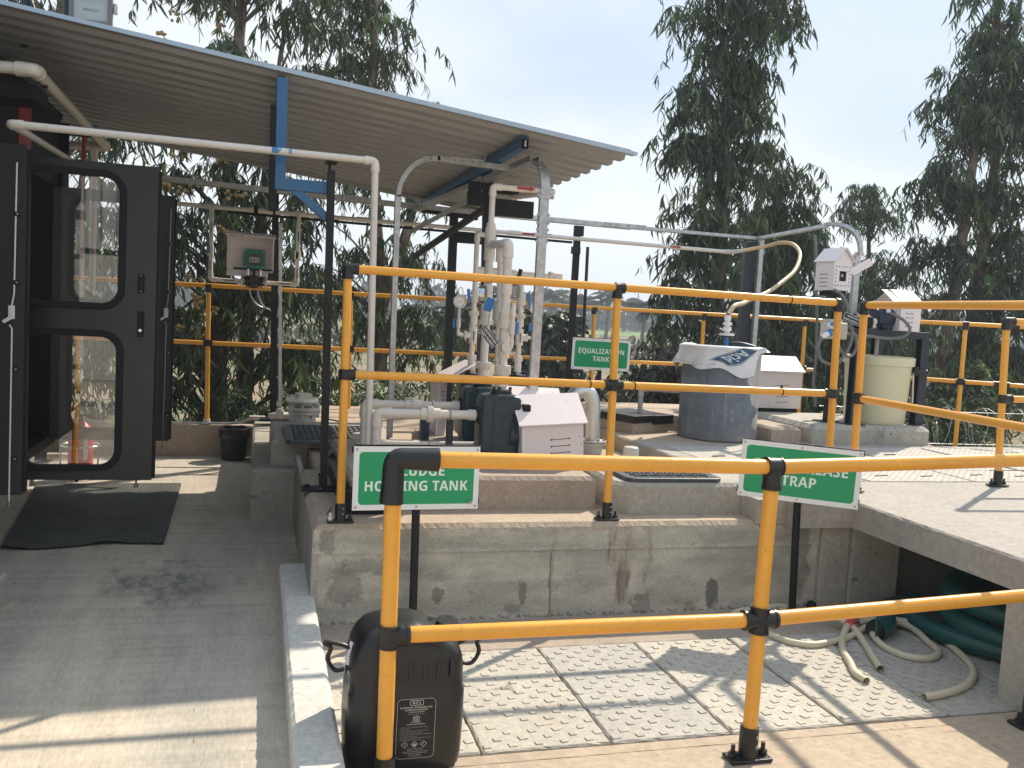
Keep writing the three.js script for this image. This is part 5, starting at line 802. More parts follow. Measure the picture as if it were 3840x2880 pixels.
// ================================================================ RIGHT DECK EQUIPMENT
{ // steel drum with draped sack
  const x = 3.59, z = -6.53, R = 0.312, y0 = 0.598, y1 = 1.325;
  const drumTex = tex(1024, 512, (u, v) => {
    const n = fbm(u * 2, v, 5, 5, 700), g = fbm(u * 2, v, 40, 3, 706), w = fbm(u * 3, v * 1.2, 5, 5, 710), s = fbm(u * 9, v * 0.5, 7, 4, 716);
    let c = [0.155, 0.185, 0.225].map((q) => q * (0.7 + 0.6 * n) * (0.85 + 0.3 * g)); const into = (k, t) => { c = c.map((q, i) => mix(q, k[i], clamp(t))); };
    into([0.10, 0.135, 0.19], step2(0.45, 0.65, fbm(u * 2, v, 4, 4, 719)) * 0.6);
    const side = step2(0.135, 0.15, u + (w - 0.5) * 0.10 - (1 - v) * 0.03) * (1 - step2(0.30, 0.31, u)); into([0.54, 0.535, 0.51], side * step2(0.30, 0.40, v + (w - 0.5) * 0.9 + (u - 0.15) * 1.2) * 0.92);
    into([0.42, 0.42, 0.41], step2(0.60, 0.72, s) * step2(0.45, 0.6, w) * 0.22); if (v < 0.25) into([0.27, 0.24, 0.20], (0.25 - v) * 2.2 * step2(0.4, 0.6, n) + 0.1);
    return c;
  }, true, 1);
  drumTex.repeat.set(1, 1);
  const T = thing('steel_drum', 'large blue grey steel drum with white paint runs and a draped sack', 'drum', [x, y0, z]);
  const b = lathe([[0.001, y0], [R, y0], [R + 0.004, y0 + 0.01], [R, y0 + 0.02], [R - 0.004, y1 - 0.02], [R + 0.008, y1 - 0.012], [R + 0.008, y1], [R - 0.01, y1], [R - 0.012, y1 - 0.02], [0.001, y1 - 0.022]], 64);
  { const p = b.attributes.position, uv = b.attributes.uv; for (let i = 0; i < p.count; i++) { let a = Math.atan2(p.getX(i), p.getZ(i)) / 6.2832; if (a < -0.5) a += 1; uv.setXY(i, a * 1 + 0.1, (p.getY(i) - y0) / (y1 - y0)); } }
  b.translate(x, 0, z); part('body', b, std({ map: drumTex, roughness: 0.38, metalness: 0.25, bumpMap: plasticBump, bumpScale: 0.003 }), T, { keepUV: true });
  part('lid_fittings', [b6(x - 0.08, x - 0.03, y1 + 0.012, y1 + 0.03, z + 0.06, z + 0.08, 0.004), hoseG([[x + 0.03, y1 + 0.02, z], [x + 0.10, y1 + 0.035, z + 0.03], [x + 0.16, y1 + 0.03, z + 0.06], [x + 0.24, y1 + 0.012, z + 0.08]], 0.018, 30, 8)], M.motor, T);
  // sack: sheet over the rim
  const drop = (t) => { const P = [[-2.75, 0.08], [-2.2, 0.24], [-1.95, 0.14], [-1.35, 0.145], [-0.95, 0.175], [-0.55, 0.155], [0.0, 0.225], [0.25, 0.20], [0.55, 0.03], [1.2, 0.02], [1.65, 0.05]]; for (let i = 0; i + 1 < P.length; i++) if (t <= P[i + 1][0]) return mix(P[i][1], P[i + 1][1], sm(clamp((t - P[i][0]) / (P[i + 1][0] - P[i][0])))); return 0.05; };
  const nt = 120, nd = 22, v = [], uvs = [], Q = (i, j) => { const t = mix(-2.75, 1.65, i / nt), L = drop(t) + 0.012, s = j / nd; let r, y; if (s < 0.25) { r = mix(0.20, R + 0.012, s / 0.25); y = y1 + 0.006 + 0.014 * sm(s / 0.25) - 0.006 * (1 - s / 0.25); } else { const k = (s - 0.25) / 0.75; r = R + 0.016 + 0.03 * k * (0.5 + 0.5 * Math.sin(t * 6.5 + 0.6)) + 0.010 * Math.sin(t * 15 + k * 5) * k + 0.02 * k * (t < -1.7 ? 1.6 : 0.3); y = y1 + 0.016 - L * k; if (k < 0.22) { r += 0.010 * Math.sin(k / 0.22 * 3.14); } } return [x + r * Math.sin(t), y, z + r * Math.cos(t)]; };
  for (let i = 0; i < nt; i++) for (let j = 0; j < nd; j++) { const A = [[i, j], [i, j + 1], [i + 1, j + 1], [i, j], [i + 1, j + 1], [i + 1, j]]; for (const [a, c] of A) { v.push(...Q(a, c)); uvs.push(a / nt, 1 - c / nd); } }
  const g = new THREE.BufferGeometry(); g.setAttribute('position', new THREE.Float32BufferAttribute(v, 3)); g.setAttribute('uv', new THREE.Float32BufferAttribute(uvs, 2)); g.computeVertexNormals();
  const sackTex = canvasTex(1024, 512, (c, W, H) => {
    c.fillStyle = '#d9dadb'; c.fillRect(0, 0, W, H); for (let i = 0; i < 260; i++) { c.fillStyle = `rgba(${rnd() < 0.5 ? '150,148,142' : '240,240,240'},${0.06 * rnd()})`; c.beginPath(); c.ellipse(rnd() * W, rnd() * H, 10 + rnd() * 60, 6 + rnd() * 20, rnd() * 3, 0, 7); c.fill(); }
    c.save(); c.translate(600, 270); c.rotate(0.62); c.fillStyle = '#33506f'; c.fillRect(-52, -150, 104, 300); c.strokeStyle = '#20364f'; c.lineWidth = 5; c.strokeRect(-60, -158, 120, 316); c.rotate(Math.PI / 2 + Math.PI); c.fillStyle = '#c9d3da'; c.font = 'bold 100px sans-serif'; c.textAlign = 'center'; c.textBaseline = 'middle'; c.rotate(Math.PI); c.fillText('Acid', 0, 4); c.restore();
    c.fillStyle = '#5c5f66'; c.font = '26px sans-serif'; c.save(); c.translate(395, 440); c.rotate(0.12); c.fillText('CO., LTD.', 0, 0); c.restore(); c.save(); c.translate(250, 470); c.rotate(0.15); c.fillText('MANUFACTURING', -60, 0); c.restore();
  });
  const S = one('sack', 'white woven chemical sack draped over the rim of the steel drum', 'sack', g, std({ map: sackTex, roughness: 0.6, bumpMap: plasticBump, bumpScale: 0.002 }), { keepUV: true });
  const F = thing('dosing_valve', 'white valve and flange standing on the steel drum below the tan hose', 'valve', [3.60, 1.33, -6.5]), fx = 3.602, fz = -6.5;
  part('pipe', cyl([fx, 1.325, fz], [fx - 0.002, 1.41, fz], 0.02), M.valveBlue, F); part('flange', ringAt([fx, 1.412, fz], Y1, 0.062, 0.014), M.motor, F); part('flange', ringAt([fx, 1.430, fz], Y1, 0.06, 0.016), M.white, F); for (const a of [0.5, 1.9, 3.5, 5]) part('bolt', hexBolt([fx + Math.cos(a) * 0.045, 1.395, fz + Math.sin(a) * 0.045], 0.008, 0.05), M.bolt, F);
  part('body', [cyl([fx, 1.44, fz], [fx - 0.002, 1.585, fz], 0.022), ringAt([fx, 1.475, fz], Y1, 0.034, 0.03), ringAt([fx, 1.515, fz], Y1, 0.036, 0.025), ringAt([fx - 0.002, 1.56, fz], Y1, 0.027, 0.03)], M.white, F); part('clip', ringAt([fx, 1.605, fz], Y1, 0.019, 0.012), M.steel, F);
  one('hose', 'tan translucent hose looping from the back pipe down to the steel drum', 'hose', hoseG([[4.74, 2.27, -8.47], [4.804, 2.285, -8.45], [4.974, 2.336, -8.273], [5.0, 2.358, -8.095], [5.026, 2.338, -7.918], [4.998, 2.261, -7.741], [4.897, 2.166, -7.564], [4.736, 2.036, -7.386], [4.508, 1.919, -7.209], [4.262, 1.811, -7.032], [4.011, 1.739, -6.855], [3.823, 1.69, -6.677], [3.66, 1.655, -6.53], [3.60, 1.59, -6.5]], 0.0185, 140, 12), M.hoseTan);
}
{ // blocks and small machines behind the drum
  plinth('brown concrete block with sloping end behind the steel drum', [[3.30, -7.45], [4.25, -7.45], [4.25, -6.88], [3.45, -6.88], [3.30, -7.05]], 0.58, 0.715, M.brown, 0.03);
  plinth('low brown concrete block to the right of the steel drum', rect(3.95, 4.22, -6.84, -6.30), 0.58, 0.715, M.brown, 0.02);
  plinth('grey concrete block with cut corners under the cream dosing tank', [[4.28, -7.2], [5.42, -7.2], [5.42, -6.27], [5.36, -6.23], [4.96, -6.23], [4.90, -6.28], [4.80, -6.28], [4.77, -6.24], [4.28, -6.24]], 0.58, 0.748, M.grey, 0.035);
  const B = thing('machine_base', 'cast grey machine foot on the brown block left of the steel drum', 'machine', [3.73, 0.71, -7.3]); const l = lathe([[0.06, 0.71], [0.055, 0.75], [0.065, 0.79], [0.045, 0.81], [0.05, 0.86], [0.10, 0.87], [0.10, 0.885], [0.001, 0.886]], 28); l.translate(3.76, 0, -7.3); part('casting', l, M.pvcGrey, B); part('spring', [ringAt([3.70, 0.93, -7.3], Y1, 0.008, 0.1), ringAt([3.73, 0.93, -7.3], Y1, 0.008, 0.1)], M.white, B);
  const H = thing('weather_hood', 'far pinkish hood right of the steel drum with slits near its base', 'hood', [4.62, 0.72, -7.2]); hood(H, 4.30, 4.78, 0.78, 1.125, 1.245, -7.5, -7.19, 0, 0.02, 0.6); part('base', [b6(4.32, 4.76, 0.735, 0.778, -7.48, -7.2, 0.004), b6(4.35, 4.45, 0.60, 0.735, -7.4, -7.25, 0.01)], M.blackMatt, H);
  const K = thing('hatch_box', 'black steel hatch box on brown kerb with a grey pipe rising from it', 'hatch', [3.02, 0.6, -6.95]); const rot = [0, 0.42, 0], c = [3.02, 0, -6.95];
  part('kerb', bx(0.44, 0.1, 0.46, [c[0], 0.63, c[2]], rot, 0.006), M.brown, K); part('lid', [bx(0.24, 0.075, 0.50, [c[0] + 0.115, 0.70, c[2] - 0.05], rot, 0.004)], M.black, K); part('lid', [bx(0.235, 0.06, 0.50, [c[0] - 0.115, 0.71, c[2] + 0.05], rot, 0.004)], M.black, K);
  const P = pipeThing('vent_tube', 'grey pipe rising from the black hatch box and turning right', 'pipe', [[3.10, 0.73, -6.96], [3.10, 0.935, -6.96], [3.62, 0.925, -7.0]], 0.021, M.pvcGrey); part('collar', ringAt([3.10, 0.915, -6.96], Y1, 0.025, 0.05), M.pvcGrey, P);
  const R = thing('cable_reel', 'weathered wooden board with dark edge leaning behind the handrail post', 'board', [2.62, 0.48, -7.7]); part('board', [bx(0.10, 0.24, 0.03, [2.86, 0.60, -7.75], [0, 0.3, 0.02], 0.006), place(cyl([0, 0, -0.012], [0, 0, 0.012], 0.13, 0.13, 24), [2.92, 0.60, -7.79], [0, 0.9, 0])], M.brown, R); part('band', bx(0.13, 0.02, 0.034, [2.87, 0.60, -7.74], [0, 0.3, 0], 0.002), M.blackMatt, R); part('base', b6(2.70, 2.83, 0.479, 0.56, -7.62, -7.5, 0.004), M.blackMatt, R);
}
{ // cream dosing tank, its steel frame, motor and hoods
  const x = 5.09, z = -6.56, T = thing('dosing_tank', 'cream plastic dosing tank with wide rim between dark blue steel posts', 'tank', [x, 0.745, z]);
  const l = lathe([[0.001, 0.748], [0.235, 0.748], [0.245, 0.76], [0.268, 1.235], [0.27, 1.24], [0.288, 1.245], [0.29, 1.31], [0.282, 1.316], [0.268, 1.316], [0.26, 1.24], [0.001, 1.235]], 56); l.translate(x, 0, z); part('body', toCreasedNormals(l, 0.7), M.cream, T);
  part('outlet', [ringAt([x + 0.20, 1.205, z + 0.17], [0.6, 0, 0.8], 0.03, 0.05), ringAt([x + 0.23, 1.205, z + 0.19], [0.5, 0, 0.3], 0.045, 0.03), cyl([x + 0.2, 1.20, z + 0.2], [x + 0.33, 1.205, z + 0.2], 0.018)], M.joint, T); part('level_strip', [bx(0.012, 0.26, 0.01, [x + 0.205, 1.07, z + 0.20], [0, 0, 0.06], 0.002)], M.beige, T);
  part('stirrer', cyl([x - 0.03, 1.2, z], [x - 0.03, 1.48, z], 0.016), M.bolt, T);
  const F = thing('agitator_stand', 'dark blue steel frame carrying the agitator motor over the cream tank', 'frame', [x, 0.745, z]);
  const post = (px, pz, w, top) => { part('post', [b6(px - w / 2, px + w / 2, 0.752, top, pz - 0.04, pz - 0.032, 0.002), b6(px - w / 2, px + w / 2, 0.752, top, pz + 0.032, pz + 0.04, 0.002), b6(px - 0.005, px + 0.005, 0.752, top, pz - 0.032, pz + 0.032, 0)], M.frameBlue, F); part('base_plate', b6(px - w, px + w, 0.745, 0.756, pz - 0.075, pz + 0.075, 0.002), M.frameBlue, F); };
  post(4.725, -6.36, 0.08, 1.47); post(5.405, -6.42, 0.08, 1.475); post(5.40, -7.0, 0.08, 1.47);
  part('beam', [b6(4.67, 5.455, 1.475, 1.535, -6.46, -6.40, 0.003), b6(5.0, 5.45, 1.475, 1.535, -7.03, -6.97, 0.003), b6(5.36, 5.42, 1.4755, 1.53, -6.965, -6.465, 0.003), b6(4.73, 4.79, 1.4755, 1.53, -6.965, -6.465, 0.003)], M.frameBlue, F);
  const A = thing('agitator', 'blue agitator motor with dark gearbox on the steel frame', 'motor', [5.0, 1.535, -6.5]);
  part('gearbox', [b6(4.72, 4.90, 1.55, 1.64, -6.62, -6.42, 0.012), ringAt([4.84, 1.6, -6.5], X1, 0.06, 0.12), ringAt([4.93, 1.60, -6.5], X1, 0.045, 0.04)], M.blackMatt, A); part('motor', [ringAt([5.05, 1.635, -6.5], X1, 0.082, 0.18), b6(5.0, 5.10, 1.536, 1.58, -6.57, -6.43, 0.004)], M.motor, A); part('feet', [b6(4.76, 4.80, 1.536, 1.556, -6.45, -6.38, 0.003), b6(4.98, 5.02, 1.536, 1.556, -6.45, -6.38, 0.003)], M.blackMatt, A); part('terminal_cap', ringAt([5.02, 1.695, -6.40], [0.9, 0, 0.4], 0.016, 0.03), M.white, A); part('coupling', [ringAt([4.915, 1.60, -6.44], X1, 0.03, 0.03), ringAt([4.915, 1.56, -6.44], X1, 0.02, 0.03)], M.beige, A);
  const H = thing('weather_hood', 'pinkish agitator hood with slits on the frame above the cream tank', 'hood', [5.2, 1.535, -6.5]); hood(H, 5.115, 5.315, 1.537, 1.775, 1.875, -6.66, -6.37, -0.02, 0.012, 0.45); part('roof_sheet', bx(0.10, 0.004, 0.19, [5.085, 1.825, -6.445], [0.56, 0, 0.0], 0.001), M.pink, H); part('roof_sheet', bx(0.05, 0.004, 0.19, [5.105, 1.825, -6.585], [-0.56, 0, 0.0], 0.001), M.pink, H);
  const conduit = (label, pts) => one('flexible_conduit', label, 'conduit', ribbedHose(pts, 0.0135, 0.011, 0.16), M.conduit);
  conduit('grey flexible conduit curling from the agitator motor along the blue beam', [[5.009, 1.681, -6.36], [5.102, 1.621, -6.3], [5.148, 1.55, -6.28], [5.116, 1.493, -6.3], [5.031, 1.471, -6.36], [4.814, 1.479, -6.36], [4.633, 1.48, -6.34], [4.555, 1.521, -6.36], [4.52, 1.56, -6.4]]);
  conduit('grey flexible conduit dropping from the gabled hood beside the mast', [[4.41, 1.836, -6.3], [4.455, 1.794, -6.25], [4.486, 1.697, -6.2], [4.506, 1.591, -6.18], [4.53, 1.457, -6.18], [4.509, 1.348, -6.2], [4.464, 1.274, -6.22], [4.42, 1.25, -6.24]]);
  conduit('grey flexible conduit hanging in a loop below the socket box', [[4.544, 1.56, -6.26], [4.593, 1.46, -6.22], [4.606, 1.379, -6.22], [4.565, 1.314, -6.22], [4.501, 1.32, -6.22], [4.459, 1.382, -6.24], [4.45, 1.44, -6.27]]);
  conduit('grey cable looping down from the blue plug of the socket box', [[4.275, 1.45, -6.22], [4.255, 1.346, -6.22], [4.288, 1.276, -6.22], [4.363, 1.243, -6.22], [4.44, 1.24, -6.26]]);
  conduit('thin grey conduit hanging down from the tray left of the socket box', [[4.466, 2.30, -6.7], [4.474, 2.163, -6.68], [4.51, 1.724, -6.66], [4.506, 1.534, -6.62], [4.505, 1.249, -6.6], [4.499, 1.077, -6.6], [4.53, 0.96, -6.6], [4.535, 0.86, -6.6]]);
  const S = thing('socket_box', 'beige industrial socket box with blue plug left of the dosing tank', 'socket', [4.48, 1.43, -6.33]); part('box', [b6(4.38, 4.575, 1.44, 1.575, -6.40, -6.30, 0.012)], M.beige, S); part('socket', [cyl([4.42, 1.51, -6.30], [4.38, 1.50, -6.23], 0.036, 0.034)], M.beige, S); part('lid', ringAt([4.385, 1.545, -6.235], [-0.25, 0.9, 0.35], 0.042, 0.018), M.white, S); part('plug', [cyl([4.39, 1.50, -6.24], [4.33, 1.478, -6.215], 0.03, 0.028), ringAt([4.385, 1.556, -6.23], [-0.25, 0.9, 0.35], 0.024, 0.016)], M.valveBlue, S); part('gland', cyl([4.335, 1.48, -6.217], [4.28, 1.452, -6.22], 0.023, 0.018), M.white, S); part('plate', b6(4.37, 4.56, 1.576, 1.60, -6.36, -6.35, 0.001), M.galv, S);
  const P = thing('support_post', 'black post carrying the gabled pink hood left of the dosing tank', 'post', [4.52, 0.745, -6.5]); part('post', b6(4.565, 4.615, 0.752, 1.79, -6.53, -6.48, 0.002), M.black, P); part('base_plate', b6(4.5, 4.68, 0.746, 0.757, -6.58, -6.43, 0.002), M.black, P); part('cap', b6(4.45, 4.60, 1.79, 1.83, -6.55, -6.40, 0.003), M.blackMatt, P);
  { // gabled hood, turned so its open end faces right
    const Hh = thing('weather_hood', 'gabled pinkish hood with a square opening on the black post near the mast', 'hood', [4.47, 1.83, -6.5]), w = 0.19, d = 0.20, m = new THREE.Matrix4().makeTranslation(4.42, 1.832, -6.33).multiply(new THREE.Matrix4().makeRotationY(0.16)).multiply(new THREE.Matrix4().makeRotationZ(0.012));
    const ap = (g) => { g.applyMatrix4(m); return g; };
    const sh = polyShape([[0, 0], [w, 0], [w, 0.235], [w / 2, 0.335], [0, 0.235]]); const hole = new THREE.Path(); [[0.06, 0.075], [0.135, 0.075], [0.135, 0.155], [0.06, 0.155]].forEach((q, i) => (i ? hole.lineTo(...q) : hole.moveTo(...q))); hole.closePath(); sh.holes.push(hole);
    part('gable', ap(ext(sh, 0.004)), M.pink, Hh); const sh2 = polyShape([[0, 0], [w, 0], [w, 0.235], [w / 2, 0.335], [0, 0.235]]); const back = ext(sh2, 0.004); back.translate(0, 0, -d); part('gable', ap(back), M.pink, Hh);
    part('side', ap(b6(0, 0.004, 0, 0.235, -d + 0.004, -0.001, 0)), M.pink, Hh); part('side', ap(b6(w - 0.004, w, 0, 0.235, -d + 0.004, -0.001, 0)), M.pink, Hh);
    for (const s of [-1, 1]) part('roof_sheet', ap(bx(0.155, 0.004, d + 0.045, [w / 2 + s * 0.0565, 0.2865, -d / 2 + 0.008], [0, 0, -s * 0.81], 0)), M.pink, Hh);
    const pos = []; for (let i = 0; i < 6; i++) { pos.push([0.022 + i * 0.029, 0.19], [0.022 + i * 0.029, 0.04]); if (i > 0 && i < 5) pos.push([0.022, 0.04 + i * 0.03], [0.167, 0.04 + i * 0.03]); } for (const [a, b] of pos) part('hole', ap(ringAt([a, b, 0.0045], Z1, 0.0048, 0.003)), M.blackMatt, Hh);
    for (let i = 0; i < 4; i++) part('vent_slit', ap(b6(-0.002, -0.0005, 0.03 + i * 0.032, 0.034 + i * 0.032, -d * 0.75, -d * 0.3, 0)), M.blackMatt, Hh);
    part('terminal', [ap(b6(0.045, 0.15, 0.06, 0.17, -0.08, -0.03, 0.004)), ap(ringAt([0.1, 0.12, -0.025], Z1, 0.025, 0.02))], M.motor, Hh); part('gland', ap(ringAt([0.1, 0.12, -0.012], Z1, 0.012, 0.012)), M.brass, Hh);
  }
  one('white_plate', 'loose white sheet plate hanging tilted beside the galvanised mast', 'plate', bx(0.205, 0.065, 0.004, [4.815, 2.05, -6.52], [0, 0, 0.50], 0.001), M.pink);
}
{ // razor wire
  const T = thing('razor_wire', 'coils of razor wire beyond the right end of the pale deck', 'razor wire', [7, 0.4, -7.6]), pts = []; const n = 15;
  for (let i = 0; i <= n * 20; i++) { const t = i / 20, a = t * 6.2832; pts.push([5.45 + t * 0.235 + 0.14 * Math.sin(a * 0.5), 0.50 + 0.27 * Math.sin(a), -7.9 + 0.23 * Math.cos(a)]); }
  const c = new THREE.CatmullRomCurve3(pts.map(V3)); part('coil', new THREE.TubeGeometry(c, 1500, 0.0028, 5), M.galv, T);
  const barbs = []; for (let i = 0; i < 520; i++) { const p = c.getPointAt(i / 520), t = c.getTangentAt(i / 520), u = new THREE.Vector3(rr(-1, 1), rr(-1, 1), rr(-1, 1)).cross(t).normalize().multiplyScalar(0.016); barbs.push(bar(p.clone().sub(u), p.clone().add(u), 0.004, 0.0015, Y1, 0)); } part('barb', barbs, M.galv, T, { kind: 'stuff' });
  for (const y of [0.44, 0.77]) part('strand', hoseG([[5.3, y, -7.65], [7, y - 0.02, -7.6], [9, y - 0.01, -7.6]], 0.003, 40, 5), M.galv, T);
}
// ================================================================ LOWER FLOOR OBJECTS
const H2 = 0.0165;
one('hose', 'cream hose loop lying against the wall behind the middle post', 'hose', hoseG([[2.62, H2, -3.98], [2.70, H2, -4.08], [2.772, H2, -4.13], [2.74, H2, -4.155], [2.66, H2, -4.15], [2.55, H2, -4.13], [2.44, H2, -4.09], [2.366, H2, -4.0], [2.40, H2, -3.88], [2.453, H2, -3.726], [2.479, H2, -3.663], [2.56, H2, -3.614], [2.698, H2, -3.636], [2.852, H2, -3.697], [3.019, H2, -3.805]], H2, 160, 12), M.hose);
one('hose', 'cream hose curled in an oval loop on the shaded cover slabs', 'hose', hoseG([[2.99, 0.03, -3.84], [3.165, 0.03, -3.855], [3.23, 0.03, -3.75], [3.202, H2, -3.593], [3.143, H2, -3.443], [3.041, H2, -3.383], [2.95, H2, -3.413], [2.92, H2, -3.547], [2.975, 0.035, -3.722], [3.04, 0.045, -3.80], [3.15, 0.045, -3.84], [3.28, 0.04, -3.70], [3.258, H2, -3.467], [3.156, H2, -3.243], [3.0, H2, -3.099], [2.831, H2, -3.03], [2.691, H2, -3.006]], H2, 180, 12), M.hose);
{ const T = thing('hose', 'short cream hose end joined with a pink sleeve on the slabs', 'hose', [2.75, 0, -3.5]); part('tube', hoseG([[3.0, 0.05, -3.85], [2.93, 0.05, -3.81], [2.826, 0.03, -3.721], [2.70, H2, -3.56], [2.61, H2, -3.373], [2.56, H2, -3.27], [2.555, H2, -3.19]], H2, 80, 12), M.hose, T); part('sleeve', cyl([2.965, 0.052, -3.835], [2.875, 0.043, -3.765], 0.021), M.pinkRed, T); }
one('hose', 'short cream hose end pointing to the camera inside the loops', 'hose', hoseG([[2.88, 0.05, -3.88], [2.90, 0.035, -3.76], [2.85, H2, -3.6], [2.77, H2, -3.43], [2.711, H2, -3.30]], H2, 60, 12), M.hose);
{
  const T = thing('suction_hose', 'dark green ribbed suction hose coiled in the shade under the deck', 'hose', [3.3, 0, -3.5]);
  const P = []; for (let i = 0; i <= 64; i++) { const a = -0.4 + i / 64 * 6.2832 * 2.1; P.push([3.86 + Math.cos(a) * (0.52 + 0.03 * Math.sin(a * 2)), 0.055 + i / 64 * 0.24, -3.46 + Math.sin(a) * 0.40]); }
  part('tube', ribbedHose(P, 0.054, 0.021, 0.13), M.greenHose, T); part('tube', ribbedHose([[2.955, 0.055, -3.66], [3.06, 0.055, -3.72], [3.25, 0.055, -3.95], [3.5, 0.055, -4.03]], 0.05, 0.05, 0.02), M.greenHose, T);
  part('end_rim', place(new THREE.TorusGeometry(0.05, 0.004, 8, 24), [2.953, 0.055, -3.658], [0, 1.0, 0]), M.greenHose, T); part('end_hole', place(new THREE.CircleGeometry(0.045, 20), [2.962, 0.055, -3.665], [0, -0.55, 0]), M.darkGlass, T);
  part('tube', ribbedHose([[3.55, 0.055, -3.2], [3.40, 0.055, -3.30], [3.28, 0.055, -3.55], [3.30, 0.06, -3.85], [3.45, 0.08, -4.0]], 0.05, 0.021, 0.13), M.greenHose, T);
}
one('pipe_stub', 'small dark ball of pipe stub at the wall foot right of the sign post', 'pipe', [sph([2.90, 0.03, -4.11], 0.028)], M.blackMatt);
{ // jerrycan
  const x0 = 0.308, x1 = 0.698, T = thing('jerrycan', 'large black plastic jerrycan with printed label behind the nearest corner post', 'jerrycan', [0.51, 0, -2.97]);
  const W = x1 - x0, cx = (x0 + x1) / 2, zc = -2.915, D = 0.29;
  // superellipse sections stacked: foot, belly, shoulder, sloping top
  const rows = [[0, 0.90, 0.90], [0.012, 0.96, 0.96], [0.05, 0.985, 0.99], [0.14, 1, 1], [0.24, 1, 1], [0.245, 0.985, 0.98], [0.25, 0.975, 0.97], [0.30, 0.965, 0.97], [0.34, 0.945, 0.96], [0.375, 0.90, 0.93], [0.405, 0.82, 0.87], [0.428, 0.70, 0.78], [0.443, 0.5, 0.62], [0.448, 0.25, 0.35], [0.448, 0.01, 0.01]];
  const n = 72, v = [], q = (i, j) => { const [y, sx, sz] = rows[j], a = i / n * 6.2832, e = 0.42, c = Math.cos(a), s = Math.sin(a); let X = Math.sign(c) * Math.pow(Math.abs(c), e) * W / 2 * sx, Z = Math.sign(s) * Math.pow(Math.abs(s), e) * D / 2 * sz, yy = y; const pinch = c < -0.3 ? Math.exp(-Math.pow((y - 0.22) / 0.05, 2)) * 0.018 * Math.exp(-Math.pow(Z / 0.06, 2)) : 0; X += pinch; if (y > 0.34) { const t = (y - 0.34) / 0.11; yy -= 0.04 * t * clamp((X - 0.02) / 0.12) ; } if (s > 0.4 && y > 0.06 && y < 0.22 && Math.abs(X) < W * 0.36) Z -= 0.004; return [cx + X, yy * 1.07, zc + Z]; };
  for (let j = 0; j + 1 < rows.length; j++) for (let i = 0; i < n; i++) { const A = q(i, j), B = q(i + 1, j), C = q(i + 1, j + 1), E = q(i, j + 1); v.push(...A, ...C, ...B, ...A, ...E, ...C); }
  const g = new THREE.BufferGeometry(); g.setAttribute('position', new THREE.Float32BufferAttribute(v, 3)); g.computeVertexNormals();
  const can = std({ color: lin(0.0125, 0.013, 0.0145), roughness: 0.34, bumpMap: plasticBump, bumpScale: 0.0012 });
  part('body', toCreasedNormals(g, 1.1), can, T);
  part('ridge', [hoseG([[cx - 0.03, 0.452, zc + 0.07], [cx + 0.05, 0.452, zc + 0.07], [cx + 0.08, 0.445, zc + 0.09], [cx + 0.10, 0.425, zc + 0.112]], 0.006, 30, 8), hoseG([[cx - 0.16, 0.41, zc + 0.06], [cx - 0.1, 0.445, zc + 0.068], [cx - 0.03, 0.452, zc + 0.07]], 0.004, 20, 8)], can, T);
  part('shoulder', sph([cx + 0.09, 0.428, zc - 0.02], 0.055, 1.1, 0.55, 1), can, T); for (let i = 0; i < 4; i++) part('rib', bx(0.012, 0.055, 0.008, [cx + 0.0 + i * 0.045, 0.345, zc + D / 2 * 0.965], [-0.12, 0, 0], 0.003), can, T);
  part('neck', cyl([cx + 0.125, 0.40, zc + 0.045], [cx + 0.127, 0.435, zc + 0.05], 0.034, 0.034, 24), can, T); { const c = [cyl([cx + 0.127, 0.435, zc + 0.05], [cx + 0.129, 0.478, zc + 0.056], 0.036, 0.035, 28)]; for (let i = 0; i < 16; i++) { const a = i / 16 * 6.283; c.push(bx(0.006, 0.03, 0.006, [cx + 0.128 + Math.cos(a) * 0.036, 0.452, zc + 0.053 + Math.sin(a) * 0.036], [0, -a, 0], 0.001)); } part('cap', c, can, T); }
  const hd = (s) => { const X = cx + s * (W / 2 - 0.012), y = 0.325; return [hoseG([[X, y - 0.03, zc + 0.02], [X + s * 0.045, y - 0.035, zc + 0.02], [X + s * 0.07, y + 0.005, zc + 0.02], [X + s * 0.062, y + 0.04, zc + 0.02], [X + s * 0.085, y + 0.06, zc + 0.02], [X + s * 0.03, y + 0.05, zc + 0.02], [X - s * 0.005, y + 0.035, zc + 0.02]], 0.0075, 50, 8), b6(X - 0.014, X + 0.014, y - 0.045, y - 0.015, zc, zc + 0.04, 0.006)]; };
  part('handle', hd(-1).map((g) => (g.translate(0, 0.022, 0), g)), can, T); part('handle', hd(1).map((g) => (g.translate(0, 0.022, 0), g)), can, T);
  const lt = canvasTex(512, 800, (c, w, h) => {
    c.fillStyle = '#0b0c0e'; c.fillRect(0, 0, w, h); c.strokeStyle = '#c8cacc'; c.lineWidth = 5; c.beginPath(); c.roundRect(6, 6, w - 12, h - 12, 60); c.stroke(); c.fillStyle = '#d0d2d4'; c.textAlign = 'center';
    c.strokeStyle = '#d0d2d4'; c.lineWidth = 6; c.beginPath(); c.roundRect(170, 26, 172, 62, 12); c.stroke(); c.font = 'bold 46px sans-serif'; c.fillText('N P L', 256, 74);
    c.font = 'bold 31px serif'; c.fillText('NATIONAL PEROXIDE LTD.', 256, 130); c.font = 'bold 26px serif'; c.fillText('HYDROGEN PEROXIDE', 256, 160); c.font = 'bold 18px serif'; c.fillText('STABILISED SOLUTION', 256, 186); c.font = '15px sans-serif'; c.fillText('UN NO. 2014    CAS NO. 7722-84-1', 256, 212); c.fillText('IS 2080', 256, 232);
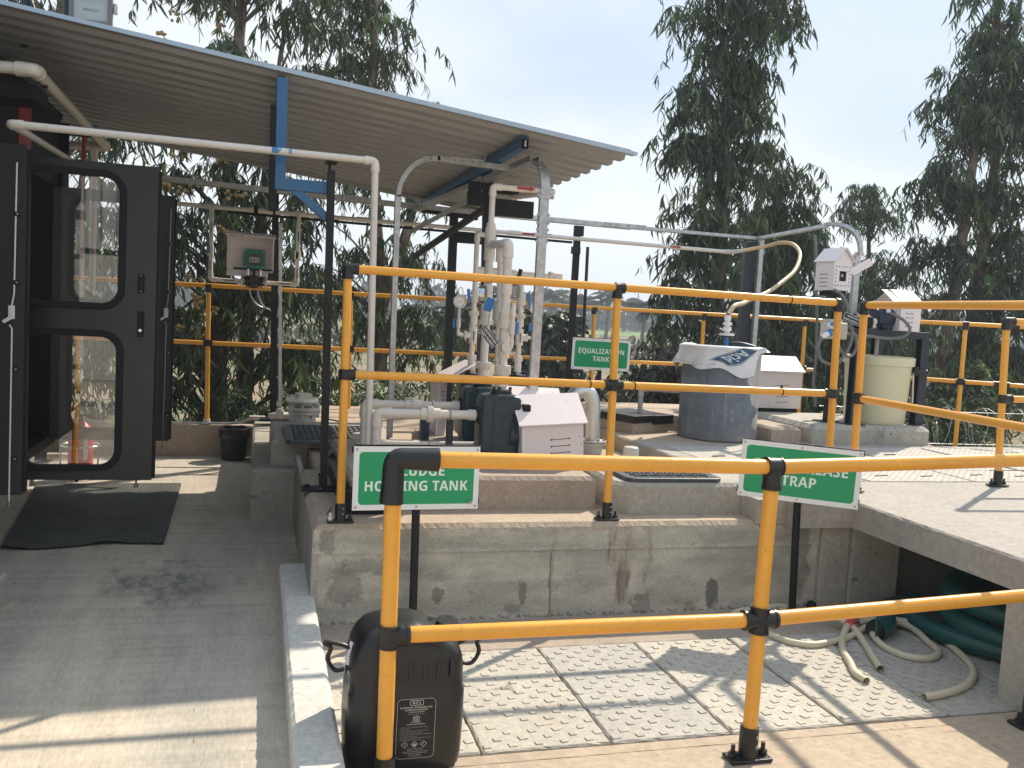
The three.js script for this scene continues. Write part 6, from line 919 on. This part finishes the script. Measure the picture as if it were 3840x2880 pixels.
    c.strokeRect(218, 244, 78, 52); c.font = 'bold 36px serif'; c.fillText('ISI', 257, 283); c.font = 'bold 17px sans-serif'; c.fillText('CM/L-7600060514', 256, 322); c.font = 'bold 19px serif'; c.fillText('STORAGE INSTRUCTIONS', 256, 350);
    c.textAlign = 'left'; c.font = '13.5px sans-serif'; ['1. STORE IN A COOL PLACE AWAY FROM SUNLIGHT AND HEAT', '2. KEEP CAP UPRIGHT', '3. CONTACT WITH COMBUSTIBLE MATERIALS MAY CAUSE FIRE', '4. IN CASE OF SPILLAGE WASH AWAY WITH WATER', '5. ON CONTACT WITH SKIN OR EYES, IMMEDIATELY WASH PROPERLY', '   WITH WATER AND GET MEDICAL HELP', '6. WHILE HANDLING USE PROTECTIVE CLOTHING AND FACE SHIELD', '7. CONTAINER SHOULD BE HANDLED CAREFULLY'].forEach((s, i) => c.fillText(s, 46, 386 + i * 24));
    for (const [x, k] of [[120, '!'], [248, ''], [368, '!']]) { c.save(); c.translate(x, 610); c.rotate(Math.PI / 4); c.strokeStyle = '#d0d2d4'; c.lineWidth = 5; c.strokeRect(-30, -30, 60, 60); c.rotate(-Math.PI / 4); if (k) { c.font = 'bold 40px sans-serif'; c.textAlign = 'center'; c.fillText(k, 0, 14); } else { c.fillRect(-22, 2, 44, 16); c.fillRect(-14, -14, 28, 6); } c.restore(); }
    c.textAlign = 'center'; c.font = '14px sans-serif'; for (let i = 0; i < 6; i++) c.fillText(['CORROSIVE   HANDLE WITH CARE', 'TARE WT. 2.2 Kg    NET WT. 35 Kg', 'EXPORT: BATCH, DATE OF MANUFACTURE AS STAMPED', 'WORKS: KALYAN, DIST. THANE, MAHARASHTRA', 'REGD. OFFICE: MUMBAI', 'FOR INDUSTRIAL USE ONLY'][i], 256, 672 + i * 20);
  });
  const pg = new THREE.PlaneGeometry(0.127, 0.2); pg.translate(0.527, 0.155, zc + D / 2 + 0.0014); part('label_print', pg, std({ map: lt, roughness: 0.4 }), T, { keepUV: true });
  const st = canvasTex(128, 192, (c) => { c.fillStyle = '#d9dade'; c.fillRect(0, 0, 128, 192); c.strokeStyle = '#777'; c.lineWidth = 2; for (let i = 0; i < 9; i++) { c.beginPath(); c.moveTo(14, 22 + i * 18); c.lineTo(60 + rnd() * 50, 22 + i * 18); c.stroke(); } });
  const sp = new THREE.PlaneGeometry(0.07, 0.10, 6, 6); place(sp, [x0 + 0.0225, 0.355, zc + 0.05], [0, -0.95, 0.0]); sp.applyMatrix4(new THREE.Matrix4().makeTranslation(0, 0, 0)); { const m = new THREE.Matrix4().makeTranslation(x0 + 0.0225, 0.355, zc + 0.05).multiply(new THREE.Matrix4().makeRotationZ(-0.2)).multiply(new THREE.Matrix4().makeTranslation(-x0 - 0.0225, -0.355, -zc - 0.05)); sp.applyMatrix4(m); } part('sticker', sp, std({ map: st, roughness: 0.6 }), T, { keepUV: true });
}
{ // floodlight above the roof
  const z = -5.8, T = thing('floodlight', 'grey floodlight with glass front standing above the roof at the top left', 'floodlight', [-1.0, 2.9, z]);
  part('post', cyl([-1.118, 2.86, z - 0.03], [-1.108, 3.4, z - 0.03], 0.02), M.frameBlue, T); part('frame', (() => { const s = rrect(-1.092, 3.012, -0.868, 3.30, 0.012); s.holes.push(rrect(-1.075, 3.032, -0.888, 3.28, 0.006, THREE.Path)); const g = ext(s, 0.03, { bevelEnabled: true, bevelSize: 0.003, bevelThickness: 0.003, bevelSegments: 2 }); g.translate(0, 0, z); return g; })(), M.conduit, T);
  const lt = canvasTex(256, 340, (c, w, h) => { c.fillStyle = '#aab4b4'; c.fillRect(0, 0, w, h); c.fillStyle = '#9fb0ae'; c.fillRect(20, 16, w - 40, 186); c.strokeStyle = '#7d8a88'; for (let i = 0; i < 5; i++) for (let j = 0; j < 4; j++) { c.strokeRect(34 + i * 38, 24 + j * 42, 34, 36); c.fillStyle = '#56605f'; c.fillRect(48 + i * 38, 38 + j * 42, 6, 6); } c.fillStyle = '#4e5554'; c.font = 'bold 27px sans-serif'; c.textAlign = 'center'; c.fillText('HAVELLS', w / 2, 262); });
  const g = new THREE.PlaneGeometry(0.188, 0.25); g.translate(-0.9815, 3.156, z + 0.016); part('face', g, std({ map: lt, roughness: 0.25 }), T, { keepUV: true }); part('back', b6(-1.085, -0.875, 3.02, 3.29, z - 0.05, z - 0.002, 0.01), M.conduit, T); part('hinge', b6(-0.864, -0.842, 3.09, 3.15, z - 0.01, z + 0.02, 0.006), M.galv, T);
  const S = thing('mast_frame', 'dark steel pole with slanting stay rising above the roof edge at top left', 'pole', [-1.33, 2.9, z - 0.05]); part('pole', cyl([-1.338, 2.86, z - 0.05], [-1.328, 3.5, z - 0.05], 0.021), M.frameBlue, S); part('stay', cyl([-1.318, 3.14, z - 0.05], [-1.22, 2.9, z - 0.05], 0.014), M.frameBlue, S);
}
{ // rear tray posts at the right, blue pipe
  const T = thing('tray_post', 'black post with short arms carrying the cable tray behind the sign', 'post', [3.05, 0.59, -8.62]); part('post', b6(3.01, 3.075, 0.59, 2.40, -8.66, -8.62, 0.002), M.black, T); part('arm', [b6(2.99, 3.09, 2.31, 2.41, -8.615, -8.58, 0.002), b6(2.975, 3.07, 2.13, 2.20, -8.615, -8.59, 0.002)], M.black, T);
  one('thin_pipe', 'thin dark pipe beside the black tray post behind the sign', 'pipe', cyl([3.13, 0.6, -8.5], [3.11, 2.2, -8.5], 0.016), M.frameBlue);
  const U = thing('tray_post', 'wide dark post beside the galvanised mast behind the steel drum', 'post', [4.98, 0.59, -8.65]); part('post', b6(4.93, 5.04, 0.59, 2.40, -8.69, -8.62, 0.003), M.frameBlue, U);
}

// ================================================================ TREES AND PLANTS
function leafGeo(n, width, curve, droop) {                         // narrow sickle leaf along -y, length 1, base at the origin
  const v = []; const P = (t) => { const w = width * Math.pow(Math.sin(Math.PI * Math.pow(t, 0.75)), 0.9); const x = curve * t * t, y = -t, z = droop * Math.sin(t * 2.2) * 0.5; return [[x - w / 2, y, z + 0.02], [x, y, z - 0.012], [x + w / 2, y, z + 0.02]]; };
  for (let i = 0; i < n; i++) { const a = P(i / n), b = P((i + 1) / n); for (const [p, q] of [[0, 1], [1, 2]]) { if (i > 0) v.push(...a[p], ...b[p], ...a[q]); if (i < n - 1) v.push(...a[q], ...b[p], ...b[q]); } }
  const g = new THREE.BufferGeometry(); g.setAttribute('position', new THREE.Float32BufferAttribute(v, 3)); g.computeVertexNormals(); g.setAttribute('uv', new THREE.Float32BufferAttribute(new Float32Array(v.length / 3 * 2), 2)); return g;
}
const leafLong = leafGeo(5, 0.15, 0.22, 0.25), leafBroad = leafGeo(4, 0.42, 0.05, 0.4);
const leafMat = new THREE.MeshPhysicalMaterial({ color: 0xffffff, roughness: 0.5, transmission: 0.36, thickness: 0, side: THREE.DoubleSide });
const barkMat = std({ map: tex(512, 512, (u, v) => { const n = fbm(u, v, 4, 5, 800, 2), s = fbm(u, v, 10, 4, 806); const t = step2(0.42, 0.58, n); return [mix(0.115, 0.20, t) * (0.7 + 0.6 * s), mix(0.085, 0.165, t) * (0.7 + 0.6 * s), mix(0.065, 0.13, t) * (0.7 + 0.6 * s)]; }, true, [0.5, 1.2]), bumpMap: bumpConc, bumpScale: 0.01, roughness: 0.95 });
const GREEN = [[0.046, 0.074, 0.030], [0.060, 0.094, 0.034], [0.034, 0.058, 0.030], [0.085, 0.125, 0.038], [0.052, 0.070, 0.042]];
const tmpM = new THREE.Matrix4(), tmpQ = new THREE.Quaternion(), tmpC = new THREE.Color();
function limbGeo(pts, r0, r1, seg = 14, rad = 7) { const c = new THREE.CatmullRomCurve3(pts.map(V3)), g = new THREE.TubeGeometry(c, seg, 1, rad), p = g.attributes.position; for (let i = 0; i <= seg; i++) { const o = c.getPointAt(i / seg), r = mix(r0, r1, i / seg); for (let j = 0; j <= rad; j++) { const k = i * (rad + 1) + j; p.setXYZ(k, o.x + (p.getX(k) - o.x) * r, o.y + (p.getY(k) - o.y) * r, o.z + (p.getZ(k) - o.z) * r); } } return g; }
// trunks: list of point lists; blobs: [x, y, z, rx, ry, rz, twigs]; every twig droops and carries hanging leaves
function tree(name, label, category, trunks, r0, blobs, o = {}) {
  const { len = 0.165, per = 17, droop = 1, geo = leafLong, tones = GREEN, bright = 0.1, group } = o;
  const at = trunks[0][0], T = thing(name, label, category, at, group), tg = [], tw = [], mats = [], cols = [];
  for (const t of trunks) tg.push(limbGeo(t, r0, r0 * 0.3, 26, 10));
  part('trunk', tg, barkMat, T);
  const curves = trunks.map((t) => new THREE.CatmullRomCurve3(t.map(V3)));
  const near = (p) => { let best = null, bd = 1e9; for (const c of curves) for (let i = 0; i <= 24; i++) { const q = c.getPoint(i / 24), d = Math.hypot(q.x - p.x, q.z - p.z) * 0.7 + Math.abs(q.y - (p.y - 0.55)); if (d < bd) { bd = d; best = q; } } return best; };
  for (const [bx_, by, bz, rx, ry, rz, n0] of blobs) { const n = Math.round(n0 * (o.dense ?? 0.95));
    const hubs = []; const nh = Math.max(4, Math.round(n / 6));
    for (let i = 0; i < nh; i++) { const a = rnd() * 6.2832, e = Math.acos(rr(-1, 1)), k = Math.pow(rnd(), 0.55); const h = new THREE.Vector3(bx_ + Math.cos(a) * Math.sin(e) * rx * k, by + Math.cos(e) * ry * k, bz + Math.sin(a) * Math.sin(e) * rz * k); hubs.push(h); const s = near(h); if (o.limbs !== false) { const mid = s.clone().lerp(h, 0.55); mid.y += 0.10 * s.distanceTo(h); tw.push(limbGeo([s, mid, h], Math.min(0.028, 0.008 + 0.01 * s.distanceTo(h)) * (r0 / 0.1), 0.004, 8, 5)); } }
    for (let i = 0; i < n; i++) {
      const h = hubs[Math.floor(rnd() * nh)], a = rnd() * 6.2832, out = rr(0.12, 0.42) * (o.spread ?? 1), p0 = h, L = rr(0.25, 0.62) * droop, up = rr(-0.05, 0.18) * (2 - droop);
      const d = [Math.cos(a) * out, up, Math.sin(a) * out], p1 = p0.clone().add(V3(d)), p2 = p1.clone().add(new THREE.Vector3(d[0] * 0.35, -L, d[2] * 0.35));
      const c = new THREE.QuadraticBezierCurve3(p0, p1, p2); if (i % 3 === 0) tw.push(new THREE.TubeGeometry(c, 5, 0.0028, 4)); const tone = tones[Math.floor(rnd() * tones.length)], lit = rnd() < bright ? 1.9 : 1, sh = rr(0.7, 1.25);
      for (let k = 0; k < per; k++) {
        const q = c.getPoint(rr(0.15, 1)), s = len * rr(0.65, 1.3), e = new THREE.Euler(rr(-0.55, 0.55) / droop, rnd() * 6.2832, rr(-0.6, 0.6) / droop);
        if (o.up) { e.x = rr(0.5, 2.2); e.z = rr(-0.5, 0.5); }
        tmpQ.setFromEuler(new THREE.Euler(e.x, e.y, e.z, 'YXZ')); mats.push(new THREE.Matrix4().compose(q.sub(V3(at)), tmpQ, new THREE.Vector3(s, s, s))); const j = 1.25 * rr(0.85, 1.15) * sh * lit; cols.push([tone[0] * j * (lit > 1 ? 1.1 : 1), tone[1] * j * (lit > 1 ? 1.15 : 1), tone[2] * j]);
      }
    }
  }
  if (tw.length) part('branch', tw, barkMat, T, { kind: 'stuff' });
  const im = new THREE.InstancedMesh(geo, leafMat, mats.length); im.name = 'crown'; im.userData.kind = 'stuff'; im.castShadow = im.receiveShadow = true;
  mats.forEach((m, i) => { im.setMatrixAt(i, m); im.setColorAt(i, tmpC.setRGB(...cols[i])); }); T.add(im);
  if (o.fruit) { const fr = new THREE.InstancedMesh(new THREE.IcosahedronGeometry(1, 1), std({ color: lin(0.33, 0.24, 0.10), roughness: 0.8 }), o.fruit.length * 9); let k = 0; for (const [x, y, z] of o.fruit) for (let i = 0; i < 9; i++) { const s = rr(0.012, 0.026); fr.setMatrixAt(k++, tmpM.compose(new THREE.Vector3(x + rr(-0.05, 0.05) - at[0], y + rr(-0.06, 0.06) - at[1], z + rr(-0.05, 0.05) - at[2]), tmpQ.set(0, 0, 0, 1), new THREE.Vector3(s, s, s))); } fr.name = 'fruit'; fr.userData.kind = 'stuff'; T.add(fr); }
  return T;
}
const fruitAt = (n, x0, x1, y0, y1, z0, z1) => Array.from({ length: n }, () => [rr(x0, x1), rr(y0, y1), rr(z0, z1)]);
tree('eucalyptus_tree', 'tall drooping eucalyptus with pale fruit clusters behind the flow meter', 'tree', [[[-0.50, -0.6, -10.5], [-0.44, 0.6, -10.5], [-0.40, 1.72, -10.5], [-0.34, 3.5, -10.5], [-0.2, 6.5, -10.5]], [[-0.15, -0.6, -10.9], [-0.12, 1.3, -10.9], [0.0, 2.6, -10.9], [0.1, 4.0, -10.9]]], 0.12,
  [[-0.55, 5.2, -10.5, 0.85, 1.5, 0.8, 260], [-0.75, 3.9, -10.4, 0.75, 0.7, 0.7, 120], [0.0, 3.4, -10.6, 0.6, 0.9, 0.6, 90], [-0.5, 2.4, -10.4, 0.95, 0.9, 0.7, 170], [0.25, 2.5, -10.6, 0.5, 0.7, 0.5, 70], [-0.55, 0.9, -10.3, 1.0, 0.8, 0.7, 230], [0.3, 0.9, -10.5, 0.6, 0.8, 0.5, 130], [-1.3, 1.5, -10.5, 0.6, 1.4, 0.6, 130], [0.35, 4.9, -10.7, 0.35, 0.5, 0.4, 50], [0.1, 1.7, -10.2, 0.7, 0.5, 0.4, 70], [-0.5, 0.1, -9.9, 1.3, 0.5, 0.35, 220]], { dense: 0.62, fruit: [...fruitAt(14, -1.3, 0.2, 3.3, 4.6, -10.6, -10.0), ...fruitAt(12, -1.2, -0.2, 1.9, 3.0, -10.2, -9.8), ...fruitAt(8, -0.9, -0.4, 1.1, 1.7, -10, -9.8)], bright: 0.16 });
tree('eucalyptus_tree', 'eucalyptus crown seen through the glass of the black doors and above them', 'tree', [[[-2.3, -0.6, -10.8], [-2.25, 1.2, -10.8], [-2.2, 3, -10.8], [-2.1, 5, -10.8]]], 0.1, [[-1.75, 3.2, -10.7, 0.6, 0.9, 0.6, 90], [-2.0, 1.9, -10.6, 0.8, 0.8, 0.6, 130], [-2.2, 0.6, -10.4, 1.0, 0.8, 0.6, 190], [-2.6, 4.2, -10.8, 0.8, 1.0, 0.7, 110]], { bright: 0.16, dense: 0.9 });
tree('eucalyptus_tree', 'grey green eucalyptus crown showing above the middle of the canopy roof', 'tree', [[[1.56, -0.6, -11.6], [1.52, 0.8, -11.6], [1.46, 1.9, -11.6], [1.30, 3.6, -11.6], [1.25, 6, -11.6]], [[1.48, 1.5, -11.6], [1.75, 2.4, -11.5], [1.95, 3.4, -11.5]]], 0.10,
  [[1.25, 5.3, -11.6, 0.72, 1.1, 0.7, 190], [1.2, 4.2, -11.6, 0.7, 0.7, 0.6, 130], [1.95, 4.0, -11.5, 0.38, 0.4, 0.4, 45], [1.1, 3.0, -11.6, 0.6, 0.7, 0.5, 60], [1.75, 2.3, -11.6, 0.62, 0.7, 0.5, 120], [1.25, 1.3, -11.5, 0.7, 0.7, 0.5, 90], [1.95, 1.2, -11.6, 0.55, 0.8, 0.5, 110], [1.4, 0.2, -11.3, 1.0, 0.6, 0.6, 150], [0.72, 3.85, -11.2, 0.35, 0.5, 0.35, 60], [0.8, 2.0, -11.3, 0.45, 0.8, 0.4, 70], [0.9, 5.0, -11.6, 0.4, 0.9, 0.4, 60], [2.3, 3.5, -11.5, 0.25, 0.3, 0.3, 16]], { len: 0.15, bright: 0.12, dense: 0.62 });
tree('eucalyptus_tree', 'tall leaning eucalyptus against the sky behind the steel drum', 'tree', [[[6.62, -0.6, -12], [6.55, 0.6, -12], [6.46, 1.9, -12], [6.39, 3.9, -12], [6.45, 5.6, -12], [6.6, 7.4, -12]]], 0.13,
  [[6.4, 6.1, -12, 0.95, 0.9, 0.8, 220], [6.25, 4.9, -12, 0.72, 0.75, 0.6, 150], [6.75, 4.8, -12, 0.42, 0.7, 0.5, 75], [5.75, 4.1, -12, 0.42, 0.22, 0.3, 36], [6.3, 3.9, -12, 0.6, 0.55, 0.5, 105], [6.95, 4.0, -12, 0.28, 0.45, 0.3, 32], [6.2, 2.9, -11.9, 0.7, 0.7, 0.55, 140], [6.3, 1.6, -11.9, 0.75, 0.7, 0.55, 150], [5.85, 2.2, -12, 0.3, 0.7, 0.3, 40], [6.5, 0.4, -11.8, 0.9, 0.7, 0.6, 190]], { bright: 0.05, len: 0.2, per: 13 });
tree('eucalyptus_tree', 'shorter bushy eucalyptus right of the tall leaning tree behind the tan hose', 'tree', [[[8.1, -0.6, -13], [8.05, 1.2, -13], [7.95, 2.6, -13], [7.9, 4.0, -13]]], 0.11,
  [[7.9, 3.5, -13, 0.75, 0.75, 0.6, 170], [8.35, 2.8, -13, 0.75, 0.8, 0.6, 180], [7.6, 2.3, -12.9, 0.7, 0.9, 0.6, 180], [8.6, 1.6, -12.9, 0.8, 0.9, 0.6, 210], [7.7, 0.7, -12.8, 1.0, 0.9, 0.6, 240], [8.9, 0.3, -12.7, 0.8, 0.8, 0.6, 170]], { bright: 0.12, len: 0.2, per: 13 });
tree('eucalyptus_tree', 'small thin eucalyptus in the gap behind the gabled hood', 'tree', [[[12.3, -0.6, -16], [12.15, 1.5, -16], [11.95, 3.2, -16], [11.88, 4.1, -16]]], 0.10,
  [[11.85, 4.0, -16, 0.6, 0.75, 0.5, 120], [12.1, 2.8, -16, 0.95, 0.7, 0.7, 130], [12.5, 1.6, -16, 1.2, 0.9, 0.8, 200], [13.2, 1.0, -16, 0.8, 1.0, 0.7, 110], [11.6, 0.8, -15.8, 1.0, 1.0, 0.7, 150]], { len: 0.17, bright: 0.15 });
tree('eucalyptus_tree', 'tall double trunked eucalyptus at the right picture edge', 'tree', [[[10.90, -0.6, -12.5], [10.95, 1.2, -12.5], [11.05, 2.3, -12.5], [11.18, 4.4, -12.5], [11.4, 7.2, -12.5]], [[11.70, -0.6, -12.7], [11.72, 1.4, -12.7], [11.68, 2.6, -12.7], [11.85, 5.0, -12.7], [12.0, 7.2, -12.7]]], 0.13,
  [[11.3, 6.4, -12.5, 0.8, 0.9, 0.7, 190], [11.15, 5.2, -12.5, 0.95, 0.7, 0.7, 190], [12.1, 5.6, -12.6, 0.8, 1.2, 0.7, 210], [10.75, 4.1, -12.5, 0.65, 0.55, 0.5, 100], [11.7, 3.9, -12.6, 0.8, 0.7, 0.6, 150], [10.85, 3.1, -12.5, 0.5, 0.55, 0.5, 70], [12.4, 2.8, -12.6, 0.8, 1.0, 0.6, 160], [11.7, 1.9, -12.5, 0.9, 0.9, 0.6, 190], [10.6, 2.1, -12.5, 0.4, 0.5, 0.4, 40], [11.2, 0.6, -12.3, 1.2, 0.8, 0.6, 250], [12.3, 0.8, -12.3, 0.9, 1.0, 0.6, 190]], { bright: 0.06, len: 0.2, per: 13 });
// shrubs
const shrub = (label, x, z, blobs, o = {}) => tree('shrub', label, 'shrub', [[[x, -0.6, z], [x, -0.1, z], [x + 0.1, 0.3, z]]], 0.04, blobs, { len: 0.13, droop: 0.6, per: 14, limbs: false, bright: 0.2, dense: 1.15, ...o });
shrub('bright green leafy undergrowth behind the left low wall', -0.4, -9.7, [[-0.9, 0.1, -9.8, 0.8, 0.45, 0.3, 130], [0.2, 0.1, -9.8, 0.7, 0.45, 0.3, 130]], { tones: [[0.06, 0.12, 0.03], [0.09, 0.15, 0.035], [0.04, 0.08, 0.03]], up: 1 });
shrub('green undergrowth behind the flanged stack and canopy posts', 1.0, -9.8, [[0.9, 0.3, -9.9, 0.6, 0.6, 0.35, 160], [1.7, 0.2, -9.9, 0.7, 0.55, 0.3, 150]], { tones: [[0.06, 0.11, 0.03], [0.08, 0.13, 0.04]], up: 1 });
shrub('yellow green reed leaves beside the galvanised tray foot', 2.6, -9.7, [[2.5, 0.4, -9.7, 0.5, 0.35, 0.25, 90], [3.2, 0.35, -9.9, 0.5, 0.35, 0.3, 90]], { tones: [[0.12, 0.17, 0.04], [0.08, 0.11, 0.03]], up: 1, len: 0.18 });
shrub('low bush with olive leaves behind the silver vent pipe', 3.6, -10.3, [[3.5, 0.35, -10.4, 0.7, 0.5, 0.4, 160], [4.3, 0.35, -10.5, 0.6, 0.45, 0.4, 120]], { tones: [[0.09, 0.10, 0.035], [0.06, 0.07, 0.03]] });
shrub('dark glossy bush right of the EQUALIZATION TANK sign', 5.1, -10.6, [[5.05, 0.75, -10.6, 0.5, 0.42, 0.45, 130], [5.3, 0.3, -10.4, 0.8, 0.5, 0.5, 210], [5.75, 1.1, -10.7, 0.3, 0.4, 0.4, 60]], { geo: leafBroad, tones: [[0.030, 0.042, 0.022], [0.045, 0.052, 0.028], [0.055, 0.045, 0.026]], len: 0.10, bright: 0.06 });
shrub('sunlit scrub behind the razor wire', 8.9, -10.5, [[8.6, 0.3, -10.3, 0.9, 0.6, 0.5, 190], [10.0, 0.5, -10.8, 1.0, 0.7, 0.5, 220]], { tones: [[0.10, 0.13, 0.035], [0.07, 0.09, 0.03]], geo: leafBroad, len: 0.10 });
tree('bush', 'broad dark round bush in the field behind the galvanised tray', 'bush', [[[6.1, -0.6, -18], [6.1, 0.3, -18], [6.2, 0.9, -18]]], 0.1, [[5.75, 1.35, -18, 0.55, 0.6, 0.55, 130], [6.25, 0.8, -18, 0.5, 0.8, 0.55, 150], [5.5, 0.4, -18, 0.7, 0.8, 0.7, 170]], { geo: leafBroad, len: 0.2, droop: 0.5, tones: [[0.035, 0.05, 0.024], [0.05, 0.07, 0.028]], bright: 0.2, limbs: false });
tree('bush', 'small dark tree in the field left of the white risers', 'bush', [[[5.6, -0.6, -25], [5.6, 0.3, -25], [5.7, 1.2, -25]]], 0.1, [[5.55, 1.5, -25, 0.6, 0.6, 0.6, 120], [5.8, 0.7, -25, 0.75, 0.7, 0.6, 150]], { geo: leafBroad, len: 0.24, droop: 0.5, tones: [[0.035, 0.05, 0.03]], limbs: false });
// coconut palms in the distance
function palm(label, x, z, h, r) {
  const T = thing('palm_tree', label, 'palm', [x, -0.6, z], 'coconut palms beyond the field'); part('trunk', limbGeo([[x, -0.6, z], [x + 0.1, h * 0.5, z], [x + 0.25, h, z]], 0.2, 0.13, 10, 8), barkMat, T);
  const v = [], top = new THREE.Vector3(x + 0.25, h, z);
  for (let i = 0; i < 24; i++) { const a = i * 2.4, el = rr(-0.5, 1.35), L = r * rr(0.85, 1.1), c = new THREE.QuadraticBezierCurve3(top, top.clone().add(new THREE.Vector3(Math.cos(a) * L * 0.5, Math.sin(el) * L * 0.62, Math.sin(a) * L * 0.5)), top.clone().add(new THREE.Vector3(Math.cos(a) * L, Math.sin(el) * L * 0.45 - L * 0.35, Math.sin(a) * L)));
    for (let k = 1; k < 26; k++) { const p = c.getPoint(k / 26), t = c.getTangent(k / 26), s = new THREE.Vector3(-t.z, 0, t.x).normalize(), l = r * 0.24 * Math.sin(Math.PI * Math.min(1, k / 26 + 0.12)) + 0.05; for (const q of [1, -1]) { const e = p.clone().addScaledVector(s, q * l * 0.8).addScaledVector(t, l * 0.5); e.y -= l * 0.45; const w = t.clone().multiplyScalar(r * 0.034); v.push(...p.clone().sub(w).toArray(), ...e.toArray(), ...p.clone().add(w).toArray()); } } }
  const g = new THREE.BufferGeometry(); g.setAttribute('position', new THREE.Float32BufferAttribute(v, 3)); g.computeVertexNormals(); part('crown', g, std({ color: lin(0.022, 0.034, 0.014), roughness: 1 }), T, { kind: 'stuff' });
}
palm('coconut palm standing clear in the field right of the handrail post', 30.9, -70, 2.6, 2.7);
palm('coconut palm just left of the clearest palm', 34.0, -86, 3.9, 2.9); palm('coconut palm right behind the handrail post top', 31.2, -86, 3.0, 2.6); palm('coconut palm between the black tray post and the handrail post', 29.2, -90, 3.5, 2.7); palm('coconut palm crossing behind the blue pipe', 27.0, -92, 3.3, 2.6); palm('smallest coconut palm left of the black tray post', 23.4, -92, 3.8, 2.4);
{ // far trees, one mass
  const n = 26000, im = new THREE.InstancedMesh(leafBroad, leafMat, n); im.name = 'far_woodland'; im.userData = { kind: 'stuff', label: 'hazy line of far trees along the horizon', category: 'woodland' };
  const hubs = []; for (let i = 0; i < 260; i++) { const x = rr(-70, 190), z = -115 - 0.35 * Math.abs(x) - rr(0, 60); hubs.push([x, z, rr(1.6, 5.2), rr(1.5, 4)]); }
  for (let i = 0; i < n; i++) { const [x, z, h, r] = hubs[i % hubs.length], a = rnd() * 6.283, e = Math.acos(rr(-1, 1)), k = Math.pow(rnd(), 0.35), s = rr(1.0, 2.0); tmpQ.setFromEuler(new THREE.Euler(rr(0, 3), rnd() * 6.28, rr(0, 3))); im.setMatrixAt(i, tmpM.compose(new THREE.Vector3(x + Math.cos(a) * Math.sin(e) * r * k, Math.max(-0.5, h * 0.5 + Math.cos(e) * h * 0.62 * k), z + Math.sin(a) * Math.sin(e) * r * k), tmpQ, new THREE.Vector3(s, s, s))); const t = rr(0.75, 1.3); im.setColorAt(i, tmpC.setRGB(0.045 * t, 0.062 * t, 0.035 * t)); }
  scene.add(im);
  const m = 9000, sc = new THREE.InstancedMesh(leafBroad, leafMat, m); sc.name = 'scrub'; sc.userData = { kind: 'stuff', label: 'dry scrub and hedge between the compound and the field', category: 'scrub' };
  for (let i = 0; i < m; i++) { const x = rr(-4, 60), z = -38 - rr(0, 22) - 0.2 * x, s = rr(0.25, 0.6); tmpQ.setFromEuler(new THREE.Euler(rr(0, 3), rnd() * 6.28, rr(0, 3))); sc.setMatrixAt(i, tmpM.compose(new THREE.Vector3(x, -0.55 + Math.pow(rnd(), 2) * 0.7, z), tmpQ, new THREE.Vector3(s, s, s))); const t = rr(0.6, 1.3), d = rnd() < 0.4; sc.setColorAt(i, d ? tmpC.setRGB(0.13 * t, 0.10 * t, 0.055 * t) : tmpC.setRGB(0.06 * t, 0.085 * t, 0.03 * t)); }
  scene.add(sc);
}
{ // pale building glimpsed between the trees at the right
  const T = thing('building', 'pale bluish building glimpsed between the trees on the right', 'building', [26, -0.6, -30]), wm = conc([0.50, 0.54, 0.58], [0.45, 0.49, 0.53], { s: 820, size: 4, pores: 0 });
  part('wall', [b6(24.2, 30, -0.6, 2.4, -34, -30, 0)], wm, T); for (const x of [24.9, 26.0, 27.1]) { const w = part('window', b6(x - 0.35, x + 0.35, -0.4, 0.55, -29.98, -29.95, 0), M.galv, T); part('pane', [b6(x - 0.31, x - 0.02, -0.36, 0.51, -29.945, -29.94, 0), b6(x + 0.02, x + 0.31, -0.36, 0.51, -29.945, -29.94, 0)], M.darkGlass, w); } part('roof', b6(24, 30.2, 2.4, 2.5, -34.2, -29.8, 0), M.galv, T);
}

scene.fog = new THREE.FogExp2(0xdfe9f2, 0.0022);
renderer.render(scene, camera);
